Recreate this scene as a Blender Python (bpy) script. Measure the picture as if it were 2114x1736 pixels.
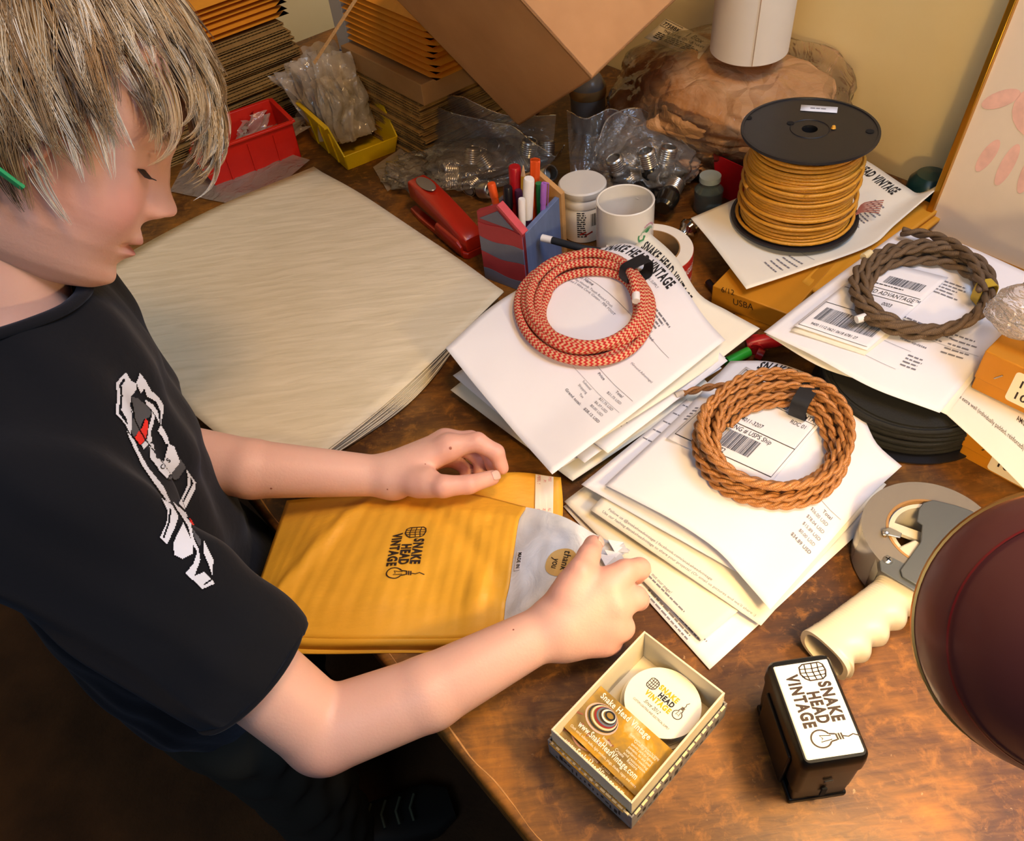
import bpy, math, random
import numpy as np
from mathutils import Vector, Matrix, noise
from mathutils.bvhtree import BVHTree
random.seed(7); rng = np.random.default_rng(7)
PI = math.pi
C = bpy.context.scene.collection
for o in list(bpy.data.objects): bpy.data.objects.remove(o)

# ------------------------------------------------------------ camera
IW, IH = 2114, 1736
FOC = 1700.0; PITCH = math.radians(46.5); ROLL = math.radians(7.3)
TZ = 0.75                                   # table top height
CAM = np.array([0, 0, TZ + 0.70])
_R0 = np.array([1, 0, 0.]); _U0 = np.array([0, math.sin(PITCH), math.cos(PITCH)])
FW = np.array([0, math.cos(PITCH), -math.sin(PITCH)])
RT = math.cos(ROLL) * _R0 - math.sin(ROLL) * _U0
UP = math.cos(ROLL) * _U0 + math.sin(ROLL) * _R0
cd = bpy.data.cameras.new('camera'); cam = bpy.data.objects.new('camera', cd); C.objects.link(cam)
cd.sensor_fit = 'HORIZONTAL'; cd.sensor_width = 36; cd.lens = 36 * FOC / IW
cd.clip_start = 0.02; cd.clip_end = 30
cam.matrix_world = Matrix(((RT[0], UP[0], -FW[0], CAM[0]), (RT[1], UP[1], -FW[1], CAM[1]), (RT[2], UP[2], -FW[2], CAM[2]), (0, 0, 0, 1)))
bpy.context.scene.camera = cam

# ------------------------------------------------------------ light
def lin(c):
    if isinstance(c, str): c = [int(c[i:i + 2], 16) for i in (0, 2, 4)]
    return tuple(((v / 255) / 12.92 if v / 255 <= .04045 else ((v / 255 + .055) / 1.055) ** 2.4) for v in c)
sc = bpy.context.scene
sc.view_settings.view_transform = 'Standard'; sc.view_settings.look = 'None'
sc.view_settings.exposure = 0.0; sc.view_settings.gamma = 1; sc.view_settings.use_curve_mapping = False
w = bpy.data.worlds.new('world'); sc.world = w; w.use_nodes = True
w.node_tree.nodes['Background'].inputs[0].default_value = (0.62, 0.72, 1.0, 1)
w.node_tree.nodes['Background'].inputs[1].default_value = 0.065
def area(name, loc, target, size, power, col, sy=None):
    l = bpy.data.lights.new(name, 'AREA'); l.energy = power; l.color = col
    l.shape = 'RECTANGLE'; l.size = size; l.size_y = sy or size
    o = bpy.data.objects.new(name, l); C.objects.link(o); o.location = loc
    o.rotation_euler = (Vector(target) - Vector(loc)).to_track_quat('-Z', 'Y').to_euler(); return o
area('window_daylight', (1.0, 0.25, 2.35), (0.0, 0.7, .8), 0.7, 22.0, (0.46, 0.66, 1.0))
area('window_daylight_left', (-.75, -0.95, 2.35), (.1, 0.6, .9), 0.9, 9.5, (0.62, 0.78, 1.0))
area('warm_fill_light', (0.35, 0.05, 2.6), (0.1, 1.0, .8), 0.35, 16.5, (1.0, 0.60, 0.27))  # added warm fill that brightens the wall and back of the table; no fixture

# ------------------------------------------------------------ geometry helpers
def V3(*a): return np.array(a, float)
def ray(x, y):
    d = FW + RT * (x - IW / 2) / FOC - UP * (y - IH / 2) / FOC
    return d / np.linalg.norm(d)
def P(x, y, h=0.0):
    d = ray(x, y); return CAM + d * ((TZ + h - CAM[2]) / d[2])
def Q(x, y, D): return CAM + ray(x, y) * D
AU = math.radians(-55.0)                    # the table runs along this direction
UD = V3(math.cos(AU), math.sin(AU), 0); VD = V3(-math.sin(AU), math.cos(AU), 0)
def W(u, v, z=0.0): return UD * u + VD * v + V3(0, 0, z)
def rotz(a): return np.array(Matrix.Rotation(a, 3, 'Z'))
def rotm(a, ax): return np.array(Matrix.Rotation(a, 3, ax))
def nrm(v):
    v = np.asarray(v, float); return v / (np.linalg.norm(v) + 1e-12)
def crom(pts, n):
    """Catmull-Rom through pts, n samples"""
    p = np.array(pts, float); m = len(p)
    if m == 2: return p[0] + (p[1] - p[0]) * np.linspace(0, 1, n)[:, None]
    q = np.vstack([2 * p[0] - p[1], p, 2 * p[-1] - p[-2]])
    seg = np.linalg.norm(np.diff(p, axis=0), axis=1) ** .5 + 1e-6
    cum = np.r_[0, np.cumsum(seg)]; t = np.linspace(0, cum[-1], n)
    out = []
    for s in t:
        i = min(np.searchsorted(cum, s, 'right') - 1, m - 2); i = max(i, 0)
        x = (s - cum[i]) / seg[i]; a, b, c, d = q[i], q[i + 1], q[i + 2], q[i + 3]
        out.append(.5 * ((2 * b) + (-a + c) * x + (2 * a - 5 * b + 4 * c - d) * x * x + (-a + 3 * b - 3 * c + d) * x ** 3))
    return np.array(out)

class MB:
    def __init__(s): s.v = []; s.f = []; s.uv = {}; s.mi = []; s.cur = 0
    def add(s, vs, fs, uv=None):
        b = len(s.v); s.v.extend([tuple(map(float, p)) for p in vs])
        for k, f in enumerate(fs):
            if uv is not None: s.uv[len(s.f)] = uv[k]
            s.f.append(tuple(b + i for i in f)); s.mi.append(s.cur)
        return s
    def box(s, c, d, M=None, top=1.0):
        x, y, z = d[0] / 2, d[1] / 2, d[2] / 2
        vs = [(-x, -y, -z), (x, -y, -z), (x, y, -z), (-x, y, -z), (-x * top, -y * top, z), (x * top, -y * top, z), (x * top, y * top, z), (-x * top, y * top, z)]
        vs = np.array(vs)
        if M is not None: vs = vs @ np.array(M).T
        return s.add(vs + np.array(c), [(3, 2, 1, 0), (4, 5, 6, 7), (0, 1, 5, 4), (1, 2, 6, 5), (2, 3, 7, 6), (3, 0, 4, 7)])
    def hexa(s, bot, top):
        return s.add(list(bot) + list(top), [(3, 2, 1, 0), (4, 5, 6, 7), (0, 1, 5, 4), (1, 2, 6, 5), (2, 3, 7, 6), (3, 0, 4, 7)])
    def loft(s, rings, cap=True, closed=False, uvs=None):
        n = len(rings[0]); vs = [p for r in rings for p in r]; fs = []; uv = []
        m = len(rings)
        for i in range(m if closed else m - 1):
            for j in range(n):
                a, b = i * n + j, i * n + (j + 1) % n; i2 = (i + 1) % m
                fs.append((a, b, i2 * n + (j + 1) % n, i2 * n + j))
                if uvs is not None:
                    u0, u1 = uvs[i], uvs[i + 1]; v0, v1 = j / n, (j + 1) / n
                    uv.append([(u0, v0), (u0, v1), (u1, v1), (u1, v0)])
        if cap and not closed:
            fs.append(tuple(range(n - 1, -1, -1))); fs.append(tuple((m - 1) * n + j for j in range(n)))
            if uvs is not None: uv += [[(0, 0)] * n, [(0, 0)] * n]
        return s.add(vs, fs, uv if uvs is not None else None)
    def tube(s, path, r, n=8, cap=True, closed=False, flat=1.0, up=None, uv=False):
        p = np.array(path, float); m = len(p); r = np.full(m, r, float) if np.isscalar(r) else np.array(r, float)
        t = np.roll(p, -1, 0) - np.roll(p, 1, 0)
        if not closed: t[0] = p[1] - p[0]; t[-1] = p[-1] - p[-2]
        t /= (np.linalg.norm(t, axis=1)[:, None] + 1e-12)
        a = V3(0, 0, 1) if up is None else nrm(up)
        if up is None and abs(t[0] @ a) > .9: a = V3(1, 0, 0)
        x = nrm(np.cross(t[0], a)); rings = []; us = [0.]
        for i in range(m):
            if up is not None: x = nrm(np.cross(t[i], a))
            else: x = nrm(x - t[i] * (x @ t[i]))
            y = np.cross(x, t[i])
            rings.append([p[i] + r[i] * (math.cos(k * 2 * PI / n) * x + flat * math.sin(k * 2 * PI / n) * y) for k in range(n)])
            us.append(us[-1] + np.linalg.norm(p[(i + 1) % m] - p[i]))
        return s.loft(rings, cap, closed, us if uv else None)
    def lathe(s, prof, n=32, M=None, c=(0, 0, 0), cap=False):
        rings = []
        for r, z in prof:
            q = np.array([(r * math.cos(2 * PI * k / n), r * math.sin(2 * PI * k / n), z) for k in range(n)])
            if M is not None: q = q @ np.array(M).T
            rings.append(q + np.array(c))
        return s.loft(rings, cap)
    def prism(s, poly, h, M=None, c=(0, 0, 0)):
        n = len(poly); vs = np.array([(x, y, 0) for x, y in poly] + [(x, y, h) for x, y in poly], float)
        if M is not None: vs = vs @ np.array(M).T
        return s.add(vs + np.array(c), [tuple(range(n - 1, -1, -1)), tuple(range(n, 2 * n))] + [(i, (i + 1) % n, n + (i + 1) % n, n + i) for i in range(n)])
    def grid(s, fn, nu, nv, wrap=False):
        vs = []; fs = []; uv = []
        for i in range(nu + 1):
            for j in range(nv + 1): vs.append(fn(i / nu, j / nv))
        for i in range(nu):
            for j in range(nv):
                a = i * (nv + 1) + j; fs.append((a, a + nv + 1, a + nv + 2, a + 1))
                uv.append([(i / nu, j / nv), ((i + 1) / nu, j / nv), ((i + 1) / nu, (j + 1) / nv), (i / nu, (j + 1) / nv)])
        return s.add(vs, fs, uv)

ROOTM = {}
def rootof(o):
    while o.parent: o = o.parent
    return o
def setp(o, label=None, cat=None, group=None, kind=None):
    if label: o['label'] = label
    if cat: o['category'] = cat
    if group: o['group'] = group
    if kind: o['kind'] = kind
    return o
def thing(name, label, cat, loc=(0, 0, 0), rz=0, group=None, M=None):
    o = bpy.data.objects.new(name, None); C.objects.link(o); o.empty_display_size = .02
    m = Matrix.Translation(Vector(loc)) @ (Matrix.Rotation(rz, 4, 'Z') if M is None else Matrix(np.array(M).tolist()).to_4x4())
    o.matrix_world = m; ROOTM[o.name] = m
    return setp(o, label, cat, group)
def obj(name, mb, mat, parent=None, world=False, smooth=40, bevel=0, bseg=2, solid=0, sub=0, cols=None):
    me = bpy.data.meshes.new(name); vs = mb.v
    if parent is not None and world:
        im = np.array(ROOTM[rootof(parent).name].inverted()); a = np.array(vs); vs = a @ im[:3, :3].T + im[:3, 3]
        vs = [tuple(p) for p in vs]
    off = None
    if parent is None:                      # origin of a single mesh at its base
        a = np.array(vs); off = V3(a[:, 0].mean(), a[:, 1].mean(), a[:, 2].min()); vs = [tuple(p) for p in a - off]
    me.from_pydata(vs, [], mb.f)
    if mb.uv:
        ul = me.uv_layers.new(name='uv')
        for i, pl in enumerate(me.polygons):
            u = mb.uv.get(i)
            if u is not None:
                for k, li in enumerate(pl.loop_indices): ul.data[li].uv = u[k]
    mats = mat if isinstance(mat, (list, tuple)) else [mat]
    for m in mats: me.materials.append(m)
    if len(mats) > 1:
        for i, pl in enumerate(me.polygons): pl.material_index = mb.mi[i]
    if cols is not None:
        ca = me.color_attributes.new('col', 'FLOAT_COLOR', 'POINT')
        ca.data.foreach_set('color', np.c_[np.array(cols), np.ones(len(cols))].ravel())
    if smooth:
        me.polygons.foreach_set('use_smooth', [True] * len(me.polygons))
        me.validate(); me.update()
        if smooth < 180: me.set_sharp_from_angle(angle=math.radians(smooth))
    else: me.validate(); me.update()
    o = bpy.data.objects.new(name, me); C.objects.link(o)
    if parent is not None: o.parent = parent
    else: o.location = off; ROOTM[o.name] = Matrix.Translation(Vector(off))
    if bevel:
        b = o.modifiers.new('bevel', 'BEVEL'); b.width = bevel; b.segments = bseg; b.limit_method = 'ANGLE'; b.angle_limit = math.radians(35)
        b.harden_normals = False
    if sub:
        b = o.modifiers.new('sub', 'SUBSURF'); b.levels = sub; b.render_levels = sub
    if solid:
        b = o.modifiers.new('solid', 'SOLIDIFY'); b.thickness = solid; b.offset = -1
    return o
def cptree(o, parent=None, loc=None, rz=None):
    c = o.copy(); C.objects.link(c); c.parent = parent
    if parent is not None: c.matrix_parent_inverse = o.matrix_parent_inverse
    for ch in [x for x in bpy.data.objects if x.parent == o]: cptree(ch, c)
    if loc is not None:
        c.location = loc
        if rz is not None: c.rotation_euler = (0, 0, rz) if np.isscalar(rz) else rz
        ROOTM[c.name] = Matrix.Translation(Vector(loc)) @ c.rotation_euler.to_matrix().to_4x4()
    return c

# ------------------------------------------------------------ materials
class NT:
    def __init__(s, name):
        s.m = bpy.data.materials.new(name); s.m.use_nodes = True; s.t = s.m.node_tree; s.n = s.t.nodes; s.l = s.t.links
        s.b = s.n['Principled BSDF']; s.out = s.n['Material Output']
    def new(s, ty, **k):
        x = s.n.new(ty)
        for a, b in k.items():
            if a in x.inputs.keys(): x.inputs[a].default_value = b
            else: setattr(x, a, b)
        return x
    def link(s, a, b): s.l.new(a, b)
    def coord(s, kind='Object', scale=(1, 1, 1), rot=(0, 0, 0)):
        tc = s.n.new('ShaderNodeTexCoord'); mp = s.n.new('ShaderNodeMapping'); mp.inputs['Scale'].default_value = scale; mp.inputs['Rotation'].default_value = rot
        s.link(tc.outputs[kind], mp.inputs[0]); return mp.outputs[0]
    def noise(s, vec, scale, detail=4, rough=.55, dist=0):
        x = s.n.new('ShaderNodeTexNoise'); x.inputs['Scale'].default_value = scale; x.inputs['Detail'].default_value = detail
        x.inputs['Roughness'].default_value = rough; x.inputs['Distortion'].default_value = dist
        s.link(vec, x.inputs['Vector']); return x.outputs['Fac']
    def ramp(s, fac, stops):
        x = s.n.new('ShaderNodeValToRGB'); cr = x.color_ramp
        while len(cr.elements) < len(stops): cr.elements.new(.5)
        for e, (p_, c_) in zip(cr.elements, stops): e.position = p_; e.color = (*c_, 1)
        s.link(fac, x.inputs[0]); return x.outputs[0]
    def mix(s, fac, a, b, mode='MIX'):
        x = s.n.new('ShaderNodeMix'); x.data_type = 'RGBA'; x.blend_type = mode
        for sock, v in ((x.inputs[0], fac), (x.inputs[6], a), (x.inputs[7], b)):
            if hasattr(v, 'default_value') or hasattr(v, 'links'): s.link(v, sock)
            elif isinstance(v, (int, float)): sock.default_value = v
            else: sock.default_value = (*v, 1)
        return x.outputs[2]
    def math(s, op, a, b=None):
        x = s.n.new('ShaderNodeMath'); x.operation = op
        for sock, v in ((x.inputs[0], a), (x.inputs[1], b)):
            if v is None: continue
            if isinstance(v, (int, float)): sock.default_value = v
            else: s.link(v, sock)
        return x.outputs[0]
    def bump(s, h, strength=.3, dist=.001):
        x = s.n.new('ShaderNodeBump'); x.inputs['Strength'].default_value = strength; x.inputs['Distance'].default_value = dist
        s.link(h, x.inputs['Height']); s.link(x.outputs[0], s.b.inputs['Normal']); return x
    def col(s, c):
        if isinstance(c, tuple): s.b.inputs['Base Color'].default_value = (*c, 1)
        else: s.link(c, s.b.inputs['Base Color'])
    def p(s, **k):
        for a, b in k.items(): s.b.inputs[a.replace('_', ' ')].default_value = b
        return s
_mc = {}
def mat(name, col, rough=.5, metal=0.0, spec=.5, var=0.0, vs=40, bump=0.0, bs=200, bd=.001, coat=0, sheen=0, sss=0, trans=0, aniso=(1, 1, 1), ior=1.45):
    if name in _mc: return _mc[name]
    t = NT(name); c = lin(col); v = t.coord('Object', aniso)
    t.p(Roughness=rough, Metallic=metal, IOR=ior); t.b.inputs['Specular IOR Level'].default_value = spec
    if var:
        n = t.noise(v, vs, 5)
        t.col(t.ramp(n, [(.25, tuple(x * (1 - var) for x in c)), (.75, tuple(min(1, x * (1 + var)) for x in c))]))
    else:
        n = t.noise(v, vs, 2); t.col(t.ramp(n, [(.3, tuple(x * .97 for x in c)), (.7, c)]))
    if bump: t.bump(t.noise(v, bs, 5), bump, bd)
    if coat: t.b.inputs['Coat Weight'].default_value = coat; t.b.inputs['Coat Roughness'].default_value = .12
    if sheen: t.b.inputs['Sheen Weight'].default_value = sheen; t.b.inputs['Sheen Roughness'].default_value = .4
    if sss: t.b.inputs['Subsurface Weight'].default_value = sss; t.b.inputs['Subsurface Radius'].default_value = (.01, .004, .002); t.b.inputs['Subsurface Scale'].default_value = .3
    if trans: t.b.inputs['Transmission Weight'].default_value = trans
    _mc[name] = t.m; return t.m

# ------------------------------------------------------------ lettering
_tc = {}
def glyphs(txt, bold=0.0, shear=0.0):
    """2D triangles of a line of text, cap height 1, starting at x=0"""
    k = (txt, bold, shear)
    if k in _tc: return _tc[k]
    cu = bpy.data.curves.new('t', 'FONT'); cu.body = txt; cu.size = 1.0; cu.offset = bold; cu.shear = shear
    cu.resolution_u = 2 if len(txt) > 12 else 5; cu.space_character = 1.0 + bold * 4
    o = bpy.data.objects.new('t', cu); C.objects.link(o)
    me = o.to_mesh(); vs = np.array([v.co[:2] for v in me.vertices]); fs = [tuple(p.vertices) for p in me.polygons]
    o.to_mesh_clear(); bpy.data.objects.remove(o); bpy.data.curves.remove(cu)
    if len(vs): vs = vs / .69; vs[:, 0] -= vs[:, 0].min()
    _tc[k] = (vs, fs); return _tc[k]
class Ink:
    """flat marks in a sheet's own (s,t) metres, mapped onto the sheet by fn(s,t)->(point, normal)"""
    def __init__(s, fn, lift=.0004): s.fn = fn; s.mb = MB(); s.lift = lift
    def put(s, vs, fs):
        out = []
        for x, y in vs:
            p, n = s.fn(x, y); out.append(p + n * s.lift)
        s.mb.add(out, fs)
    def text(s, txt, x, y, h, wx=1.0, bold=0.0, ang=0.0, width=None, shear=0.0):
        vs, fs = glyphs(txt, bold, shear)
        if not len(vs): return s
        v = vs * np.array([h * wx, h])
        if width: v[:, 0] *= width / max(v[:, 0].max(), 1e-6)
        ca, sa = math.cos(ang), math.sin(ang)
        s.put([(x + a * ca - b * sa, y + a * sa + b * ca) for a, b in v], fs); return s
    def rect(s, x, y, w_, h_, nx=None):
        nx = nx or max(1, int(w_ / .015)); vs = []; fs = []
        for i in range(nx + 1): vs += [(x + w_ * i / nx, y), (x + w_ * i / nx, y + h_)]
        for i in range(nx): fs.append((2 * i, 2 * i + 2, 2 * i + 3, 2 * i + 1))
        s.put(vs, fs); return s
    def vrect(s, x, y, w_, h_):
        ny = max(1, int(h_ / .012)); vs = []; fs = []
        for i in range(ny + 1): vs += [(x, y + h_ * i / ny), (x + w_, y + h_ * i / ny)]
        for i in range(ny): fs.append((2 * i, 2 * i + 1, 2 * i + 3, 2 * i + 2))
        s.put(vs, fs); return s
    def bars(s, x, y, w_, h_, seed=1):
        r = random.Random(seed); a = x
        while a < x + w_:
            b = r.choice([.5, .5, 1, 1.5, 2]) * .00055; s.vrect(a, y, min(b, x + w_ - a), h_); a += b + r.choice([.5, .7, 1, 1.4]) * .00065
        return s
    def poly(s, pts):
        s.put(pts, [tuple(range(len(pts)))]); return s
    def stroke(s, pts, wd, closed=False):
        p = np.array(pts, float); n = len(p); vs = []; fs = []
        for i in range(n):
            t = p[(i + 1) % n] - p[i - 1] if closed else p[min(i + 1, n - 1)] - p[max(i - 1, 0)]
            t = t / (np.linalg.norm(t) + 1e-9); q = np.array([-t[1], t[0]]) * wd / 2; vs += [p[i] + q, p[i] - q]
        for i in range(n if closed else n - 1):
            j = (i + 1) % n; fs.append((2 * i, 2 * i + 1, 2 * j + 1, 2 * j))
        s.put(vs, fs); return s
    def lines(s, x, y, n, lh, h, wmin, wmax, seed=0):
        """small print: words that can only be guessed at in the photograph are drawn as dashes"""
        r = random.Random(seed)
        for k in range(n):
            a = x; e = x + r.uniform(wmin, wmax)
            while a < e:
                l = r.uniform(.003, .008); s.rect(a, y - k * lh, min(l, e - a), h, 1); a += l + .0012
        return s
    def logo(s, x, y, k, parts=('SNAKE', 'HEAD', 'VINTAGE')):
        """shop mark, 10k wide: cage, three words, bulb with its wire"""
        if 'SNAKE' in parts: s.text('SNAKE', x + 2.5 * k, y + 3.1 * k, 1.15 * k, .8, .05, width=4.6 * k)
        if 'HEAD' in parts: s.text('HEAD', x + 3.5 * k, y + 1.65 * k, 1.15 * k, .8, .05, width=3.6 * k)
        if 'VINTAGE' in parts: s.text('VINTAGE', x + 1.2 * k, y + .2 * k, 1.15 * k, .8, .05, width=6.2 * k)
        if 'art' in parts or len(parts) == 3:
            wd = .17 * k
            q = lambda L: [(x + a * k, y + b * k) for a, b in L]
            s.stroke(q([(.2, 3.9), (.2, 2.2), (.5, 1.8), (1.3, 1.7), (1.9, 2.0), (2.2, 2.4), (2.2, 3.7), (1.9, 4.1), (1.2, 4.3), (.5, 4.2)]), wd, True)
            for a in (.75, 1.2, 1.65): s.stroke(q([(a, 1.75), (a + .08, 3), (a, 4.25)]), wd * .7)
            for b in (2.4, 3.1, 3.7): s.stroke(q([(.25, b), (1.2, b - .12), (2.15, b)]), wd * .7)
            cx, cy = 8.7, 1.35
            s.stroke(q([(cx + math.cos(a) * .95, cy + math.sin(a) * .95) for a in np.linspace(math.radians(118), math.radians(422), 24)]), wd)
            s.stroke(q([(cx - .42, cy + .85), (cx - .32, cy + 1.45)]), wd); s.stroke(q([(cx + .42, cy + .85), (cx + .32, cy + 1.45)]), wd)
            for b in (1.5, 1.75, 2.0): s.stroke(q([(cx - .36, cy + b), (cx + .36, cy + b + .05)]), wd)
            s.stroke(q([(cx - .2, cy + 1), (cx - .35, cy - .1), (cx, cy + .15), (cx + .35, cy - .1), (cx + .2, cy + 1)]), wd * .6)
            s.stroke(q([(cx, cy + 2.1), (cx + .15, cy + 2.6), (cx - .05, cy + 3.1), (cx + .25, cy + 3.7)]), wd * .8)
        return s
    def done(s, name, m, parent, world=True): return obj(name, s.mb, m, parent, world=world, smooth=0)
def flatfn(o, sx, sy, n=None):
    """plane at o with axes sx, sy"""
    o = np.array(o, float); sx = nrm(sx); sy = nrm(sy); n = nrm(np.cross(sx, sy)) if n is None else n
    return lambda a, b: (o + sx * a + sy * b, n)
INK = mat('black_ink', '1c1a1c', .7); GINK = mat('grey_ink', '77757c', .8); BROWNINK = mat('brown_black_ink', '2a1a10', .6)
# ------------------------------------------------------------ setting
def struct(name, mb, m, **k): return setp(obj(name, mb, m, **k), kind='structure')
def wood_mat():
    t = NT('worn_veneer'); v = t.coord('Object'); vr = t.coord('Object', (1, 7, 1), (0, 0, -AU))
    grain = t.noise(vr, 26, 6, .65, .6); blot = t.noise(v, 7, 6, .6, .8); fine = t.noise(v, 60, 5, .7, 0.4); dirt = t.noise(v, 160, 3)
    base = t.ramp(t.math('ADD', t.math('MULTIPLY', blot, .74), t.math('MULTIPLY', grain, .26)),
                  [(.34, lin('331d0a')), (.46, lin('52300f')), (.55, lin('774d1a')), (.68, lin('a8691c'))])
    worn = t.ramp(fine, [(.52, (0, 0, 0)), (.72, (1, 1, 1))])
    c = t.mix(t.math('MULTIPLY', worn, .5), base, lin('b4762a'))
    speck = t.ramp(dirt, [(.70, (0, 0, 0)), (.76, (1, 1, 1))]); c = t.mix(t.math('MULTIPLY', speck, .35), c, lin('d9b98a'))
    t.col(c); t.p(Roughness=.5); t.b.inputs['Coat Weight'].default_value = .04; t.b.inputs['Coat Roughness'].default_value = .3
    t.bump(t.math('ADD', grain, t.math('MULTIPLY', fine, .6)), .25, .0006); return t.m
WOOD = wood_mat()
EDGE_V = 0.096; BACK_V = 1.13
m = MB(); u0, u1 = -1.75, .75
n = 40
c = lambda u, v, z: W(u, v, TZ + z)
m.hexa([c(u0, EDGE_V, -.032), c(u1, EDGE_V, -.032), c(u1, BACK_V - .005, -.032), c(u0, BACK_V - .005, -.032)],
       [c(u0, EDGE_V, 0), c(u1, EDGE_V, 0), c(u1, BACK_V - .005, 0), c(u0, BACK_V - .005, 0)])
tb = thing('work_table', 'dark worn wooden work table with orange-brown scratched veneer top', 'table', W(-.5, .6, 0))
obj('tabletop', m, WOOD, tb, world=True, bevel=.006, bseg=3)
DARKW = mat('dark_wood', '3a2212', .5, var=.3, vs=14, bump=.2, bs=60, aniso=(1, 6, 1))
m = MB()
m.hexa([c(u0 + .04, EDGE_V + .03, -.14), c(u1 - .04, EDGE_V + .03, -.14), c(u1 - .04, EDGE_V + .055, -.14), c(u0 + .04, EDGE_V + .055, -.14)],
       [c(u0 + .04, EDGE_V + .03, -.0325), c(u1 - .04, EDGE_V + .03, -.0325), c(u1 - .04, EDGE_V + .055, -.0325), c(u0 + .04, EDGE_V + .055, -.0325)])
obj('apron', m, DARKW, tb, world=True, bevel=.003)
for uu in (u0 + .07, u1 - .07):
    for vv in (EDGE_V + .09, BACK_V - .08):
        m = MB(); a = W(uu, vv, 0)
        m.box(a + V3(0, 0, (TZ - .033) / 2), (.05, .05, TZ - .033), M=rotz(AU)); obj('leg', m, DARKW, tb, world=True, bevel=.004)
# light scratched line along the front edge
m = MB(); pts = []
for i in range(160):
    u = u0 + .9 + i * .0095; pts.append(c(u, EDGE_V + .0075 + .0012 * math.sin(i * .7) + .0015 * noise.noise((i * .3, 0, 0)), .0002))
r_ = [.0002 + .0011 * max(0, noise.noise((i * .21, 3, 0)) + .25) for i in range(160)]
m.tube(pts, r_, 5, flat=.25); obj('worn_edge', m, mat('bare_wood', 'c08a4c', .7, var=.3, vs=90), tb, world=True)

FLOOR = mat('dark_carpet', '422b14', .95, var=.45, vs=9, bump=.6, bs=120, bd=.004)
m = MB(); m.box((0, .6, -.01), (7, 7, .02)); struct('floor', m, FLOOR)
def wall_mat():
    t = NT('cream_paint'); v = t.coord('Object'); n1 = t.noise(v, 5, 4); n2 = t.noise(v, 38, 2, .4)
    b_ = t.ramp(n1, [(.3, lin('ead292')), (.7, lin('f2dea2'))]); s_ = t.ramp(n2, [(.755, (0, 0, 0)), (.77, (1, 1, 1))])
    t.col(t.mix(t.math('MULTIPLY', s_, .5), b_, lin('8a7344'))); t.p(Roughness=.55); t.bump(t.noise(v, 30, 3), .15, .002); return t.m
WALL = wall_mat()
def wallbox(u0_, u1_, v0_, v1_, z0, z1):
    m = MB(); m.hexa([W(u0_, v0_, z0), W(u1_, v0_, z0), W(u1_, v1_, z0), W(u0_, v1_, z0)], [W(u0_, v0_, z1), W(u1_, v0_, z1), W(u1_, v1_, z1), W(u0_, v1_, z1)]); return m
struct('wall_back', wallbox(-2.6, 1.6, BACK_V, BACK_V + .1, 0, 2.8), WALL)
struct('wall_left', wallbox(-1.95, -1.85, -1.6, BACK_V, 0, 2.8), WALL)
WP = mat('cream_gloss', 'cfc08a', .4)
struct('trim_1', wallbox(-.62, .5, BACK_V - .014, BACK_V, TZ + .497, TZ + .509), WP, bevel=.003)
struct('trim_2', wallbox(-.60, .5, BACK_V - .006, BACK_V, TZ + .475, TZ + .480), WP, bevel=.002)

# ------------------------------------------------------------ sheets of paper
SHEETS = []
def surf_z(x, y, zmax=3, default=TZ):
    z = default
    for b in SHEETS:
        h = b.ray_cast(Vector((x, y, zmax)), Vector((0, 0, -1)))
        if h[0] is not None and h[0].z > z: z = h[0].z
    return z
def paper_mat(name, c, c2=None):
    if name in _mc: return _mc[name]
    t = NT(name); v = t.coord('Object'); n = t.noise(v, 12, 3)
    t.col(t.ramp(n, [(.3, tuple(x * .97 for x in lin(c))), (.7, lin(c))])); t.p(Roughness=.75)
    t.b.inputs['Specular IOR Level'].default_value = .25
    t.bump(n, .15, .003); _mc[name] = t.m; return t.m
WHITE = paper_mat('white_paper', 'ece9ea'); CREAM = paper_mat('cream_paper', 'e9e2cf')
class Sheet:
    """Coons patch; every edge is a list of (x,y,h) from its first to its last corner"""
    def __init__(s, bot, top, left, right, size=(.216, .279), n=(26, 32), wr=.0012, seed=0, lift=0):
        f = lambda L, k: crom([P(a, b, h + lift) for a, b, h in L], k + 1)
        s.nu, s.nv = n; s.b, s.t, s.l, s.r = f(bot, n[0]), f(top, n[0]), f(left, n[1]), f(right, n[1]); s.size = size
        u = np.linspace(0, 1, n[0] + 1)[:, None, None]; v = np.linspace(0, 1, n[1] + 1)[None, :, None]
        G = (1 - v) * s.b[:, None] + v * s.t[:, None] + (1 - u) * s.l[None] + u * s.r[None]
        G -= (1 - u) * (1 - v) * s.b[0] + u * (1 - v) * s.b[-1] + (1 - u) * v * s.t[0] + u * v * s.t[-1]
        for i in range(n[0] + 1):
            for j in range(n[1] + 1):
                e = min(1, 6 * min(i / n[0], 1 - i / n[0], j / n[1], 1 - j / n[1]) + .25)
                G[i, j, 2] += wr * e * (noise.noise((i * .14 + seed * 7, j * .12, seed)) + .5 * noise.noise((i * .3 + seed, j * .3, 5)))
        s.G = G
        du = np.gradient(G, axis=0); dv = np.gradient(G, axis=1); N = np.cross(du, dv); s.N = N / np.linalg.norm(N, axis=2)[:, :, None]
    def at(s, x, y):
        u = min(max(x / s.size[0], 0), 1) * s.nu; v = min(max(y / s.size[1], 0), 1) * s.nv
        i = min(int(u), s.nu - 1); j = min(int(v), s.nv - 1); a = u - i; b = v - j; g = s.G; h = s.N
        q = lambda A: (1 - a) * (1 - b) * A[i, j] + a * (1 - b) * A[i + 1, j] + (1 - a) * b * A[i, j + 1] + a * b * A[i + 1, j + 1]
        return q(g), q(h)
    def mesh(s):
        m = MB(); m.grid(lambda a, b: s.G[int(round(a * s.nu)), int(round(b * s.nv))], s.nu, s.nv); return m
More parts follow.
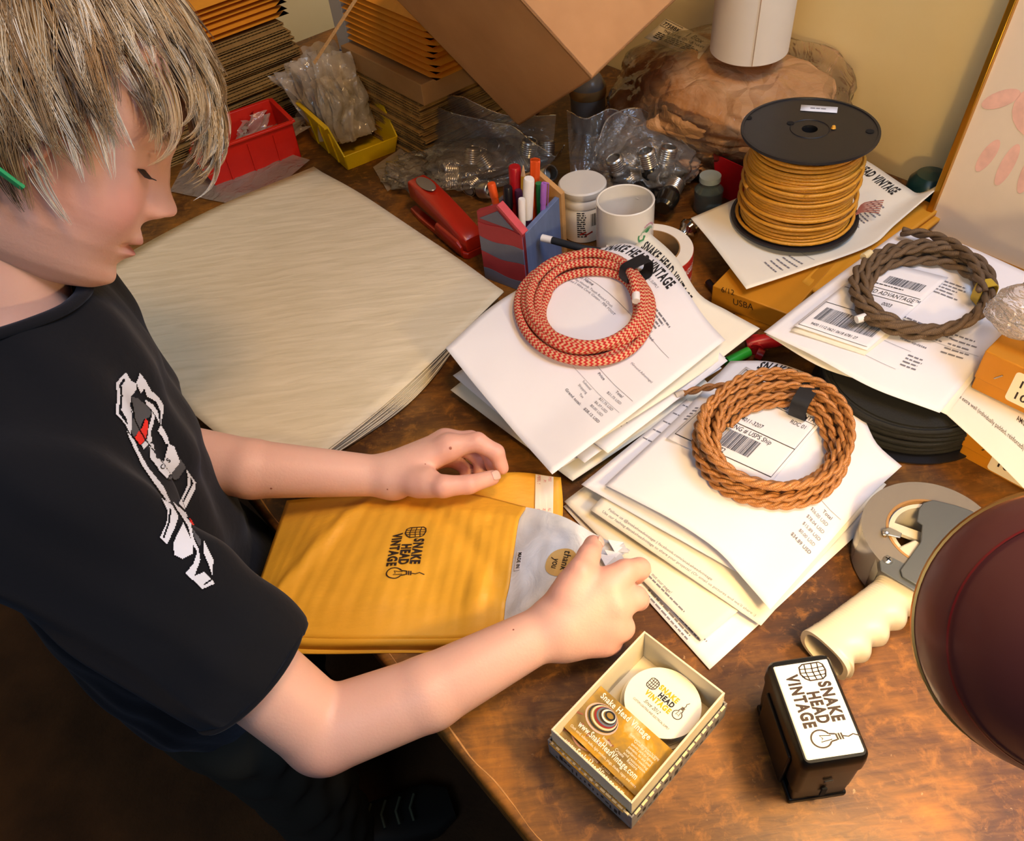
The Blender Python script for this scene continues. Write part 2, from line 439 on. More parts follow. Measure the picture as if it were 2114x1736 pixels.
def put_sheet(sh, name, label, cat, m, group=None, solid=.00025, reg=True):
    t = thing(name, label, cat, tuple(sh.G[sh.nu // 2, sh.nv // 2]), group=group)
    o = obj('sheet', sh.mesh(), m, t, world=True, smooth=180, solid=solid)
    if reg: SHEETS.append(BVHTree.FromPolygons([Vector(p) for p in sh.G.reshape(-1, 3)], [(i * (sh.nv + 1) + j, (i + 1) * (sh.nv + 1) + j, (i + 1) * (sh.nv + 1) + j + 1, i * (sh.nv + 1) + j + 1) for i in range(sh.nu) for j in range(sh.nv)]))
    return t
def quad_sheet(c4, hs=None, **k):
    bl, br, tr, tl = c4
    return Sheet([bl, br], [tl, tr], [bl, tl], [br, tr], **k)

# --- white packing sheets at the left
FOAM = paper_mat('packing_paper', 'd9cdb4')
def foam_mat():
    t = NT('packing_foam'); v = t.coord('Object', (1, 7, 1), (0, 0, math.radians(-68))); n = t.noise(v, 14, 4, .5, .6)
    t.col(t.ramp(n, [(.3, lin('d2c3a2')), (.7, lin('e2d3b4'))])); t.p(Roughness=.8); t.bump(n, .35, .004); return t.m
FOAM = foam_mat()
def foam_sheet(k):
    h = .004 + k * .0022; r = random.Random(k)
    j = lambda a: r.uniform(-a, a)
    s_ = 0 if k == 11 else 1
    A = (650 + s_ * j(5), 347 + s_ * j(4), h); B = (1040 - (11 - k) * 2.2 + j(5) * s_, 602 + s_ * j(4), h); Cc = (600 + j(10) * s_ + (11 - k) * 3, 985 - (11 - k) * 1.0, h); D = (160 - (11 - k) * 1.2 + j(4) * s_, 590 + j(3) * s_, h)
    return Sheet([D, (398 + (11 - k) * 1.0, 852, h), Cc], [A, (742, 398, h), (860, 476, h), (950, 536, h), B] if k == 11 else [A, B], [D, (420, 440, h), A] , [Cc, (820 + (11 - k) * 4, 812, h + .001), B], size=(.43, .53), n=(30, 36), wr=.0016, seed=k)
for k in range(12):
    sh = foam_sheet(k)
    m = sh.mesh()
    if k == 11:
        t = put_sheet(sh, 'packing_sheet', 'large off-white packing sheet lying topmost on the stack beside the boy', 'packing sheet', FOAM, solid=.0018)
    else:
        t = put_sheet(sh, 'packing_sheet', 'off-white packing sheet within the stack under the topmost one', 'packing sheet', FOAM, group='off-white packing sheets in the stack', solid=.0018, reg=False)

# --- sheets under and around the red cord
def invoice_print(t, sh, head=True, body=True, seed=1, hx=.012, col=INK):
    w_, h_ = sh.size
    if head:
        k = Ink(sh.at, .0006); k.text('SNAKE HEAD VINTAGE', .016, h_ - .018, .0135, .62, .035, width=.104); k.done('heading', INK, t)
        k = Ink(sh.at, .0006); k.text('CUSTOM LIGHTING & ELECTRICAL SUPPLY', hx + .03, h_ - .028, .0035, .8, width=.07); k.done('subheading', GINK, t)
    if body:
        k = Ink(sh.at, .0006)
        k.text('Total', w_ - .034, .125, .0034, 1, .02)
        for a, (tx, b) in enumerate((('$21.75 USD', .117), ('$21.75 USD', .104), ('$6.37 USD', .097), ('$0.00 USD', .090))): k.text(tx, w_ - .040, b, .0032)
        k.text('$28.12 USD', w_ - .042, .081, .0034, 1, .02); k.text('Grand total:', w_ - .075, .081, .0034, 1, .02)
        k.text('Price', w_ - .065, .125, .0034, 1, .02); k.text('Subtotal', w_ - .069, .104, .003); k.text('Shipping', w_ - .069, .097, .003); k.text('Tax', w_ - .06, .090, .003)
        k.text('Product Name', .03, .2, .0036, 1, .02); k.text('Red & Tan Hounds Tooth Round Cloth', .03, .194, .003); k.text('Covered 3 Wire Cord, Cotton - PER FOOT', .03, .1895, .003)
        k.text('Order Date:', w_ - .09, .21, .0032, 1, .02); k.text('Shipping Method:', w_ - .09, .204, .0032, 1, .02); k.text('(Ground Advantage)', w_ - .05, .165, .003)
        k.text('Tag us on @SnakeHeadVintage', .03, .115, .003); k.text('#snakeheadvintage and we will share :)', .03, .1105, .003)
        k.rect(.02, .205, .17, .0004); k.rect(.1, .131, .105, .0004); k.rect(w_ - .09, .1085, .08, .0003)
        k.lines(.02, .235, 5, .005, .0022, .03, .06, seed); k.lines(.11, .232, 4, .005, .0022, .03, .05, seed + 1)
        k.done('printed_text', GINK, t)
REDH = .062
specs = [  # lowest first: corners BL BR TR TL, colour
    ('lowest cream sheet under the red cord pile, corner poking out to the left', [(930, 805, .012), (1182, 993, .012), (1470, 800, .03), (1250, 560, .03)], CREAM),
    ('white sheet with a small corner showing at the lower left of the red cord pile', [(935, 775, .02), (1160, 965, .02), (1490, 760, .04), (1260, 560, .035)], WHITE),
    ('white sheet sticking out below the red cord pile, its corner between two others', [(1010, 800, .03), (1207, 955, .03), (1498, 738, .042), (1280, 540, .04)], WHITE),
    ('printed sheet with a blue-shaded strip showing under the red cord pile', [(1030, 770, .035), (1255, 935, .036), (1502, 745, .046), (1290, 530, .044)], WHITE)]
for i, (lb, q, mm) in enumerate(specs):
    sh = quad_sheet(q, wr=.002, seed=i + 3); t = put_sheet(sh, 'sheet_of_paper', lb, 'paper', mm)
    if i == 3:
        k = Ink(sh.at); w_, h_ = sh.size
        for a in range(7): k.text(['Subtotal $14.79', 'Shipping $6.37', 'Tax $0.00', 'Total', 'AMOUNT USD', 'Item SKU', 'Qty Each'][a], w_ - .05, .09 + a * .022, .0034)
        k.lines(w_ - .055, .26, 22, .011, .002, .02, .04, 9); k.done('printed_text', GINK, t)
# cream second sheet with its own heading
sh = Sheet([(1000, 800, .05), (1200, 930, .05)], [(1338, 478, .058), (1395, 530, .060), (1442, 605, .056), (1500, 640, .048), (1569, 678, .042)],
           [(1000, 800, .05), (1180, 640, .054), (1338, 478, .058)], [(1200, 930, .05), (1420, 790, .048), (1569, 678, .042)], seed=9)
t = put_sheet(sh, 'invoice', 'cream invoice sticking out at the upper right from under the red cord invoice', 'invoice', CREAM)
k = Ink(sh.at); k.text('SNAKE HEAD VINTAGE', .010, .279 - .025, .0135, .62, .035, width=.11); k.done('heading', INK, t)
k = Ink(sh.at); k.text('CUSTOM LIGHTING & ELECTRICAL SUPPLY', .03, .279 - .029, .003, .8, width=.09); k.lines(.01, .24, 3, .005, .002, .02, .04, 3); k.done('printed_text', GINK, t)
sh = Sheet([(920, 718, REDH + .012), (985, 800, REDH + .004), (1070, 900, REDH), (1140, 979, REDH + .012)],
           [(1238, 512, REDH + .006), (1300, 503, REDH + .01), (1360, 537, REDH + .01), (1413, 595, REDH + .006), (1455, 655, REDH), (1497, 702, REDH - .004)],
           [(920, 718, REDH + .012), (1040, 615, REDH + .004), (1238, 512, REDH + .006)], [(1140, 979, REDH + .012), (1330, 835, REDH + .002), (1497, 702, REDH - .004)], seed=12)
t = put_sheet(sh, 'invoice', 'white invoice topmost on the left pile, holding the red and tan cord coil', 'invoice', WHITE); invoice_print(t, sh)
REDSHEET = sh

# --- sheets under the orange cord
specs = [
    ('lowest white sheet under the copper cord pile, its corner nearest the card box', [(1163, 1045, .003), (1465, 1382, .003), (1800, 1075, .004), (1500, 800, .006)], WHITE, 0),
    ('cream sheet second from the bottom of the copper cord pile beside the right hand', [(1165, 1035, .008), (1450, 1322, .010), (1780, 1050, .010), (1500, 780, .012)], CREAM, 1),
    ('cream invoice under the copper cord pile with small print along its left edge', [(1218, 1052, .02), (1571, 1291, .012), (1830, 1000, .018), (1500, 760, .022)], CREAM, 2),
    ('bluish white sheet showing at the left of the copper cord pile', [(1200, 1000, .024), (1520, 1180, .022), (1800, 900, .024), (1490, 765, .028)], WHITE, 3)]
for lb, q, mm, i in specs:
    sh = quad_sheet(q, wr=.002, seed=i + 23, size=(.24, .279)); t = put_sheet(sh, 'sheet_of_paper', lb, 'paper', mm)
    k = Ink(sh.at); w_, h_ = sh.size
    if i == 2:
        k.text('Follow us @snakeheadvintage | facebook.com/snakeheadvintage', .018, .012, .0034, width=.15)
        k.text('Use our hashtag #snakeheadvintage to share your projects! (Or email us pictures and we\'ll share :)', .014, .0055, .0036, width=.215)
    elif i == 0: k.lines(.14, .018, 4, .005, .002, .06, .09, 5)
    elif i == 1:
        k.text('Check out our page!', .13, .012, .004); k.lines(.12, .008, 1, .005, .002, .06, .09, 6)
    else: k.lines(.004, .25, 8, .02, .002, .02, .03, 5)
    k.done('printed_text', GINK, t)
OH = .03
sh = Sheet([(1249, 1001, OH + .004), (1310, 1032, OH + .006), (1400, 1080, OH + .006), (1480, 1135, OH + .004), (1535, 1195, OH), (1590, 1258, OH + .002)],
           [(1508, 745, OH), (1600, 748, OH + .003), (1700, 785, OH + .005), (1765, 822, OH + .006), (1788, 872, OH + .004), (1812, 918, OH), (1862, 962, OH - .006)],
           [(1249, 1001, OH + .004), (1400, 860, OH + .002), (1508, 745, OH)], [(1590, 1258, OH + .002), (1690, 1145, OH - .004), (1790, 1030, OH - .006), (1862, 962, OH - .006)], size=(.216, .23), seed=31)
t = put_sheet(sh, 'invoice', 'white invoice lying topmost on the front pile with the copper cord coil on it', 'invoice', WHITE)
k = Ink(sh.at, .0006); k.text('SNAKE HEAD VINTAGE', .03, .23 - .015, .0125, .62, .035, width=.092); k.done('heading', INK, t)
k = Ink(sh.at, .0006)
k.text('Total', .19, .115, .0038, 1, .02)
for a, tx in enumerate(('$26.00 USD', '$78.04 USD', '$15.89 USD', '$0.00 USD')): k.text(tx, .178 + .002 * a, .107 - a * .0085, .0036)
k.text('$34.89 USD', .18, .072, .0038, 1, .02); k.rect(.15, .1225, .06, .0004); k.lines(.008, .135, 5, .005, .002, .02, .03, 4); k.done('printed_text', GINK, t)
ORSHEET = sh

# shipping labels: half sheets laid on the invoices
def ship_label(q, lb, seed, lift=.001, big=True, world=None):
    sh = quad_sheet(q, wr=.0006, seed=seed, size=(.15, .12), n=(16, 14))
    t = put_sheet(sh, 'shipping_label', lb, 'label', WHITE)
    k = Ink(sh.at, .0005)
    k.rect(.004, .116, .142, .0006); k.rect(.004, .098, .142, .0009); k.rect(.004, .088, .142, .0006); k.rect(.004, .05, .142, .0009); k.rect(.004, .008, .142, .0009)
    k.vrect(.004, .008, .0006, .108); k.vrect(.1455, .008, .0006, .108)
    k.text('GROUND ADVANTAGE\u2122', .062, .090, .0062, .95, 0); k.text('TRACKING # USPS Ship', .03, .0425, .0058); k.bars(.030, .018, .075, .022, seed)
    k.text('12 7618 72', .04, .011, .0055)
    k.text('ROCK ME 04011-3207', .02, .056, .0052); k.text('12 ST', .022, .064, .0052); k.text('RDC 01', .115, .078, .005)
    k.poly([(.010, .103), (.026, .103), (.029, .113), (.010, .113)]); k.text('POSTAGE', .032, .104, .006)
    k.done('printed_text', INK, t); return t, sh
ship_label([(1376, 904, OH + .0075), (1588, 1000, OH + .0085), (1722, 842, OH + .0085), (1540, 757, OH + .006)], 'white shipping label with a barcode lying inside the copper cord coil', 3)
# --- sheets under the brown cord
BH = .062
sh = Sheet([(1581, 690, BH - .004), (1700, 760, BH - .004), (1830, 800, BH - .006), (1955, 856, BH - .008)], [(1872, 478, BH), (1990, 520, BH), (2140, 590, BH)],
           [(1581, 690, BH - .004), (1740, 570, BH), (1872, 478, BH)], [(1955, 856, BH - .008), (2040, 740, BH), (2140, 590, BH)], seed=41)
put_sheet(sh, 'sheet_of_paper', 'cream sheet lying directly under the invoice of the brown cord coil', 'paper', CREAM)
sh = Sheet([(1577, 685, BH), (1680, 735, BH + .003), (1800, 800, BH + .002), (1940, 852, BH - .002)], [(1866, 470, BH + .004), (1960, 494, BH + .006), (2060, 535, BH + .006), (2200, 600, BH + .002)],
           [(1577, 685, BH), (1700, 590, BH + .003), (1866, 470, BH + .004)], [(1940, 852, BH - .002), (2030, 742, BH), (2110, 650, BH + .003), (2200, 600, BH + .002)], seed=42, n=(30, 30))
t = put_sheet(sh, 'invoice', 'white invoice under the brown cord coil beside the gold frame', 'invoice', WHITE)
k = Ink(sh.at, .0006); w_, h_ = sh.size
k.rect(.09, .10, .12, .0004); k.rect(.05, .072, .10, .0004); k.rect(.05, .038, .10, .0004)
k.lines(.085, .118, 4, .005, .0022, .06, .09, 2); k.lines(.15, .065, 4, .006, .0022, .015, .02, 3); k.lines(.175, .12, 5, .008, .0022, .02, .028, 4); k.lines(.10, .2, 5, .006, .002, .04, .05, 5)
k.text('order updates', .13, .085, .0034, 1, .02); k.done('printed_text', GINK, t)
BRSHEET = sh
# shaded edges of the label above a cream slip
sh = quad_sheet([(1632, 682, BH + .005), (1785, 733, BH + .005), (1880, 660, BH + .006), (1730, 600, BH + .006)], size=(.15, .08), n=(10, 8), wr=.0006, seed=4)
put_sheet(sh, 'backing_slip', 'cream backing slip under the shipping label of the brown cord', 'paper', CREAM)
q = [(1638, 672, BH + .008), (1790, 723, BH + .007), (1958, 573, BH + .009), (1808, 535, BH + .009)]
sh = quad_sheet(q, wr=.0006, seed=7, size=(.12, .15), n=(14, 16)); t = put_sheet(sh, 'shipping_label', 'white shipping label with barcodes lying under the brown cord coil', 'label', WHITE)
k = Ink(sh.at, .0005); k.rect(.004, .004, .112, .0006); k.rect(.004, .052, .112, .0008); k.vrect(.004, .004, .0006, .048)
k.bars(.014, .020, .095, .024, 5); k.text('9400 1112 0621 0618 6781 27', .018, .010, .0042); k.rect(.004, .1, .112, .0008); k.rect(.004, .086, .112, .0008)
k.text('GROUND ADVANTAGE\u2122', .012, .0905, .0068, .95); k.text('0003', .075, .074, .0055); k.bars(.045, .112, .06, .014, 11); k.lines(.03, .107, 1, .004, .0015, .05, .06, 3)
k.text('12/04/24', .005, .135, .003); k.done('printed_text', INK, t)
# ------------------------------------------------------------ cords
def cord_red():
    t = NT('red_tan_houndstooth_cloth'); tc = t.n.new('ShaderNodeTexCoord'); sep = t.new('ShaderNodeSeparateXYZ'); t.link(tc.outputs['UV'], sep.inputs[0])
    u = t.math('MULTIPLY', sep.outputs[0], 1 / .0060); v = t.math('MULTIPLY', sep.outputs[1], 8)
    zig = t.math('ABSOLUTE', t.math('SUBTRACT', t.math('FRACT', v), .5)); a = t.math('FRACT', t.math('ADD', u, t.math('MULTIPLY', zig, .9)))
    f = t.math('GREATER_THAN', a, .53)
    t.col(t.mix(f, lin('b4201b'), lin('cda57c'))); t.p(Roughness=.85)
    h = t.math('ADD', zig, t.math('ABSOLUTE', t.math('SUBTRACT', a, .5))); t.bump(h, .5, .0008); return t.m
def braid(name, c1, c2, rough=.55, sheen=.0):
    t = NT(name); tc = t.n.new('ShaderNodeTexCoord'); sep = t.new('ShaderNodeSeparateXYZ'); t.link(tc.outputs['UV'], sep.inputs[0])
    u = t.math('MULTIPLY', sep.outputs[0], 1 / .0016); v = t.math('MULTIPLY', sep.outputs[1], 3)
    a = t.math('ABSOLUTE', t.math('SUBTRACT', t.math('FRACT', t.math('ADD', u, v)), .5))
    ns = t.noise(t.coord('Object'), 45, 3)
    t.col(t.mix(t.math('ADD', t.math('MULTIPLY', a, .9), t.math('MULTIPLY', ns, .35)), lin(c1), lin(c2))); t.p(Roughness=rough)
    t.b.inputs['Sheen Weight'].default_value = sheen; t.bump(a, .5, .0006); return t.m
REDC = cord_red(); COPPER = braid('copper_rayon_braid', '7d451a', 'd69a58', .42); BROWN = braid('brown_cotton_braid', '453320', '7d6448', .75)
GOLD = braid('gold_rayon_braid', 'b0720f', 'eeb040', .30); BLACKT = mat('black_rubber_tie', '15161a', .6); DUCT = mat('white_tip', 'e8e4e0', .5)
def loops(cx, cy, rx, ry, spec, h, n=44, gather=None):
    """spec: per loop (scale, dx, dy, level); returns world path running through every loop"""
    pts = []; N = len(spec)
    for k in range(N):
        a = spec[k]; b = spec[min(k + 1, N - 1)]
        for i in range(n):
            f = i / n; th = 2 * PI * f - 2.6; e = f * f * (3 - 2 * f)
            s_, dx, dy, lv = [(1 - e) * a[q] + e * b[q] for q in range(4)]
            s_ += .012 * math.sin(3 * th + k * 1.7) + .008 * math.sin(5 * th + k)
            if gather:
                ga, gs = gather; d = (th - ga + PI) % (2 * PI) - PI; w_ = math.exp(-(d / .45) ** 2) * .45; s_ = s_ * (1 - w_) + gs * w_
            x = cx + dx + rx * s_ * math.cos(th); y = cy + dy + ry * s_ * math.sin(th)
            p = P(x, y, h); p[2] = max(surf_z(p[0], p[1]), p[2] - .006) + lv; pts.append(p)
    pts = np.array(pts)
    z = pts[:, 2].copy(); ker = np.ones(9) / 9; zz = np.convolve(np.r_[[z[0]] * 4, z, [z[-1]] * 4], ker, 'valid'); pts[:, 2] = np.maximum(zz, z)
    return pts
def smooth_path(p, step=.004):
    p = np.array(p); L = np.r_[0, np.cumsum(np.linalg.norm(np.diff(p, axis=0), axis=1))]; n = int(L[-1] / step)
    s_ = np.linspace(0, L[-1], n); return np.array([np.interp(s_, L, p[:, k]) for k in range(3)]).T
def twisted(path, r, sep, pitch, m, ns=7, step=.0018, strands=2, phase=0):
    p = smooth_path(path, step); n = len(p); t = np.gradient(p, axis=0); t /= np.linalg.norm(t, axis=1)[:, None]
    for s_ in range(strands):
        q = []
        for i in range(n):
            x = nrm(np.cross(t[i], (0, 0, 1))); y = np.cross(x, t[i]); a = phase + 2 * PI * (i * step / pitch + s_ / strands)
            q.append(p[i] + sep * (x * math.cos(a) + y * math.sin(a)))
        m.tube(q, r, ns, uv=True)
def band(name, pts, wd, th, mt, parent, label=None):
    """strap wrapped as a closed loop: pts closed outline in world, wd width direction vector"""
    m = MB(); p = np.array(pts); c_ = p.mean(0); rings = []
    wd = np.array(wd)
    for a in p:
        o = nrm(a - c_) * th; rings.append([a - wd / 2, a - wd / 2 + o, a + wd / 2 + o, a + wd / 2])
    m.loft(rings, closed=True); o = obj(name, m, mt, parent, world=True, smooth=40)
    if label: setp(o, label)
    return o
def strap(cx0, cy0, cx1, cy1, h0, h1, z0, z1, wpx, th, mt, parent, label=None):
    a = P(cx0, cy0, h0); b = P(cx1, cy1, h0); mid = (a + b) / 2; ax = (b - a) / 2; side = nrm(np.cross(ax, (0, 0, 1))) * wpx
    pts = []
    for k in range(20):
        an = 2 * PI * k / 20; c_, s_ = math.cos(an), math.sin(an)
        c_ = math.copysign(abs(c_) ** .45, c_); s_ = math.copysign(abs(s_) ** .45, s_)
        q = mid + ax * c_; q[2] = (z0 + z1) / 2 + (z1 - z0) / 2 * s_; pts.append(q)
    return band('cord_tie', pts, side, th, mt, parent, label)

# red and tan coil
r0 = .0052
sp = [(.90, 0, 0, r0 * .9), (.68, 4, 2, r0), (.82, 0, 0, r0), (1.0, -2, 0, r0), (1.03, 2, 4, r0 * 2.0), (.74, 3, 0, r0 * 2.6), (.92, 0, 0, r0 * 2.8), (.84, 0, 0, r0 * 3.6)]
pth = loops(1210, 648, 136, 106, sp, REDH, gather=(-.72, .86)); z = REDSHEET.at(.1, .2)[0][2]
t = thing('cord_coil', 'coil of thick red and tan patterned cloth cord lying on the left invoice pile', 'cord', tuple(P(1210, 633, REDH)))
m = MB(); sp_ = smooth_path(pth, .004); m.tube(sp_, r0, 12, uv=True)
obj('cord', m, REDC, t, world=True, smooth=180)
e = sp_[-1]; d = nrm(sp_[-1] - sp_[-4]); m = MB()
a = P(1313, 605, REDH + .03); b = P(1313, 622, REDH + .028)
m.tube([a, b], .0047, 12); o = obj('cord_end', m, DUCT, t, world=True); setp(o, 'white taped cord end')
m = MB(); m.tube(crom([P(1300, 560, REDH + .034), P(1308, 580, REDH + .034), P(1313, 606, REDH + .030)], 10), r0, 12, uv=True); obj('cord_tail', m, REDC, t, world=True, smooth=180)
zb = surf_z(*P(1300, 575, REDH)[:2])
strap(1288, 586, 1338, 562, REDH + .01, 0, zb + .0005, zb + .025, .017, .0012, BLACKT, t, 'black cord tie')

# copper twisted coil
sp = [(.66, 0, 4, .006), (.74, 2, 2, .007), (.84, -2, 2, .006), (.94, 0, 0, .007), (.98, 2, 0, .006), (.70, -3, 3, .016), (.80, 3, 0, .017), (.90, 0, 2, .016), (.97, -2, -2, .018), (.76, 0, 0, .026), (.88, 2, -2, .027), (.93, 0, 1, .034)]
pth = loops(1594, 930, 164, 124, sp, OH + .004, gather=(-1.05, .84))
t = thing('cord_coil', 'coil of shiny copper twisted cloth cord lying on the front invoice pile', 'cord', tuple(P(1594, 920, OH)))
m = MB(); twisted(pth, .00225, .0022, .030, m)
tail = crom([P(1560, 800, OH + .03), P(1500, 797, OH + .028), P(1460, 800, OH + .02), P(1410, 812, OH + .012)], 20)
twisted(tail, .0022, .0022, .030, m); obj('cord', m, COPPER, t, world=True, smooth=180)
m = MB(); m.tube([P(1412, 811, OH + .0125), P(1396, 818, OH + .010)], [.0042, .0046], 10); setp(obj('cord_end', m, mat('clear_tape', 'c8bcae', .3), t, world=True), 'clear taped cord end')
zb = surf_z(*P(1662, 830, OH)[:2])
strap(1646, 852, 1682, 800, OH + .02, 0, zb + .0005, zb + .028, .018, .001, BLACKT, t, 'black cord tie')

# brown twisted coil
sp = [(.92, 0, 0, .006), (.80, 0, 2, .007), (.97, 0, 0, .008), (.88, 2, 0, .018), (1.0, 0, 0, .018)]
pth = loops(1898, 618, 143, 88, sp, BH + .006, gather=(.1, .95))
t = thing('cord_coil', 'coil of dull brown twisted cotton cord lying beside the gold frame', 'cord', tuple(P(1898, 606, BH)))
m = MB(); k0 = len(pth) - 16
twisted(pth[:k0], .0033, .0031, .044, m, step=.0024)
tail = crom([P(2028, 600, BH + .034), P(2010, 545, BH + .034), P(1975, 508, BH + .03), P(1920, 485, BH + .022), P(1862, 478, BH + .016)], 24)
twisted(tail, .0033, .0031, .044, m, step=.0024); obj('cord', m, BROWN, t, world=True, smooth=180)
m = MB(); m.tube([P(1797, 522, BH + .03), P(1782, 531, BH + .03)], .0046, 10); setp(obj('cord_end', m, mat('yellowed_tape', 'd9c79a', .5), t, world=True), 'taped cord end')
m = MB(); m.tube([P(1786, 654, BH + .02), P(1768, 660, BH + .019)], .0046, 10); setp(obj('cord_end', m, DUCT, t, world=True), 'white taped cord end')
m = MB(); twisted(crom([P(1786, 654, BH + .02), P(1830, 664, BH + .022), P(1880, 678, BH + .022), P(1930, 680, BH + .02)], 14), .0033, .0031, .044, m); obj('cord_tail', m, BROWN, t, world=True, smooth=180)
zb = surf_z(*P(2025, 615, BH)[:2])
strap(2012, 618, 2044, 612, BH + .012, 0, zb + .0005, zb + .027, .013, .0012, mat('yellow_band', 'b79a28', .5), t, 'yellow rubber band')
# ------------------------------------------------------------ things at the back of the table
RED = mat('red_plastic', 'c81f12', .35, var=.05); YEL = mat('yellow_plastic', 'e3bd0c', .35, var=.05)
def clear_mat(name, haze=.12, tint='efe8dc', bs=55, strength=.9, rough=.12, spec=1.0):
    t = NT(name); t.n.remove(t.b)
    tr = t.new('ShaderNodeBsdfTransparent'); gl = t.new('ShaderNodeBsdfGlossy'); df = t.new('ShaderNodeBsdfTranslucent'); d2 = t.new('ShaderNodeBsdfDiffuse')
    gl.inputs['Roughness'].default_value = rough; gl.inputs['Color'].default_value = (.9 * spec, .9 * spec, .88 * spec, 1)
    for x in (df, d2): x.inputs['Color'].default_value = (*lin(tint), 1)
    v = t.coord('Object'); n = t.noise(v, bs, 3, .5, 1.5); bp = t.new('ShaderNodeBump'); bp.inputs['Strength'].default_value = strength; bp.inputs['Distance'].default_value = .004
    t.link(n, bp.inputs['Height'])
    for x in (gl, df, d2): t.link(bp.outputs[0], x.inputs['Normal'])
    fr = t.new('ShaderNodeFresnel'); fr.inputs['IOR'].default_value = 1.5; t.link(bp.outputs[0], fr.inputs['Normal'])
    a = t.new('ShaderNodeMixShader'); t.link(df.outputs[0], a.inputs[1]); t.link(d2.outputs[0], a.inputs[2])
    b = t.new('ShaderNodeMixShader'); b.inputs[0].default_value = haze; t.link(tr.outputs[0], b.inputs[1]); t.link(a.outputs[0], b.inputs[2])
    c_ = t.new('ShaderNodeMixShader'); t.link(t.math('MULTIPLY', fr.outputs[0], 1.3), c_.inputs[0]); t.link(b.outputs[0], c_.inputs[1]); t.link(gl.outputs[0], c_.inputs[2])
    t.link(c_.outputs[0], t.out.inputs['Surface']); return t.m
CLEAR = clear_mat('clear_plastic', .17); MILKY = clear_mat('milky_plastic', .5, 'e6dac6', 40); WRAP = clear_mat('wrap_plastic', .05, 'e0c8a0', 22, 1.0, .1)

def bag(name, label, cat, c, s, rz=0, seed=0, m=None, flat=.35, amp=.22, parent=None, n=(40, 28), open_top=False, group=None, crease=False):
    """a crumpled plastic bag: c centre of its base, s size"""
    mb = MB(); R_ = rotz(rz)
    def fn(a, b):
        th = a * 2 * PI; ph = (b - .5) * PI * (.999 if not open_top else .86)
        x, y, z = math.cos(ph) * math.cos(th), math.cos(ph) * math.sin(th), math.sin(ph)
        x = math.copysign(abs(x) ** .75, x); y = math.copysign(abs(y) ** .75, y)
        q = V3(x * 1.7 + seed * 3.1, y * 1.7, z * 1.7)
        if crease:
            vv = noise.voronoi(q * 1.15)[0]; k = 1 + amp * (noise.noise(q * .7) + .9 * (vv[1] - vv[0] - .35) * .55 - .25 * abs(noise.noise(q * 3.1)))
        else: k = 1 + amp * (noise.noise(q) + .6 * noise.noise(q * 2.3) + .35 * abs(noise.noise(q * 5.1)))
        p = V3(x * s[0] / 2, y * s[1] / 2, z * s[2] / 2) * k
        p = R_ @ p + V3(*c); p[2] = p[2] + s[2] / 2; p[2] = max(p[2], c[2] + .0006)
        ov = p @ VD - (BACK_V - .012)
        if ov > 0: p = p - VD * ov
        return p
    mb.grid(fn, *n)
    if parent is not None: return obj(name, mb, m or CLEAR, parent, world=True, smooth=50)
    return setp(obj(name, mb, m or CLEAR, smooth=50), label, cat, group)
def film(pts, name, label, cat, m=CLEAR, seed=0, wr=.006, parent=None, n=(22, 22), solid=0):
    """crumpled flat plastic bag lying over things; pts BL BR TR TL"""
    sh = Sheet([pts[0], pts[1]], [pts[3], pts[2]], [pts[0], pts[3]], [pts[1], pts[2]], n=n, wr=wr, seed=seed)
    mb = sh.mesh()
    if parent is not None: return obj(name, mb, m, parent, world=True, smooth=60, solid=solid)
    return setp(obj(name, mb, m, smooth=60, solid=solid), label, cat)

def bin_(label, loc, rz, m, L, Wd, H, name='storage_bin'):
    """hopper-front bin: front at +x"""
    t = thing(name, label, 'storage bin', loc, rz); th = .0028
    mb = MB(); l, w_, w2 = L / 2, Wd / 2, Wd / 2 * .86
    def wall(poly, off):  # poly of 4/5 pts -> slab
        n = len(poly); a = [V3(*p) for p in poly]; b = [p + V3(*off) for p in a]
        mb.add(a + b, [tuple(range(n - 1, -1, -1)), tuple(range(n, 2 * n))] + [(i, (i + 1) % n, n + (i + 1) % n, n + i) for i in range(n)])
    for s_ in (-1, 1):
        wall([(-l, s_ * w2, 0), (l * .86, s_ * w2, 0), (l, s_ * w_ * .95, H * .45), (l * .52, s_ * w_, H), (-l, s_ * w_, H)], (0, -s_ * th, 0))
    wall([(-l, -w2, 0), (-l, w2, 0), (-l, w_, H), (-l, -w_, H)], (th, 0, 0))
    wall([(l * .86, -w2, 0), (l * .86, w2, 0), (l, w_ * .95, H * .45), (l, -w_ * .95, H * .45)], (-th, 0, 0))
    wall([(-l, -w2, 0), (l * .86, -w2, 0), (l * .86, w2, 0), (-l, w2, 0)], (0, 0, th))
    obj('bin_body', mb, m, t, bevel=.0008)
    mb = MB()
    for s_ in (-1, 1): mb.box((-l * .24, s_ * (w_ + .002), H - .002), (L * .76, .006, .004))
    mb.box((-l - .002, 0, H - .002), (.006, Wd + .004, .004)); obj('rim', mb, m, t, bevel=.0008)
    for s_ in (-1, 1):
        for xx in (-.55, 0.0, .5):
            mb = MB(); a = s_ * (w2 + .0015)
            mb.hexa([(l * xx - .0015, a - .0015, .004), (l * xx + .0015, a - .0015, .004), (l * xx + .0015, a + .0015, .004), (l * xx - .0015, a + .0015, .004)],
                    [(l * xx - .0015, s_ * w_ - .001, H * .82), (l * xx + .0015, s_ * w_ - .001, H * .82), (l * xx + .0015, s_ * w_ + .002, H * .82), (l * xx - .0015, s_ * w_ + .002, H * .82)])
            obj('rib', mb, m, t)
    return t
cr = P(500, 300, .035); RB = bin_('red plastic hopper bin holding folded clear bags, beside the boy\'s hair', (cr[0], cr[1], TZ), math.radians(27 + 180), RED, .165, .105, .072)
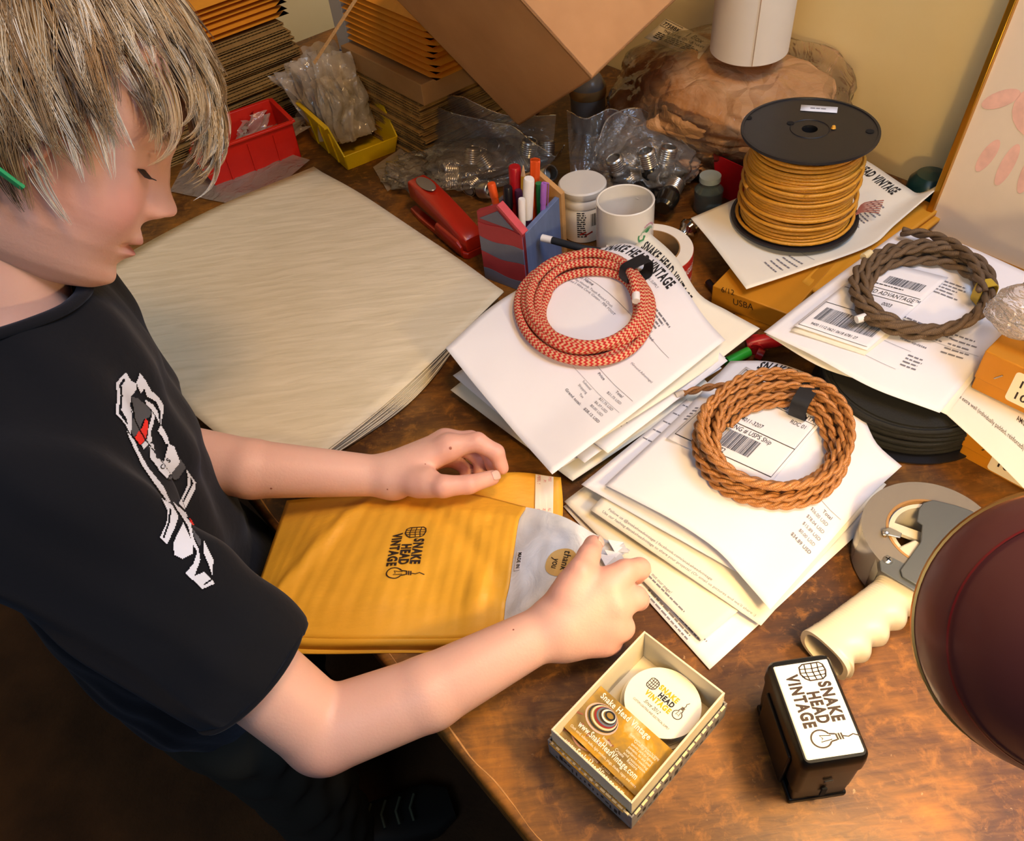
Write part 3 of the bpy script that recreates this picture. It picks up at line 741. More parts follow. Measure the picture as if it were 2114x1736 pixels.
cy = P(722, 262, .035); YB = bin_('yellow plastic hopper bin stuffed with upright clear bags', (cy[0], cy[1], TZ), math.radians(-62), YEL, .165, .108, .070)
def baglet(n, root_c, rz, base_z, hgt, wd, tilt, spread, m, seed, group, label, lean=(0, 0)):
    r = random.Random(seed)
    for i in range(n):
        mb = MB(); f = (i / max(1, n - 1) - .5); R_ = rotz(rz + r.uniform(-.5, .5)); tl = tilt + f * .5 + r.uniform(-.08, .08); hh = hgt * r.uniform(.5, 1.05); ww = wd * r.uniform(.45, .95)
        def fn(a, b):
            y = (a - .5) * ww; z = b * hh; x = f * spread * (1 + .5 * b) + .034 * b * noise.noise((a * 3 + i, b * 3, seed)) + .007 * noise.noise((a * 6 + i, b * 6, seed)) + .004 * noise.noise((a * 9, b * 9 + i, seed)) + math.sin(tl) * z
            q = R_ @ V3(x + lean[0] * z, y + lean[1] * z + .004 * math.sin(b * 7 + i), 0); return V3(root_c[0] + q[0], root_c[1] + q[1], base_z + math.cos(tl) * z + .0008 * i)
        mb.grid(fn, 14, 16); o = obj('plastic_bag', mb, m, smooth=60); setp(o, label, 'plastic bag', group)
baglet(30, (cy[0] - .008, cy[1] + .012), math.radians(-62), TZ + .006, .130, .094, -.45, .10, MILKY, 3, 'clear bags in the yellow bin', 'small clear plastic bag standing upright in the yellow bin', lean=(-.15, 0))
baglet(4, (cr[0], cr[1]), math.radians(207), TZ + .012, .09, .08, -1.05, .05, MILKY, 5, 'clear bags in the red bin', 'clear plastic bag folded inside the red bin')
film([(350, 395, .003), (520, 430, .002), (640, 330, .01), (420, 260, .02)], 'plastic_bag', 'flat clear plastic bag lying under the red bin', 'plastic bag', MILKY, 4, .006)
film([(770, 345, .002), (800, 395, .002), (900, 330, .01), (850, 290, .012)], 'plastic_bag', 'flat yellowish plastic bag beside the front of the yellow bin', 'plastic bag', MILKY, 6, .004)

# ---- flattened cardboard boxes, left stack (edges face +u) and right stack (edges face -v)
def card_mat():
    t = NT('corrugated_cardboard'); v = t.coord('Object'); n = t.noise(v, 30, 4)
    t.col(t.ramp(n, [(.3, lin('84602c')), (.7, lin('b08948'))])); t.p(Roughness=.85); t.bump(t.noise(v, 300, 2), .2, .0006); return t.m
CARD = card_mat(); CARDD = mat('cardboard_flute', '4a3820', .9, var=.3, vs=300)
def flute_slab(lo, hi, th, z, M, o, face, jit, seed):
    """one flattened box: two liners and a wavy flute between, seen at the edge"""
    mb = MB(); a0, a1, b0, b1 = lo[0], hi[0], lo[1], hi[1]
    def pt(a, b, zz): return V3(o[0], o[1], 0) + M @ V3(a, b, 0) + V3(0, 0, zz)
    for zz in (z, z + th * .78): mb.hexa([pt(a0, b0, zz), pt(a1, b0, zz), pt(a1, b1, zz), pt(a0, b1, zz)], [pt(a0, b0, zz + th * .2), pt(a1, b0, zz + th * .2), pt(a1, b1, zz + th * .2), pt(a0, b1, zz + th * .2)])
    n = int((a1 - a0) / .0035); vs = []; fs = []
    for i in range(n + 1):
        a = a0 + (a1 - a0) * i / n; zz = z + th * (.2 if i % 2 else .75)
        vs += [pt(a, b0, zz), pt(a, b1, zz)]
    for i in range(n): fs.append((2 * i, 2 * i + 2, 2 * i + 3, 2 * i + 1))
    mb.add(vs, fs); return mb
LB = P(664, 214, 0)          # right-hand bottom corner of the left stack
Mv = np.array([VD, -UD, V3(0, 0, 1)]).T     # local x along v, y along -u
r = random.Random(5)
for k in range(34):
    dx = -.032 * (k / 34) ** 1.4 + r.uniform(-.006, .004) - (.012 if 14 < k < 20 else 0); dy = r.uniform(-.006, .006)
    mb = flute_slab((-.36 + r.uniform(-.01, .01), 0 + dy), (dx, .26), .0046, TZ + .0002 + k * .0048, Mv, LB, 0, 0, k)
    setp(obj('flattened_box', mb, CARD, smooth=0), 'flattened brown cardboard box in the tall stack behind the red bin', 'cardboard box', 'flattened boxes in the left stack')
ORM = mat('orange_mailer_paper', 'd98d1e', .6, var=.12, vs=30, bump=.3, bs=80)
for k in range(7):
    z = TZ + .172 + k * .009; mb = MB(); d = r.uniform(-.006, .006)
    def fn(a, b, z=z, d=d, k=k):
        q = LB + Mv @ V3(-.33 + a * .315 + d, b * .25 + d, 0); e = min(a, 1 - a, b, 1 - b); q[2] = z + .006 * min(1, e * 14) ** .5; return q
    mb.grid(fn, 14, 12)
    mb.grid(lambda a, b: (lambda q: V3(q[0], q[1], 2 * z - q[2] + .0))(fn(a, b)), 14, 12)
    setp(obj('padded_mailer', mb, ORM, smooth=60), 'orange padded mailer in the pile on top of the left cardboard stack', 'mailer', 'orange mailers on the left stack')
RBk = P(742, 262, 0)
Mu = np.array([UD, VD, V3(0, 0, 1)]).T
for k in range(20):
    mb = flute_slab((r.uniform(-.006, .006) + .0005 * k, r.uniform(-.005, .005)), (.215 + r.uniform(-.008, .008), .25), .0050, TZ + .0002 + k * .0056, Mu, RBk, 0, 0, k)
    setp(obj('flattened_box', mb, CARD, smooth=0), 'flattened brown cardboard box in the low stack behind the yellow bin', 'cardboard box', 'flattened boxes in the right stack')
for k in range(9):
    z = TZ + .155 + k * .010; mb = MB(); d = r.uniform(-.008, .008)
    def fn(a, b, z=z, d=d):
        q = RBk + Mu @ V3(a * .255 + d, .015 + b * .22, 0); e = min(a, 1 - a, b, 1 - b); zig = .006 * (int(b * 24) % 2) if a < .02 else 0
        q = q + UD * -zig; q[2] = z + .0055 * min(1, e * 14) ** .5; return q
    mb.grid(fn, 14, 24); mb.grid(lambda a, b: (lambda q: V3(q[0], q[1], 2 * z - q[2]))(fn(a, b)), 14, 24)
    setp(obj('padded_mailer', mb, ORM, smooth=60), 'orange padded mailer in the pile on top of the right cardboard stack', 'mailer', 'orange mailers on the right stack')
# flat brown box between them
KRAFT = mat('kraft_board', '9a7446', .8, var=.12, vs=25)
t = thing('shipping_box', 'flat closed brown box lying on the right stack under the orange mailers', 'cardboard box', tuple(RBk + V3(0, 0, .113)))
mb = MB(); z0 = TZ + .113
mb.hexa([RBk + UD * .0 + VD * .0 + V3(0, 0, z0 - TZ), RBk + UD * .235 + V3(0, 0, z0 - TZ), RBk + UD * .235 + VD * .24 + V3(0, 0, z0 - TZ), RBk + VD * .24 + V3(0, 0, z0 - TZ)],
        [RBk + UD * .0 + V3(0, 0, z0 - TZ + .034), RBk + UD * .235 + V3(0, 0, z0 - TZ + .034), RBk + UD * .235 + VD * .24 + V3(0, 0, z0 - TZ + .034), RBk + VD * .24 + V3(0, 0, z0 - TZ + .034)])
obj('box_body', mb, KRAFT, t, world=True, bevel=.0015)
k = Ink(flatfn(RBk + V3(0, 0, .113) - VD * .0004, UD, V3(0, 0, 1))); k.text('IS', .03, .012, .010, 1, .02); k.done('printed_text', BROWNINK, t)
# priority box and white carton
WB = mat('white_board', 'b9b3a8', .6); REDP = mat('red_print', 'a03024', .6); BLUEP = mat('blue_print', '4a5c80', .6)
def plainbox(name, label, cat, o, ax, ay, az, m, bevel=.0012):
    o = np.array(o); t = thing(name, label, cat, tuple(o)); mb = MB(); b = [o, o + ax, o + ax + ay, o + ay]
    mb.hexa(b, [p + az for p in b]); obj('box_body', mb, m, t, world=True, bevel=bevel); return t
pb = P(598, 70, .10) ; pb[2] = TZ
pb = RBk - UD * .10 + VD * .16; pb[2] = TZ
t = plainbox('carton', 'white flat mailing box with a red stripe standing between the two cardboard stacks', 'box', pb, UD * .20, VD * .06, V3(0, 0, .19), WB)
k = Ink(flatfn(pb - VD * .0003, UD, V3(0, 0, 1))); k.rect(0, .118, .2, .006); k.done('red_stripe', REDP, t)
k = Ink(flatfn(pb - VD * .0003, UD, V3(0, 0, 1))); k.rect(.05, .14, .07, .03); k.done('printed_panel', mat('grey_print', '7b7c80', .6), t)
pc = RBk + UD * -.02 + VD * .10; pc[2] = TZ + .113 + .0345
t = plainbox('carton', 'upright white carton in front of the orange mailer pile at the top', 'box', RBk - UD * .045 + V3(0, 0, .002) + VD * .02, UD * .04, VD * .12, V3(0, 0, .235), WB)
k = Ink(flatfn(RBk - UD * .045 + VD * .0197, UD, V3(0, 0, 1))); k.rect(0, .116, .04, .007); k.done('blue_stripe', BLUEP, t)

# ---- large tilted cardboard box
def big_mat():
    t = NT('brown_box_board'); v = t.coord('Object'); n = t.noise(v, 9, 4); t.col(t.ramp(n, [(.3, lin('a97845')), (.7, lin('bd8b56'))]))
    t.p(Roughness=.7); t.bump(t.noise(v, 25, 3), .15, .003); return t.m
BIG = big_mat(); EDGEC = mat('cut_board_edge', 'c79a62', .8, var=.3, vs=400)
def camvec(x, y, z): return RT * x + UP * y + FW * z      # used only to work out how the box leans
V0 = Q(1222, 163, 1.07)
a = nrm(Q(1075, 0, 1.06) - V0); b = nrm(Q(1395, 0, 1.14) - V0); c3 = nrm(Q(1070, 260, 1.34) - V0)
t = thing('cardboard_box', 'large open brown cardboard box leaning tilted over the clutter at the top', 'cardboard box', tuple(V0))
La, Lb, Lc, th = .30, .27, .293, .004
def slab(o, e1, e2, e3, name='panel', m=BIG):
    mb = MB(); q = [o, o + e1, o + e1 + e2, o + e2]; mb.hexa(q, [p + e3 for p in q]); return obj(name, mb, m, t, world=True, bevel=.001)
slab(V0, a * La, b * Lb, c3 * th); slab(V0, a * La, c3 * Lc, b * th); slab(V0 + c3 * (Lc - th), a * La, b * Lb, c3 * th)
slab(V0 + b * (Lb - th), a * La, c3 * Lc, b * th); slab(V0, b * Lb, c3 * Lc, a * th)
# open flap at the left, hinged on the far edge
fo = Q(650, 134, 1.16); f1 = Q(742, -6, 1.10)
mb = MB(); e1 = f1 - fo; e2 = nrm(np.cross(e1, FW)) ; d_ = nrm(fo + f1 - 2 * CAM) * .13
mb.hexa([fo, fo + e1, fo + e1 + d_, fo + d_], [fo + e2 * .0045, fo + e1 + e2 * .0045, fo + e1 + d_ + e2 * .0045, fo + d_ + e2 * .0045]); obj('flap', mb, EDGEC, t, world=True)
# ---- kraft paper bundle in plastic with label
def kraft():
    t = NT('wrinkled_kraft_paper'); v = t.coord('Object'); n = t.noise(v, 10, 5, .6, 1.2); vo = t.new('ShaderNodeTexVoronoi'); vo.inputs['Scale'].default_value = 16; vo.feature = 'DISTANCE_TO_EDGE'
    mpn = t.n.new('ShaderNodeVectorMath'); mpn.operation = 'ADD'; t.link(v, mpn.inputs[0]); tn = t.n.new('ShaderNodeTexNoise'); tn.inputs['Scale'].default_value = 9; t.link(v, tn.inputs['Vector']); sc_ = t.n.new('ShaderNodeVectorMath'); sc_.operation = 'SCALE'; sc_.inputs['Scale'].default_value = .12; t.link(tn.outputs['Color'], sc_.inputs[0]); t.link(sc_.outputs[0], mpn.inputs[1]); t.link(mpn.outputs[0], vo.inputs['Vector'])
    t.col(t.ramp(n, [(.3, lin('bd8750')), (.7, lin('d3a069'))])); t.p(Roughness=.7); t.bump(t.math('ADD', t.math('MULTIPLY', vo.outputs['Distance'], 2.6), n), 1.0, .010); return t.m
KP = kraft()
kc = P(1490, 235, .06); kc[2] = TZ
t = thing('wrapped_bundle', 'large bundle wrapped in brown kraft paper inside a clear bag, beside the spool', 'bundle', tuple(kc))
bag('kraft_wrapping', None, None, kc + V3(-.01, .0, 0), (.34, .25, .150), AU + .25, 11, KP, amp=.22, parent=t, n=(110, 76), crease=True)
q_ = P(1455, 300, .03); bag('kraft_tail', None, None, (q_[0], q_[1], TZ + .001), (.12, .17, .075), .2, 17, KP, amp=.28, parent=t, n=(60, 40), crease=True)
bag('plastic_wrap', None, None, kc + V3(.012, .0, 0), (.38, .29, .170), AU + .25, 23, WRAP, amp=.20, parent=t, n=(110, 76), crease=True)
kb = 0 and BVHTree.FromPolygons([Vector(p) for p in [tuple(np.array(v.co)) for v in bpy.data.objects['plastic_wrap'].data.vertices]], [tuple(p.vertices) for p in bpy.data.objects['plastic_wrap'].data.polygons])
lo = P(1400, 82, .155)
lab = quad_sheet([(1330, 78, .150), (1443, 122, .150), (1470, 85, .160), (1375, 38, .160)], size=(.075, .042), n=(12, 8), wr=.001, seed=2)
mb = lab.mesh(); obj('bundle_label', mb, mat('label_paper', 'd8cbb4', .6), t, world=True, smooth=180, solid=.0004)
k = Ink(lab.at, .0006); k.text('7758BK', .004, .030, .0065, .8, .02); k.text('1 Box', .042, .029, .009, .8, 0, shear=.3); k.text('THE NAME  ON KA NAVY', .012, .021, .0045, .8); k.lines(.008, .016, 4, .0032, .0014, .05, .06, 3)
k.stroke([(.002, .028), (.03, .028), (.03, .040), (.002, .040)], .0006, True); k.done('printed_text', INK, t)
# ---- white paper roll standing on the bundle
pr = P(1546, 100, .168); RW = mat('roll_paper', 'e6ddcb', .75, bump=.15, bs=25, bd=.002)
t = thing('paper_roll', 'white roll of paper standing upright on the kraft bundle', 'paper roll', tuple(pr), M=rotm(.05, 'X'))
mb = MB(); R_ = .056; H_ = .21
mb.lathe([(.019, 0), (R_ - .001, 0), (R_, .001), (R_, H_), (R_ - .001, H_ + .001), (.019, H_ + .001), (.019, 0)], 56, c=(0, 0, 0)); obj('roll', mb, RW, t)
mb = MB(); mb.lathe([(.017, 0.001), (.0188, 0.001), (.0188, H_), (.017, H_), (.017, .001)], 32); obj('core', mb, KRAFT, t)
mb = MB(); mb.box((-.012, -R_ - .0002, H_ / 2), (.0006, .0012, H_ * .98)); obj('loose_edge', mb, mat('edge_brown', 'b08a5a', .7), t)

# ---- gold wire spool
BLK = mat('black_plastic', '1b1b20', .38, bump=.1, bs=400, bd=.0004); sx, sy = .409, .922; sz = TZ + .052
t = thing('wire_spool', 'black spool wound with gold cloth covered wire standing on papers by the wall', 'spool', (sx, sy, sz))
def flange(z, name, top):
    mb = MB(); mb.lathe([(.0095, 0), (.080, 0), (.0822, .0012), (.0825, .003), (.0822, .0048), (.079, .005), (.0785, .0038), (.0095, .0038), (.0095, 0)], 72, c=(0, 0, z)); return obj(name, mb, BLK, t, smooth=30)
flange(0, 'bottom_flange', 0); f = flange(.122, 'top_flange', 1)
mb = MB()
for rr in (.0225,): mb.lathe([(rr, .1258), (rr + .0006, .1266), (rr + .0012, .1258)], 40)
obj('hub_ring', mb, BLK, t)
mb = MB(); mb.lathe([(.0095, .001), (.0095, .126)], 24); mb.lathe([(.026, .004), (.026, .123)], 32); obj('core', mb, mat('black_inside', '0a0a0c', .7), t)
HOLE = mat('dark_hole', '050506', .9)
for px, py, rr in ((1545, 243, .0045), (1632, 254, .0045), (1796, 271, .0050)):
    q = P(px, py, sz - TZ + .1262); mb = MB(); mb.lathe([(.0001, 0), (rr, 0), (rr, .0003)], 20, c=q, cap=True); obj('flange_hole', mb, HOLE, t, world=True)
mb = MB(); q = P(1721, 263, sz - TZ + .128); mb.lathe([(.0001, .003), (.002, .002), (.003, -.001)], 10, c=q); obj('wire_end', mb, GOLD, t, world=True)
lab = quad_sheet([(1652, 228, sz - TZ + .1266), (1728, 233, sz - TZ + .1266), (1730, 221, sz - TZ + .1266), (1654, 216, sz - TZ + .1266)], n=(4, 2), wr=0, size=(.045, .009))
obj('spool_label', lab.mesh(), mat('label_white', 'dfe4ee', .5), t, world=True, solid=.0002); k = Ink(lab.at, .0003); k.lines(.012, .004, 1, .003, .0012, .02, .021, 3); k.done('label_print', GINK, t)
r = random.Random(3); pts = []; mb = MB(); rw = .00235
nrow = 22
for layer, (R1, rows) in enumerate(((.0585, nrow), (.0635, nrow))):
    for k in range(rows * 36):
        a = 2 * PI * k / 36; f = k / (rows * 36); f = f if layer == 0 else 1 - f
        zz = .008 + f * .110 + .0016 * math.sin(a * 1.0 + layer) * math.sin(f * 17) + .0012 * noise.noise((f * 30, a % 6.28, layer))
        prof = R1 + .004 * math.sin(PI * f) + (.005 if f < .25 and layer else 0) * (1 - f / .25) + .0012 * noise.noise((f * 40, a * .3, 9))
        pts.append(V3(math.cos(a) * prof, math.sin(a) * prof, zz))
mb.tube(pts, rw, 7, uv=True)
for q in range(6):   # slanting stray turns
    z0_, z1_ = .012 + q * .016, .012 + q * .016 + r.uniform(-.014, .014); p2 = []
    for k in range(40):
        a = 2 * PI * k / 39 + q * 1.1; f = k / 39; R1 = .0705 + .004 * (1 - q / 6); p2.append(V3(math.cos(a) * R1, math.sin(a) * R1, min(.116, max(.008, z0_ + (z1_ - z0_) * math.sin(PI * f)))))
    mb.tube(p2, rw, 7, uv=True)
obj('wound_wire', mb, GOLD, t, smooth=180)
mb = MB()
for q in range(7): mb.tube(crom([(.070, -.03, .012), (.085 + .001 * q, -.022 + .003 * q, .010), (.105 + .002 * q, -.024 + .003 * q, .006 + .001 * q)], 8), .0008, 5)
obj('frayed_end', mb, mat('frayed_pink', '9a5a4a', .8), t)
# papers under the spool
SHh = .049
sh = Sheet([(1426, 450, SHh + .006), (1468, 500, SHh + .003), (1541, 597, SHh + .004)], [(1762, 318, SHh), (1800, 338, SHh + .003), (1869, 384, SHh + .004), (1900, 398, SHh + .006), (1954, 373, SHh + .024)],
           [(1426, 450, SHh + .006), (1580, 385, SHh), (1762, 318, SHh)], [(1541, 597, SHh + .004), (1660, 557, SHh), (1795, 508, SHh), (1850, 462, SHh + .004), (1954, 373, SHh + .024)], seed=51, wr=.0006)
t = put_sheet(sh, 'invoice', 'white invoice lying under the gold wire spool', 'invoice', CREAM)
k = Ink(sh.at, .0006); k.text('SNAKE HEAD VINTAGE', .012, .279 - .022, .0135, .62, .035, width=.115); k.done('heading', INK, t)
k = Ink(sh.at, .0006); k.text('Shipping Details', .12, .19, .0034, 1, .02); k.lines(.12, .235, 9, .006, .002, .02, .04, 3); k.lines(.17, .075, 5, .008, .002, .03, .035, 4); k.rect(.11, .09, .09, .0004); k.done('printed_text', GINK, t)
# padded mailers beneath that invoice
ORM2 = mat('yellow_mailer_paper', 'cf8f22', .55, var=.08, vs=18, bump=.3, bs=60)
for i, q in enumerate(([(1655, 580, .041), (1700, 614, .038), (1945, 428, .040), (1850, 390, .040)], [(1640, 592, .032), (1712, 628, .030), (1950, 445, .032), (1850, 400, .032)])):
    sh = quad_sheet(q, n=(18, 22), wr=.002, seed=60 + i)
    setp(obj('padded_mailer', sh.mesh(), ORM2, smooth=60, solid=.006), ['orange padded mailer directly under the spool invoice', 'orange padded mailer beneath the other mailer by the gold frame'][i], 'mailer')
# the amber storage boxes (one under the spool, two at the right edge)
AMB = mat('amber_board', 'b8780f', .6, var=.08, vs=20); AMBD = mat('amber_board_dark', 'a56a14', .65, var=.1, vs=20); MET = mat('staple_metal', 'b9b6b0', .25, 1.0)
def amber(label, fl, fr, dv, h, z0, txt=None):
    """fl, fr: pixels of the bottom front corners at height z0"""
    a_ = P(*fl, z0); b_ = P(*fr, z0); ax = b_ - a_; ay = nrm(np.cross((0, 0, 1), ax)) * dv
    t = thing('cardboard_box', label, 'cardboard box', tuple(a_)); mb = MB(); q = [a_, b_, b_ + ay, a_ + ay]; up = V3(0, 0, h * .80)
    mb.hexa(q, [p + up for p in q]); obj('box_body', mb, AMB, t, world=True, bevel=.001)
    mb = MB(); o = -nrm(ay) * .0012 - nrm(ax) * .0012; z_ = V3(0, 0, h * .30)
    q2 = [a_ + o + z_, b_ + nrm(ax) * .0012 - nrm(ay) * .0012 + z_, b_ + ay + nrm(ax) * .0012 + nrm(ay) * .0012 + z_, a_ + ay + nrm(ay) * .0012 - nrm(ax) * .0012 + z_]
    mb.hexa(q2, [p + V3(0, 0, h * .70) for p in q2]); obj('lid', mb, AMB, t, world=True, bevel=.0012)
    return t, a_, nrm(ax), ay
t, a_, ax, ay = amber('dark amber cardboard box with handwriting, holding up the spool and its papers', (1468, 640), (1620, 700), .20, .040, 0)
k = Ink(flatfn(a_ - nrm(ay) * .0014, ax, V3(0, 0, 1))); k.text('USBA', .03, .024, .009, .9, 0, .1); k.text('6/12', .012, .036, .008, .9, 0, .1); k.done('handwriting', BROWNINK, t)
t, a_, ax, ay = amber('amber cardboard box at the right edge, lower one with a cropped number label', (1978, 938), (2250, 1086), .12, .050, 0)
def box_label(t, a_, ax, ay, x, z, w_, h_, rows):
    mb = MB(); fn = flatfn(a_ - nrm(ay) * .0014, ax, V3(0, 0, 1)); n_ = -nrm(ay)
    rr = .004; pl = []
    for cx_, cz_, a0_ in ((x + w_ - rr, z + h_ - rr, 0), (x + rr, z + h_ - rr, 90), (x + rr, z + rr, 180), (x + w_ - rr, z + rr, 270)):
        for q in range(5): an = math.radians(a0_ + q * 22.5); pl.append(fn(cx_ + rr * math.cos(an), cz_ + rr * math.sin(an))[0])
    n = len(pl); mb.add([p + n_ * .0002 for p in pl] + [p + n_ * .0005 for p in pl], [tuple(range(n - 1, -1, -1)), tuple(range(n, 2 * n))] + [(i, (i + 1) % n, n + (i + 1) % n, n + i) for i in range(n)])
    o = obj('number_label', mb, mat('label_cream', 'efe4cc', .6), t, world=True, smooth=0)
    k = Ink(flatfn(a_ + n_ * .0020, ax, V3(0, 0, 1), n_), .0002)
    for tx, zz in rows: k.text(tx, x + .008, zz, .009, 1.0, .02)
    k.done('label_text', BROWNINK, t)
box_label(t, a_, ax, ay, .030, .004, .07, .030, [('10.50', .014)])
mb = MB(); q = a_ - nrm(ay) * .0022 + ax * .022 + V3(0, 0, .028); mb.tube([q - ax * .003 - V3(0, 0, .004), q + ax * .003 + V3(0, 0, .004)], .0007, 6); obj('staple', mb, MET, t, world=True)
# paper that lies between them
sh = Sheet([(1950, 852, .053), (2030, 925, .052), (2110, 1004, .050), (2190, 1090, .05)], [(2030, 742, .054), (2200, 820, .055)], [(1950, 852, .053), (2030, 742, .054)], [(2190, 1090, .05), (2200, 820, .055)], seed=77, wr=.0008, size=(.2, .1))
t = put_sheet(sh, 'sheet_of_paper', 'printed cream sheet lying between the two amber boxes at the right edge', 'paper', CREAM)
k = Ink(sh.at); k.text('is extra well (individually padded, reinforced)', .004, .030, .0052, .9, 0); k.text('AMOUNT', .105, .052, .0055, 1, .01); k.done('printed_text', BROWNINK, t)
t, a_, ax, ay = amber('amber cardboard box at the right edge, upper one with a large number label', (2004, 800), (2262, 926), .10, .052, .056)
box_label(t, a_, ax, ay, .033, .008, .07, .038, [('10.00', .029), ('10.25', .014)])
mb = MB(); q = a_ - nrm(ay) * .0022 + ax * .020 + V3(0, 0, .030); mb.tube([q - ax * .003 - V3(0, 0, .004), q + ax * .003 + V3(0, 0, .004)], .0007, 6); obj('staple', mb, MET, t, world=True)
qb = P(2178, 690, .108); bag('plastic_bag', 'crumpled clear plastic bag with a peach item on the upper amber box', 'plastic bag', (qb[0], qb[1], TZ + .110), (.13, .09, .045), -.6, 5, clear_mat('crisp_plastic', .22, 'f0d8c0', 60, 1.0), amp=.24, crease=True, n=(70, 46))

# ---- gold frame with pink handprints
GM = mat('gold_frame_metal', 'c9962e', .28, .9, bump=.05, bs=90); MATB = mat('cream_mount', 'ecdcc4', .6); PINK = mat('pink_paint', 'f0c2b0', .7, var=.12, vs=60)
fb = P(1909, 476, .0); fb[2] = TZ + .002
lean = nrm(V3(0, 0, 1) + VD * .16); wd_, ht_ = .40, .40; nn = nrm(np.cross(UD, lean))
t = thing('picture_frame', 'gold metal picture frame holding pink handprints, leaning on the wall', 'picture frame', tuple(fb))
def bar(o, a, b, th, name):
    mb = MB(); q = [o, o + a, o + a + b, o + b]; mb.hexa(q, [p - nn * th * -1 for p in q]); return obj(name, mb, GM, t, world=True, bevel=.0012)
nn = -nn if nn @ FW > 0 else nn
fo = fb
bar(fo, UD * wd_, lean * .008, .022, 'frame_rail'); bar(fo + lean * (ht_ - .008), UD * wd_, lean * .008, .022, 'frame_rail'); bar(fo, UD * .008, lean * ht_, .022, 'frame_rail'); bar(fo + UD * (wd_ - .008), UD * .008, lean * ht_, .022, 'frame_rail')
mb = MB(); o = fo + UD * .006 + lean * .006 + nn * .012; q = [o, o + UD * (wd_ - .012), o + UD * (wd_ - .012) + lean * (ht_ - .012), o + lean * (ht_ - .012)]; mb.hexa(q, [p + nn * .002 for p in q]); obj('mount_board', mb, MATB, t, world=True)
k = Ink(flatfn(o + nn * .002, UD, lean, nn), .0004)
def hand2d(k, cx, cy, s_, ang):
    ca, sa = math.cos(ang), math.sin(ang); T = lambda x, y: (cx + s_ * (x * ca - y * sa), cy + s_ * (x * sa + y * ca))
    def blob(x, y, rx, ry, a_=0):
        k.poly([T(x + rx * math.cos(t_) * math.cos(a_) - ry * math.sin(t_) * math.sin(a_), y + rx * math.cos(t_) * math.sin(a_) + ry * math.sin(t_) * math.cos(a_)) for t_ in np.linspace(0, 2 * PI, 20)[:-1]])
    blob(0, 0, .38, .34); 
    for i, (x, L, a_) in enumerate(((-.33, .22, .22), (-.12, .28, .06), (.1, .29, -.05), (.32, .24, -.2))): blob(x * 1.25, .62 + L * .4, .085, L, a_)
    blob(.55, .02, .10, .24, -.9)
hand2d(k, .078, .185, .095, math.radians(178)); k.done('handprint', PINK, t)
for hx_, hy_, ha_ in ((.20, .24, 170), (.31, .2, 185)): k = Ink(flatfn(o + nn * .002, UD, lean, nn), .0004); hand2d(k, hx_, hy_, .085, math.radians(ha_)); k.done('handprint', PINK, t)
# teal lid behind the paper corner
q = P(1915, 392, .03); t = thing('teal_lid', 'dark teal round lid half hidden between spool papers and gold frame', 'lid', (q[0], q[1], TZ)); mb = MB(); mb.lathe([(.0, 0), (.03, 0), (.032, .01), (.028, .045), (.020, .055), (.0, .058)], 28); obj('lid_body', mb, mat('teal_plastic', '14383a', .3), t)
# ------------------------------------------------------------ desk clutter in the middle
def at(x, y, h=0.0):
    q = P(x, y, h); return (q[0], q[1], TZ + h)
# --- house-shaped pencil cup, painted in wavy stripes
PR = mat('brick_red_paint', 'a03038', .55, var=.1, vs=40); PG = mat('slate_paint', '66697c', .6, var=.1, vs=40); PBs = mat('blue_grey_paint', '5f6f92', .6, var=.18, vs=30, aniso=(3, 3, .5)); TAN = mat('raw_pine', 'b88a52', .65, var=.15, vs=30); PIK = mat('pink_red_paint', 'c2484f', .55, var=.12, vs=50)
a0 = P(996, 572); b0 = P(1088, 606); c0 = P(1151, 527)      # base corners: left, near, right
ax = nrm(b0 - a0); Wf = .072; ay = nrm(np.cross((0, 0, 1), ax)); Df = .088; a0 = b0 - ax * Wf; Hc = .105
t = thing('pencil_cup', 'wooden pencil cup shaped like a house with wavy red and grey stripes, full of pens', 'pencil cup', tuple(b0))
def slab2(poly, o, ex, ez, en, th, m, name, label=None):
    mb = MB(); q = [o + ex * x + ez * z for x, z in poly]; n = len(q)
    mb.add(q + [p + en * th for p in q], [tuple(range(n - 1, -1, -1)), tuple(range(n, 2 * n))] + [(i, (i + 1) % n, n + (i + 1) % n, n + i) for i in range(n)])
    o_ = obj(name, mb, m, t, world=True, bevel=.0006)
    if label: setp(o_, label)
    return o_
Z = V3(0, 0, 1); prof_top = [(Wf, .098), (.036, Hc + .022), (0, .108)]
def wave(z, amp=.0022): return [(Wf * i / 10, z + amp * math.sin(i * .62 + z * 40)) for i in range(11)]
bands = [(0, .018, PG), (.018, .045, PR), (.045, .070, PG), (.070, .094, PR)]
slab2([(0, 0), (Wf, 0), (Wf, .098), (.036, Hc + .022), (0, .108)], a0 + ay * .0012, ax, Z, ay, .007, PR, 'front_panel')
for z0_, z1_, mm in bands:
    lo = wave(z0_) if z0_ else [(0, 0), (Wf, 0)]; hi = wave(z1_)
    slab2(lo + hi[::-1], a0, ax, Z, ay, .0013, mm, 'stripe', 'grey stripe' if mm is PG else 'red stripe')
slab2([(.004, .099), (Wf - .012, .097), (.036, Hc + .014)], a0, ax, Z, ay, .0013, PG, 'gable_panel', 'grey triangle')
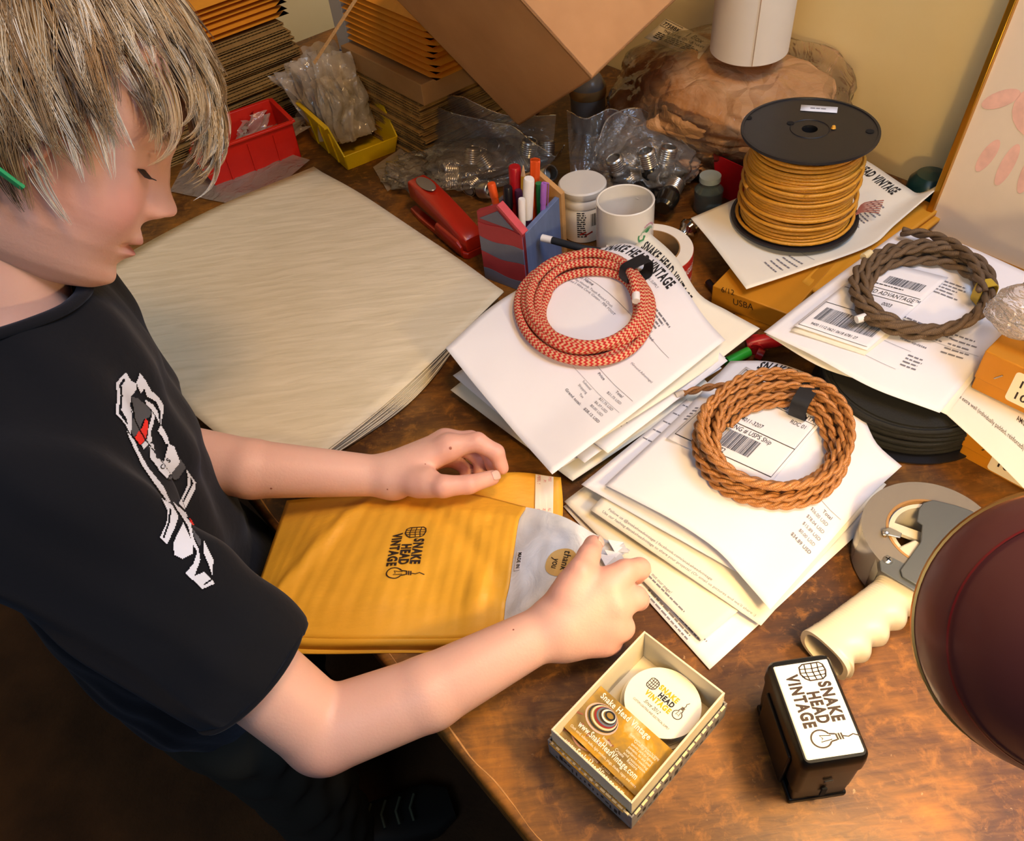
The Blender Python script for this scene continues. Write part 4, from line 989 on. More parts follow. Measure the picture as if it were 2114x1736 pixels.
# sloped red board on the roof line
o1 = a0 + ax * .036 + Z * (Hc + .022); o2 = a0 + ax * (Wf + .001) + Z * .094
mb = MB(); e = o2 - o1; nn_ = nrm(np.cross(ay, e)); nn_ = nn_ if nn_[2] > 0 else -nn_
q = [o1 - ay * .002, o2 - ay * .002, o2 + ay * .010, o1 + ay * .010]; mb.hexa(q, [p + nn_ * .005 for p in q]); setp(obj('roof_edge', mb, PIK, t, world=True, bevel=.0008), 'pinkish red sloping edge')
slab2([(0, 0), (Df, 0), (Df, .100), (0, .090)], b0 + ay * .001, ay, Z, -ax, .007, PBs, 'side_panel')
slab2([(.008, 0), (Df, 0), (Df, .100), (.008, .100)], a0, ay, Z, ax, .007, PG, 'side_panel')
slab2([(-.002, 0), (Wf + .004, 0), (Wf + .004, .106), (.036, Hc + .024), (-.002, .108)], a0 + ay * (Df + .0005), ax, Z, ay, .008, TAN, 'back_panel', 'bare pine board')
mb = MB(); q = [a0 + ax * .007 + ay * .008, b0 - ax * .007 + ay * .008, b0 - ax * .007 + ay * Df, a0 + ax * .007 + ay * Df]; mb.hexa(q, [p + Z * .006 for p in q]); obj('base_panel', mb, TAN, t, world=True)
# pens: each a thing, standing in the cup
def stick(name, label, cat, top, r_, m, foot=None, cap=None, capm=None, taper=None, capr=None, hx=0, n=14, group=None):
    """top: pixel+height of the upper end; the foot stands in the cup"""
    tp = P(*top); ft = foot if foot is not None else (a0 + ax * .036 + ay * .045) * V3(1, 1, 0) + Z * (TZ + .007)
    d = nrm(tp - ft); L = np.linalg.norm(tp - ft); th_ = thing(name, label, cat, tuple(ft))
    mb = MB(); cl = cap or 0
    mb.tube([ft, ft + d * (L - cl)], r_, n); obj('barrel', mb, m, th_, world=True, smooth=40 if n > 8 else 20)
    if cap:
        mb = MB(); cr_ = capr or r_ * 1.15; mb.tube([ft + d * (L - cl), ft + d * (L - .002), ft + d * L], [cr_, cr_, cr_ * .85], n); obj('cap', mb, capm or m, th_, world=True, smooth=40)
    return th_, ft, d, L
def ft_(x, y): return (a0 + ax * x + ay * y) * V3(1, 1, 0) + Z * (TZ + .0065)
WHT = mat('white_plastic', 'e9e4dd', .35); ORG = mat('orange_plastic', 'e0521a', .4); PUR = mat('purple_plastic', 'a065b8', .35); GRN = mat('green_plastic', '1f7a44', .4); DKR = mat('dark_red_plastic', 'a3141c', .3); BLKP = mat('black_pen_plastic', '17171c', .35); PENY = mat('pencil_yellow', 'd6a032', .45); DPU = mat('dark_purple', '4a2440', .4)
stick('marker', 'thick marker with a white cap, tallest white one in the pencil cup', 'marker', (1092, 368, .150), .0062, DPU, ft_(.042, .04), .060, WHT, capr=.0072)
stick('marker', 'short marker with a white cap leaning at the front right of the pencil cup', 'marker', (1077, 410, .128), .0042, GRN, ft_(.052, .02), .045, WHT, capr=.0048)
stick('marker', 'dark red marker at the back left of the pencil cup', 'marker', (1062, 343, .150), .0075, DKR, ft_(.022, .055), .05, DKR, capr=.0082)
th_, ftp, dd, LL = stick('highlighter', 'flat bright orange highlighter standing highest in the pencil cup', 'highlighter', (1105, 330, .155), .006, ORG, ft_(.034, .07), n=8)
mb = MB(); q = ftp + dd * (LL - .02); Mx = np.array([nrm(np.cross(dd, FW)), nrm(np.cross(dd, np.cross(dd, FW))), dd]).T; mb.box(q, (.013, .009, .040), M=Mx); obj('cap', mb, ORG, th_, world=True, bevel=.001)
th_, ftp, dd, LL = stick('pen', 'purple pen with a clip at the right of the pencil cup', 'pen', (1123, 378, .135), .0036, PUR, ft_(.055, .06), .03, PUR, capr=.0042)
mb = MB(); sd = nrm(np.cross(dd, FW)); mb.tube([ftp + dd * (LL + .001), ftp + dd * LL + sd * -.006, ftp + dd * (LL - .035) + sd * -.006], .0013, 6, flat=.6); obj('clip', mb, PUR, th_, world=True)
th_, ftp, dd, LL = stick('pencil', 'yellow pencil with a sharpened tip in the pencil cup', 'pencil', (1080, 362, .140), .0036, PENY, ft_(.03, .05), n=6)
mb = MB(); mb.tube([ftp + dd * LL, ftp + dd * (LL + .014)], [.0036, .0006], 6); obj('pencil_tip', mb, mat('pencil_wood', 'c9a274', .7), th_, world=True)
stick('pen', 'green pen half hidden behind the tall white marker cap', 'pen', (1112, 378, .128), .0045, GRN, ft_(.05, .07), n=12)
stick('pen', 'small orange pen at the left rim of the pencil cup', 'pen', (1014, 378, .130), .005, ORG, ft_(.015, .04), .02, ORG)
stick('pen', 'black pen at the left inside the pencil cup', 'pen', (1048, 385, .128), .0055, BLKP, ft_(.02, .035), .03, BLKP)
stick('pen', 'dark purple pen in the middle of the pencil cup', 'pen', (1070, 392, .122), .0045, DPU, ft_(.04, .05), .03, DPU)
# --- stapler
sa = P(866, 432, 0); sb = P(1016, 556, 0); d = nrm(sb - sa); L = .165; n_ = nrm(np.cross((0, 0, 1), d)); Ms = np.array([d, n_, Z]).T
t = thing('stapler', 'red metal desk stapler lying beside the pencil cup', 'stapler', tuple(sa), M=Ms)
SR = mat('stapler_red', 'a82312', .3, coat=.3)
mb = MB()
def rsec(x, w_, z0_, z1_, rr=.3): # rounded section
    pts = []
    for k in range(16):
        an = 2 * PI * k / 16; cx_, cz_ = math.cos(an), math.sin(an); cx_ = math.copysign(abs(cx_) ** rr, cx_); cz_ = math.copysign(abs(cz_) ** rr, cz_); pts.append((x, w_ / 2 * cx_, (z0_ + z1_) / 2 + (z1_ - z0_) / 2 * cz_))
    return pts
mb.loft([rsec(-.004, .018, 0, .006), rsec(0, .030, 0, .009), rsec(.03, .036, 0, .009), rsec(.10, .036, 0, .010), rsec(.16, .036, 0, .012), rsec(L, .026, 0, .010)]); obj('base', mb, SR, t)
mb = MB(); mb.loft([rsec(.004, .022, .040, .052), rsec(.010, .032, .030, .060), rsec(.04, .034, .028, .062), rsec(.08, .034, .026, .056), rsec(.12, .034, .022, .048), rsec(.155, .034, .012, .040), rsec(.164, .026, .012, .032)]); obj('top_arm', mb, SR, t)
mb = MB(); mb.box((.085, 0, .022), (.15, .020, .012)); obj('magazine', mb, mat('dull_steel', '7d766b', .35, .9), t, bevel=.001)
mb = MB(); mb.loft([rsec(.085, .040, .004, .022), rsec(.09, .042, .002, .028), rsec(.15, .042, .002, .028), rsec(.157, .038, .002, .020)]); obj('side_housing', mb, SR, t)
mb = MB(); mb.lathe([(0.0001, .0014), (.95, .0012), (1, 0)], 30, M=np.diag([.024, .0105, 1.0]), c=(.040, 0, .0622)); obj('name_plate', mb, mat('grey_plate', '8d8577', .35, .5), t)
# --- mug
MG = mat('mug_ceramic', 'e3ddd0', .18, coat=.4); mg = at(1289, 543)
t = thing('mug', 'white ceramic mug with a small green plant print, behind the tape roll', 'mug', mg)
mb = MB(); R_, H_ = .0385, .102
mb.lathe([(.0001, 0), (.033, 0), (.0365, .002), (.038, .006), (R_, .03), (R_, H_ - .001), (R_ - .0015, H_), (R_ - .003, H_ - .001), (R_ - .0035, .03), (R_ - .006, .006), (.0001, .005)], 56); obj('mug_body', mb, MG, t, smooth=50)
hd = nrm(V3(.62, .78, 0)); mb = MB(); mb.tube(crom([V3(0, 0, .078) + hd * .037, V3(0, 0, .083) + hd * .054, V3(0, 0, .055) + hd * .064, V3(0, 0, .026) + hd * .054, V3(0, 0, .022) + hd * .037], 24), .0045, 10, flat=1.3); obj('handle', mb, MG, t)
fr = math.atan2(-1, .5)
def mugfn(x, z): a = fr + x / R_; return V3(mg[0] + math.cos(a) * R_, mg[1] + math.sin(a) * R_, mg[2] + z), V3(math.cos(a), math.sin(a), 0)
k = Ink(mugfn, .0003); k2 = Ink(mugfn, .0003); r = random.Random(2)
for i in range(16):
    an = PI * (.1 + .8 * i / 15); k.stroke([(.008 + .0 * i, .068), (.008 + .013 * math.cos(an), .064 + .012 * math.sin(an))], .0008)
for i in range(12):
    an = PI * (.9 + .5 * i / 12); k.stroke([(.004, .064), (.004 + .012 * math.cos(an), .064 + .012 * math.sin(an))], .0012)
k.done('plant_print', mat('green_print', '3f8f5a', .4), t)
for i in range(7): an = PI * (.15 + .6 * i / 7); x_, z_ = .010 + .013 * math.cos(an), .066 + .013 * math.sin(an); k2.poly([(x_ + .0016 * math.cos(q), z_ + .0016 * math.sin(q)) for q in np.linspace(0, 2 * PI, 8)[:-1]])
k2.done('flower_print', mat('pink_print', 'c98aa0', .4), t)
# --- white jar with label behind the cup
jl = at(1205, 478); t = thing('jar', 'white plastic jar with a printed label between the pencil cup and the mug', 'jar', jl)
mb = MB(); mb.lathe([(.0001, 0), (.029, 0), (.031, .002), (.031, .052), (.029, .055)], 40); mb.lathe([(.029, .055), (.032, .056), (.0325, .058), (.0325, .068), (.031, .070), (.0001, .070)], 40); obj('jar_body', mb, MG, t)
mb = MB(); mb.lathe([(.0001, .0705), (.033, .0705), (.034, .072), (.034, .080), (.032, .082), (.0001, .082)], 40); obj('lid', mb, mat('jar_lid', 'd8d2c4', .4), t)
def jfn(x, z): a = math.radians(-100) + x / .0313; return V3(jl[0] + math.cos(a) * .0313, jl[1] + math.sin(a) * .0313, jl[2] + z), V3(math.cos(a), math.sin(a), 0)
k = Ink(jfn, .0003); k.lines(-.008, .05, 12, .0035, .0018, .010, .014, 3); k.bars(.012, .028, .012, .020, 4); k.done('label_print', INK, t); k = Ink(jfn, .0005); k.stroke([(-.004, .016), (.004, .020), (.003, .014), (.014, .019)], .0028); k.done('red_mark', REDP, t)
# --- roll of printed tape
tr_ = at(1338, 578); t = thing('tape_roll', 'roll of red and white printed tape lying flat behind the headed invoices', 'tape', (tr_[0], tr_[1], TZ + .0))
mb = MB(); mb.lathe([(.040, .001), (.057, .001), (.057, .052), (.040, .052), (.040, .001)], 64); obj('tape', mb, mat('cream_tape_side', 'e8ddca', .5), t, smooth=30)
mb = MB(); mb.lathe([(.0385, 0), (.0398, 0), (.0398, .0535), (.0385, .0535), (.0385, 0)], 64); obj('core', mb, KRAFT, t, smooth=30)
mb = MB(); mb.lathe([(.0572, .002), (.0574, .002), (.0574, .051), (.0572, .051)], 64); obj('printed_face', mb, mat('red_tape', 'c23326', .4), t, smooth=30)
def tfn(x, z): a = x / .0576; return V3(tr_[0] + math.cos(a) * .0576, tr_[1] + math.sin(a) * .0576, TZ + z), V3(math.cos(a), math.sin(a), 0)
k = Ink(tfn, .0002)
for i in range(9): k.text('FRAGILE', -.06 + .040 * i, .031 + .0 * i, .009, .8, .02, width=.034); k.text('HANDLE WITH CARE', -.06 + .040 * i, .012, .006, .7, .02, width=.034)
k.done('tape_print', mat('white_ink', 'efe6da', .5), t)
# --- lamp socket shells inside clear bags
ALU = mat('aluminium', 'c9c4ba', .28, .95, bump=.1, bs=80); DKG = mat('dark_phenolic', '12110f', .25, coat=.3); GLS = mat('bulb_glass', 'b8b0a0', .08, trans=.85)
def socket_mesh(r_=.0135, h_=.024):
    pr_ = [(r_ * .98, 0)]
    for i in range(6): z_ = .002 + i * .0034; pr_ += [(r_ * .93, z_), (r_, z_ + .0009), (r_, z_ + .0018), (r_ * .93, z_ + .0027)]
    pr_ += [(r_ * .9, h_ - .001), (r_ * .78, h_), (r_ * .74, h_ - .001), (r_ * .86, h_ - .003), (r_ * .86, .001), (r_ * .98, 0)]
    return pr_
def socket(px, py, h, tilt, az, label, dark=False, group=None, sc_=1.0):
    q = P(px, py, h); M_ = rotz(az) @ rotm(tilt, 'Y')
    t = thing('lamp_socket', label, 'lamp socket', tuple(q), group=group, M=M_)
    mb = MB(); mb.lathe([(a_ * sc_, b_ * sc_) for a_, b_ in socket_mesh()], 28); obj('screw_shell', mb, ALU, t, smooth=50)
    if dark:
        mb = MB(); mb.lathe([(.0001, -.034), (.011, -.034), (.0155, -.030), (.0165, -.012), (.0155, -.004), (.013, .0), (.0001, .0)], 28); obj('socket_body', mb, DKG, t)
    else:
        mb = MB(); mb.lathe([(.0001, .006), (.009, .006), (.010, .004), (.010, .001), (.0001, .001)], 20); obj('insulator', mb, mat('porcelain', 'a8a294', .4), t)
    return t
r = random.Random(12)
for i, (px, py, h, ti, az) in enumerate([(938, 352, .02, 1.2, 3.6), (975, 335, .03, .3, 1), (1008, 345, .025, .6, 2.5), (965, 392, .012, 1.4, .8), (995, 392, .014, 1.2, 5.4), (1090, 318, .045, .2, 0), (1122, 362, .03, 1.0, 5.3), (1030, 310, .035, .8, 4.1), (1000, 318, .03, 1.1, 2.2), (1060, 345, .02, 1.3, .2), (1100, 400, .012, 1.2, 3.0), (1128, 322, .03, .5, 1.3), (950, 375, .008, 1.5, 2.8)]):
    socket(px, py, h, ti, az, 'aluminium lamp socket shell lying in the open clear bag above the stapler', group='aluminium shells in the left bag')
for i, (px, py, h, ti, az, lb) in enumerate([(1277, 352, .050, .35, 3.2, 'silver topped black lamp socket at the left in the bag behind the mug'), (1340, 340, .060, .25, 3.0, 'silver topped black lamp socket in the middle, behind the mug rim'), (1374, 334, .060, .2, 0.2, 'silver topped black lamp socket at the right of the group behind the mug'), (1385, 398, .035, 1.4, 1.0, 'lamp socket lying on its side with the silver end toward the mug handle')]):
    socket(px, py, h, ti, az, lb, True)
for i, (px, py, h, ti, az) in enumerate([(1312, 380, .03, 1.2, 2.0), (1335, 400, .02, 1.4, 4.0), (1300, 345, .03, 1.0, .6), (1360, 375, .03, .9, 5.0)]):
    socket(px, py, h, ti, az, 'dark lamp socket buried low in the clear bag behind the mug', True, group='buried sockets in the right bag')
for px, py, lb in ((1165, 462, 'chrome socket lying between the pencil cup and the jar'), (1420, 475, 'chrome socket tucked against the tape roll under the spool invoice')):
    q = P(px, py, .018); t = thing('metal_fitting', lb, 'lamp fitting', tuple(q), M=rotz(.5) @ rotm(1.3, 'Y')); mb = MB(); mb.lathe([(.0001, -.016), (.008, -.015), (.010, -.006), (.015, -.002), (.016, .004), (.012, .010), (.009, .018), (.0001, .019)], 28); obj('fitting_body', mb, mat('chrome', 'cfc8bb', .12, 1.0), t)
    mb = MB(); mb.lathe([(.0001, .019), (.006, .019), (.006, .026), (.0001, .027)], 16); obj('fitting_tip', mb, DKG, t)
# clear bags holding them: low pillow shapes with raised open mouths
q = P(1000, 365, .0); bag('plastic_bag', 'crumpled clear zip bag full of aluminium shells above the stapler', 'plastic bag', (q[0], q[1], TZ + .0005), (.185, .13, .060), .1, 31, CLEAR, amp=.22, n=(90, 60))
q = P(880, 370, 0); bag('plastic_bag', 'crumpled empty clear bag between the yellow bin and the red stapler', 'plastic bag', (q[0], q[1], TZ + .0005), (.11, .10, .030), .5, 37, CLEAR, amp=.4, n=(70, 46))
q = P(1325, 380, 0); bag('plastic_bag', 'clear bag full of black lamp sockets behind the mug', 'plastic bag', (q[0], q[1], TZ + .0005), (.17, .13, .078), -.3, 41, CLEAR, amp=.2, n=(90, 60))
def lipped(pts, name, label, parent_h, seed, wr=.012):
    """an open bag mouth: wavy sheet with a thick zip seam along the top"""
    sh = Sheet([pts[0], pts[1]], pts[4], [pts[0], pts[3]], [pts[1], pts[2]], n=(34, 20), wr=wr, seed=seed)
    t = thing(name, label, 'plastic bag', tuple(sh.G[0, 0])); obj('bag_film', sh.mesh(), CLEAR, t, world=True, smooth=60)
    mb = MB(); mb.tube(sh.G[:, -1], .0011, 6); obj('zip_seam', mb, MILKY, t, world=True)
lipped([(905, 330, .02), (1110, 370, .02), (1165, 300, .085), (865, 200, .085), [(865, 200, .085), (925, 232, .09), (1000, 250, .085), (1060, 262, .075), (1110, 300, .07), (1150, 325, .05), (1165, 300, .085)]], 'plastic_bag', 'open clear bag mouth curling over the aluminium shells under the tilted box', 0, 5)
lipped([(1010, 320, .03), (1140, 320, .03), (1148, 240, .09), (900, 190, .10), [(900, 190, .10), (960, 205, .115), (1040, 235, .09), (1148, 240, .09)]], 'plastic_bag', 'clear bag flap raised against the tilted box', 0, 15)
lipped([(1180, 400, .02), (1240, 380, .04), (1320, 250, .10), (1170, 230, .10), [(1170, 230, .10), (1210, 245, .10), (1260, 225, .105), (1320, 250, .10)]], 'plastic_bag', 'greyish clear bag standing open behind the jar and mug', 0, 25)
lipped([(1225, 340, .05), (1400, 330, .05), (1420, 300, .07), (1235, 290, .08), [(1235, 290, .08), (1255, 245, .10), (1300, 225, .11), (1350, 240, .09), (1420, 300, .07)]], 'plastic_bag', 'shiny clear bag mouth over the black sockets behind the mug', 0, 35)
# bottle glimpsed behind, black cable loops, red folder, glass jar
q = at(1215, 262); t = thing('bottle', 'clear bottle with a tan band in the dark gap under the tilted box', 'bottle', q); mb = MB(); mb.lathe([(.0001, 0), (.028, 0), (.03, .004), (.03, .075), (.022, .090), (.012, .096), (.012, .108), (.0001, .108)], 36); obj('bottle_body', mb, mat('cloudy_glass', '9a948a', .25, trans=.3), t); mb = MB(); mb.lathe([(.0302, .058), (.0312, .060), (.0312, .072), (.0302, .074)], 36); obj('band', mb, mat('tan_band', 'a47a42', .6), t)
cc = P(1452, 345, 0)
t = thing('cable_coil', 'coil of dark cable behind the red folder beside the kraft bundle', 'cable', (cc[0], cc[1], TZ)); mb = MB(); pts = []
for k in range(9 * 40):
    a = 2 * PI * k / 40; l_ = k / 40; pts.append(V3(math.cos(a) * (.060 - .003 * (l_ % 2)), math.sin(a) * (.045 - .003 * (l_ % 2)), .005 + .0066 * l_))
mb.tube(pts, .0036, 7); obj('cable', mb, mat('black_cable', '171512', .6), t)
q0 = P(1500, 460, 0); t = thing('folder', 'bright red plastic folder standing between the kraft bundle and the spool', 'folder', tuple(q0))
for off in (0, .006):
    mb = MB(); o = P(1478, 400, .0) + VD * off; e1 = P(1560, 440, .0) - P(1478, 400, .0); mb.hexa([o, o + e1, o + e1 + VD * .0012, o + VD * .0012], [p + V3(0, 0, .062 - off * 2) + UD * -.012 for p in [o, o + e1, o + e1 + VD * .0012, o + VD * .0012]]); obj('cover', mb, mat('red_film', 'b01016', .3), t, world=True)
q = at(1467, 447); t = thing('glass_jar', 'small clear glass jar at the left corner of the spool invoice', 'jar', (q[0] + .0, q[1] + .02, TZ)); mb = MB(); mb.lathe([(.0001, 0), (.018, 0), (.021, .004), (.021, .034), (.014, .042), (.014, .047), (.0001, .048)], 32); obj('jar_body', mb, mat('greenish_glass', '7d8d86', .1, trans=.7), t)
mb = MB(); mb.lathe([(.0001, .048), (.0155, .048), (.0155, .056), (.0001, .057)], 28); obj('lid', mb, mat('clear_lid', '8f9a96', .3), t)
# black cord with a white tip lying over the papers toward the cup
t = thing('black_cord', 'short black cord end with a white taped tip beside the pencil cup', 'cord', tuple(P(1160, 500, .07)))
mb = MB(); mb.tube(crom([P(1140, 496, .072), P(1200, 512, .070), P(1262, 525, .060), P(1330, 560, .050), P(1400, 600, .048)], 24), .0048, 12); obj('cord', mb, mat('black_cloth_cord', '191d22', .7, bump=.3, bs=700), t, world=True)
mb = MB(); mb.tube([P(1119, 491, .072), P(1140, 496, .072)], .0050, 12); setp(obj('cord_end', mb, DUCT, t, world=True), 'white taped tip')
# --- big black spool of black cord under the brown papers, and its flange beyond
q = at(1860, 822); t = thing('wire_spool', 'low black spool of black cord under the papers with the brown coil', 'spool', q)
mb = MB(); mb.lathe([(.0001, 0), (.098, 0), (.1, .002), (.1, .004), (.0001, .004)], 72); obj('bottom_flange', mb, BLK, t, smooth=30)
mb = MB(); mb.lathe([(.0001, .050), (.098, .050), (.1, .051), (.098, .053), (.0001, .053)], 72); 
pts = []; mb2 = MB()
for k in range(15 * 48):
    a = 2 * PI * k / 48; f = k / (15 * 48); pts.append(V3(math.cos(a), math.sin(a), 0) * (.088 + .003 * math.sin(f * 60)) + V3(0, 0, .007 + f * .036 + .0012 * math.sin(a * 2 + f * 9)))
mb2.tube(pts, .0027, 6); mb2.lathe([(.03, .004), (.085, .006), (.085, .044), (.03, .046)], 48); obj('wound_cord', mb2, mat('black_cotton_cord', '1d1c17', .85, bump=.5, bs=500), t, smooth=60)
q = P(1660, 640, .0); t = thing('spool_flange', 'dark round spool flange with a hole lying beside the amber box', 'spool', (q[0], q[1], TZ)); mb = MB(); mb.lathe([(.0001, .0), (.058, .0), (.060, .002), (.060, .030), (.058, .032), (.0001, .032)], 56); obj('flange', mb, mat('slate_black', '20252b', .4), t, smooth=30)
mb = MB(); mb.lathe([(.0001, .0322), (.006, .0322), (.006, .0326)], 20, c=P(1624, 617, .0) * V3(1, 1, 0) + V3(0, 0, TZ)); obj('flange_hole', mb, HOLE, t, world=True)
# red handled clamp and green tool end between the piles
t = thing('clamp', 'red handled clamp lying in the dark gap between the invoice piles', 'tool', at(1600, 705, .0))
mb = MB(); mb.tube([P(1540, 712, .012), P(1570, 706, .014), P(1600, 702, .014), P(1650, 690, .012)], [.007, .0095, .009, .008], 12); mb.tube([P(1560, 722, .010), P(1562, 700, .012)], .009, 12); obj('handle', mb, DKR, t, world=True)
mb = MB(); mb.tube([P(1562, 728, .008), P(1575, 734, .006)], .007, 12); obj('jaw_pad', mb, DKR, t, world=True)
t = thing('green_marker', 'bright green marker end peeking out under the invoices beside the red clamp', 'marker', at(1530, 735, .0)); mb = MB(); mb.tube([P(1500, 748, .008), P(1545, 726, .008)], .0065, 14); obj('barrel', mb, mat('bright_green', '2fae35', .35), t, world=True)
q = P(1512, 600, .0); t = thing('pen', 'dark ballpoint pen lying by the amber box behind the headed invoices', 'pen', tuple(q)); mb = MB(); mb.tube([P(1462, 582, .006), P(1520, 650, .006)], .0045, 10); obj('barrel', mb, BLKP, t, world=True)
# ------------------------------------------------------------ desk lamp (its shade seen from above, close to the camera)
lc = Q(2206, 1305, .515); lz = nrm(nrm(lc - CAM) * 1.0 + V3(-.26, .36, .02)); lx = nrm(np.cross(lz, (0, 0, 1))); ly = np.cross(lz, lx); ML = np.array([lx, ly, lz]).T
SH = NT('maroon_lamp_enamel'); SH.col(lin('6e3c3a')); SH.p(Roughness=.5, Metallic=.4); SH.b.inputs['Coat Weight'].default_value = .15; SH.b.inputs['Coat Roughness'].default_value = .12; SH = SH.m
t = thing('desk_lamp', 'dark maroon metal desk lamp shade hanging close at the right edge', 'lamp', tuple(lc), M=ML)
mb = MB(); R_ = .0725
out = [(R_, 0), (R_ * .995, -.010), (R_ * .955, -.022), (R_ * .90, -.030), (R_ * .885, -.032), (R_ * .86, -.035), (R_ * .78, -.048), (R_ * .66, -.060), (R_ * .50, -.072), (R_ * .34, -.081), (.022, -.090), (.020, -.110), (.019, -.140), (.016, -.146), (.0001, -.147)]
inn = [(max(.0001, a - .0014), b + .001) for a, b in out[::-1]]
mb.lathe(inn + [(R_ - .0014, 0)] + out[:1], 72); obj('shade_lining', mb, mat('white_enamel', 'f2e6d2', .4), t, smooth=60)
mb = MB(); mb.lathe(out, 72); obj('lamp_shade', mb, SH, t, smooth=60)
mb = MB(); mb.lathe([(R_ - .001, -.0015), (R_ + .0012, -.0012), (R_ + .0016, .0004), (R_ + .0006, .0016), (R_ - .0016, .0012)], 72); obj('rim', mb, mat('brass_rim', 'b98a48', .3, .9), t)
mb = MB(); mb.lathe([(R_ * .888, -.0325), (R_ * .897, -.0332), (R_ * .888, -.0345)], 72); obj('groove', mb, mat('red_line', '7a1420', .3), t)
mb = MB(); mb.lathe([(.0001, -.012), (.012, -.014), (.021, -.022), (.026, -.035), (.023, -.050), (.014, -.064), (.013, -.080), (.0001, -.081)], 32)
bm = NT('lit_bulb'); bm.b.inputs['Emission Color'].default_value = (1, .72, .36, 1); bm.b.inputs['Emission Strength'].default_value = 20.0; bm.p(Roughness=.3)
obj('bulb', mb, bm.m, t)
LAMP_W = 4.6
l = bpy.data.lights.new('bulb_light', 'POINT'); l.energy = LAMP_W; l.color = (1.0, .71, .34); l.shadow_soft_size = .022
lo = bpy.data.objects.new('bulb_light', l); C.objects.link(lo); lo.location = tuple(lc + lz * .004)
# arm from the shade back down to the table, outside the frame
mb = MB(); top = lc - lz * .146; base = W(.42, .55, TZ + .02)
mb.tube(crom([top, top + V3(.05, .02, .07), V3(.54, .24, TZ + .46), V3(.63, .19, TZ + .25), V3(.64, .18, TZ + .022)], 24), .007, 12); obj('arm', mb, SH, t, world=True)
mb = MB(); mb.lathe([(.0001, 0), (.085, 0), (.088, .004), (.084, .014), (.03, .022), (.0001, .024)], 48, c=(.64, .18, TZ)); obj('lamp_base', mb, SH, t, world=True)

# ------------------------------------------------------------ box of cards and stickers
IVB = mat('ivory_board', 'ddd2b4', .7, var=.04, vs=30); GB = mat('grey_print_board', '8b8682', .7, var=.25, vs=60); hb = .046
c_t, c_r, c_b, c_l = [P(x, y, hb) for x, y in ((1335, 1302), (1505, 1440), (1297, 1648), (1132, 1505))]
cen = (c_t + c_r + c_b + c_l) / 4; e1 = nrm((c_r - c_t) + (c_b - c_l)); e2 = nrm(np.cross((0, 0, 1), e1)); w1 = (np.linalg.norm(c_r - c_t) + np.linalg.norm(c_b - c_l)) / 2; w2 = (np.linalg.norm(c_t - c_l) + np.linalg.norm(c_r - c_b)) / 2
cb = cen * V3(1, 1, 0) + V3(0, 0, TZ); MCB = np.array([e1, e2, Z]).T
t = thing('card_box', 'open ivory cardboard box holding business cards and round stickers at the front', 'box', tuple(cb), M=MCB)
def tray(w_, d_, z0, z1, th, m, name, wob=0):
    mb = MB(); x, y = w_ / 2, d_ / 2; n = 12
    for s_ in (-1, 1):
        mb.box((s_ * (x - th / 2), 0, (z0 + z1) / 2), (th, d_, z1 - z0)); mb.box((0, s_ * (y - th / 2), (z0 + z1) / 2), (w_ - 2 * th, th, z1 - z0))
    mb.box((0, 0, z0 + th / 2), (w_ - 2 * th, d_ - 2 * th, th)); return obj(name, mb, m, t, bevel=.0005)
tray(w1, w2, .003, hb, .0018, IVB, 'inner_tray'); tray(w1 + .0055, w2 + .0055, 0, .026, .0016, GB, 'outer_sleeve')
mb = MB()
r = random.Random(1)
for s_ in (-1, 1):
    for i in range(14): a = (i + .5) / 14 - .5; mb.box((a * w1, s_ * (w2 / 2 + .0026), .0262), (w1 / 16 * r.uniform(.3, 1), .0018, r.uniform(.0006, .003))); mb.box((s_ * (w1 / 2 + .0026), a * w2, .0262), (.0018, w2 / 16 * r.uniform(.3, 1), r.uniform(.0006, .003)))
setp(obj('torn_edge', mb, mat('torn_board', 'd6c49a', .9), t), 'torn pale edge')
MCB4 = Matrix.Translation(Vector(cb)) @ Matrix(MCB.tolist()).to_4x4()
k = Ink(lambda a, b: (cb + e1 * a - e2 * (w2 / 2 + .0028) + Z * b, -e2), .0002)
for q in range(16): k.rect(-.036 + q * .0045, .004 + r.uniform(0, .008), r.uniform(.001, .004), r.uniform(.002, .009), 1)
k.done('side_print', mat('dark_print', '35312e', .7), t)
k = Ink(lambda a, b: (cb + e2 * a + e1 * (w1 / 2 + .0028) + Z * b, e1), .0002)
for q in range(16): k.rect(-.055 + q * .0068, .003 + r.uniform(0, .010), r.uniform(.002, .005), r.uniform(.002, .009), 1)
k.done('side_print', mat('dark_print', '35312e', .7), t)
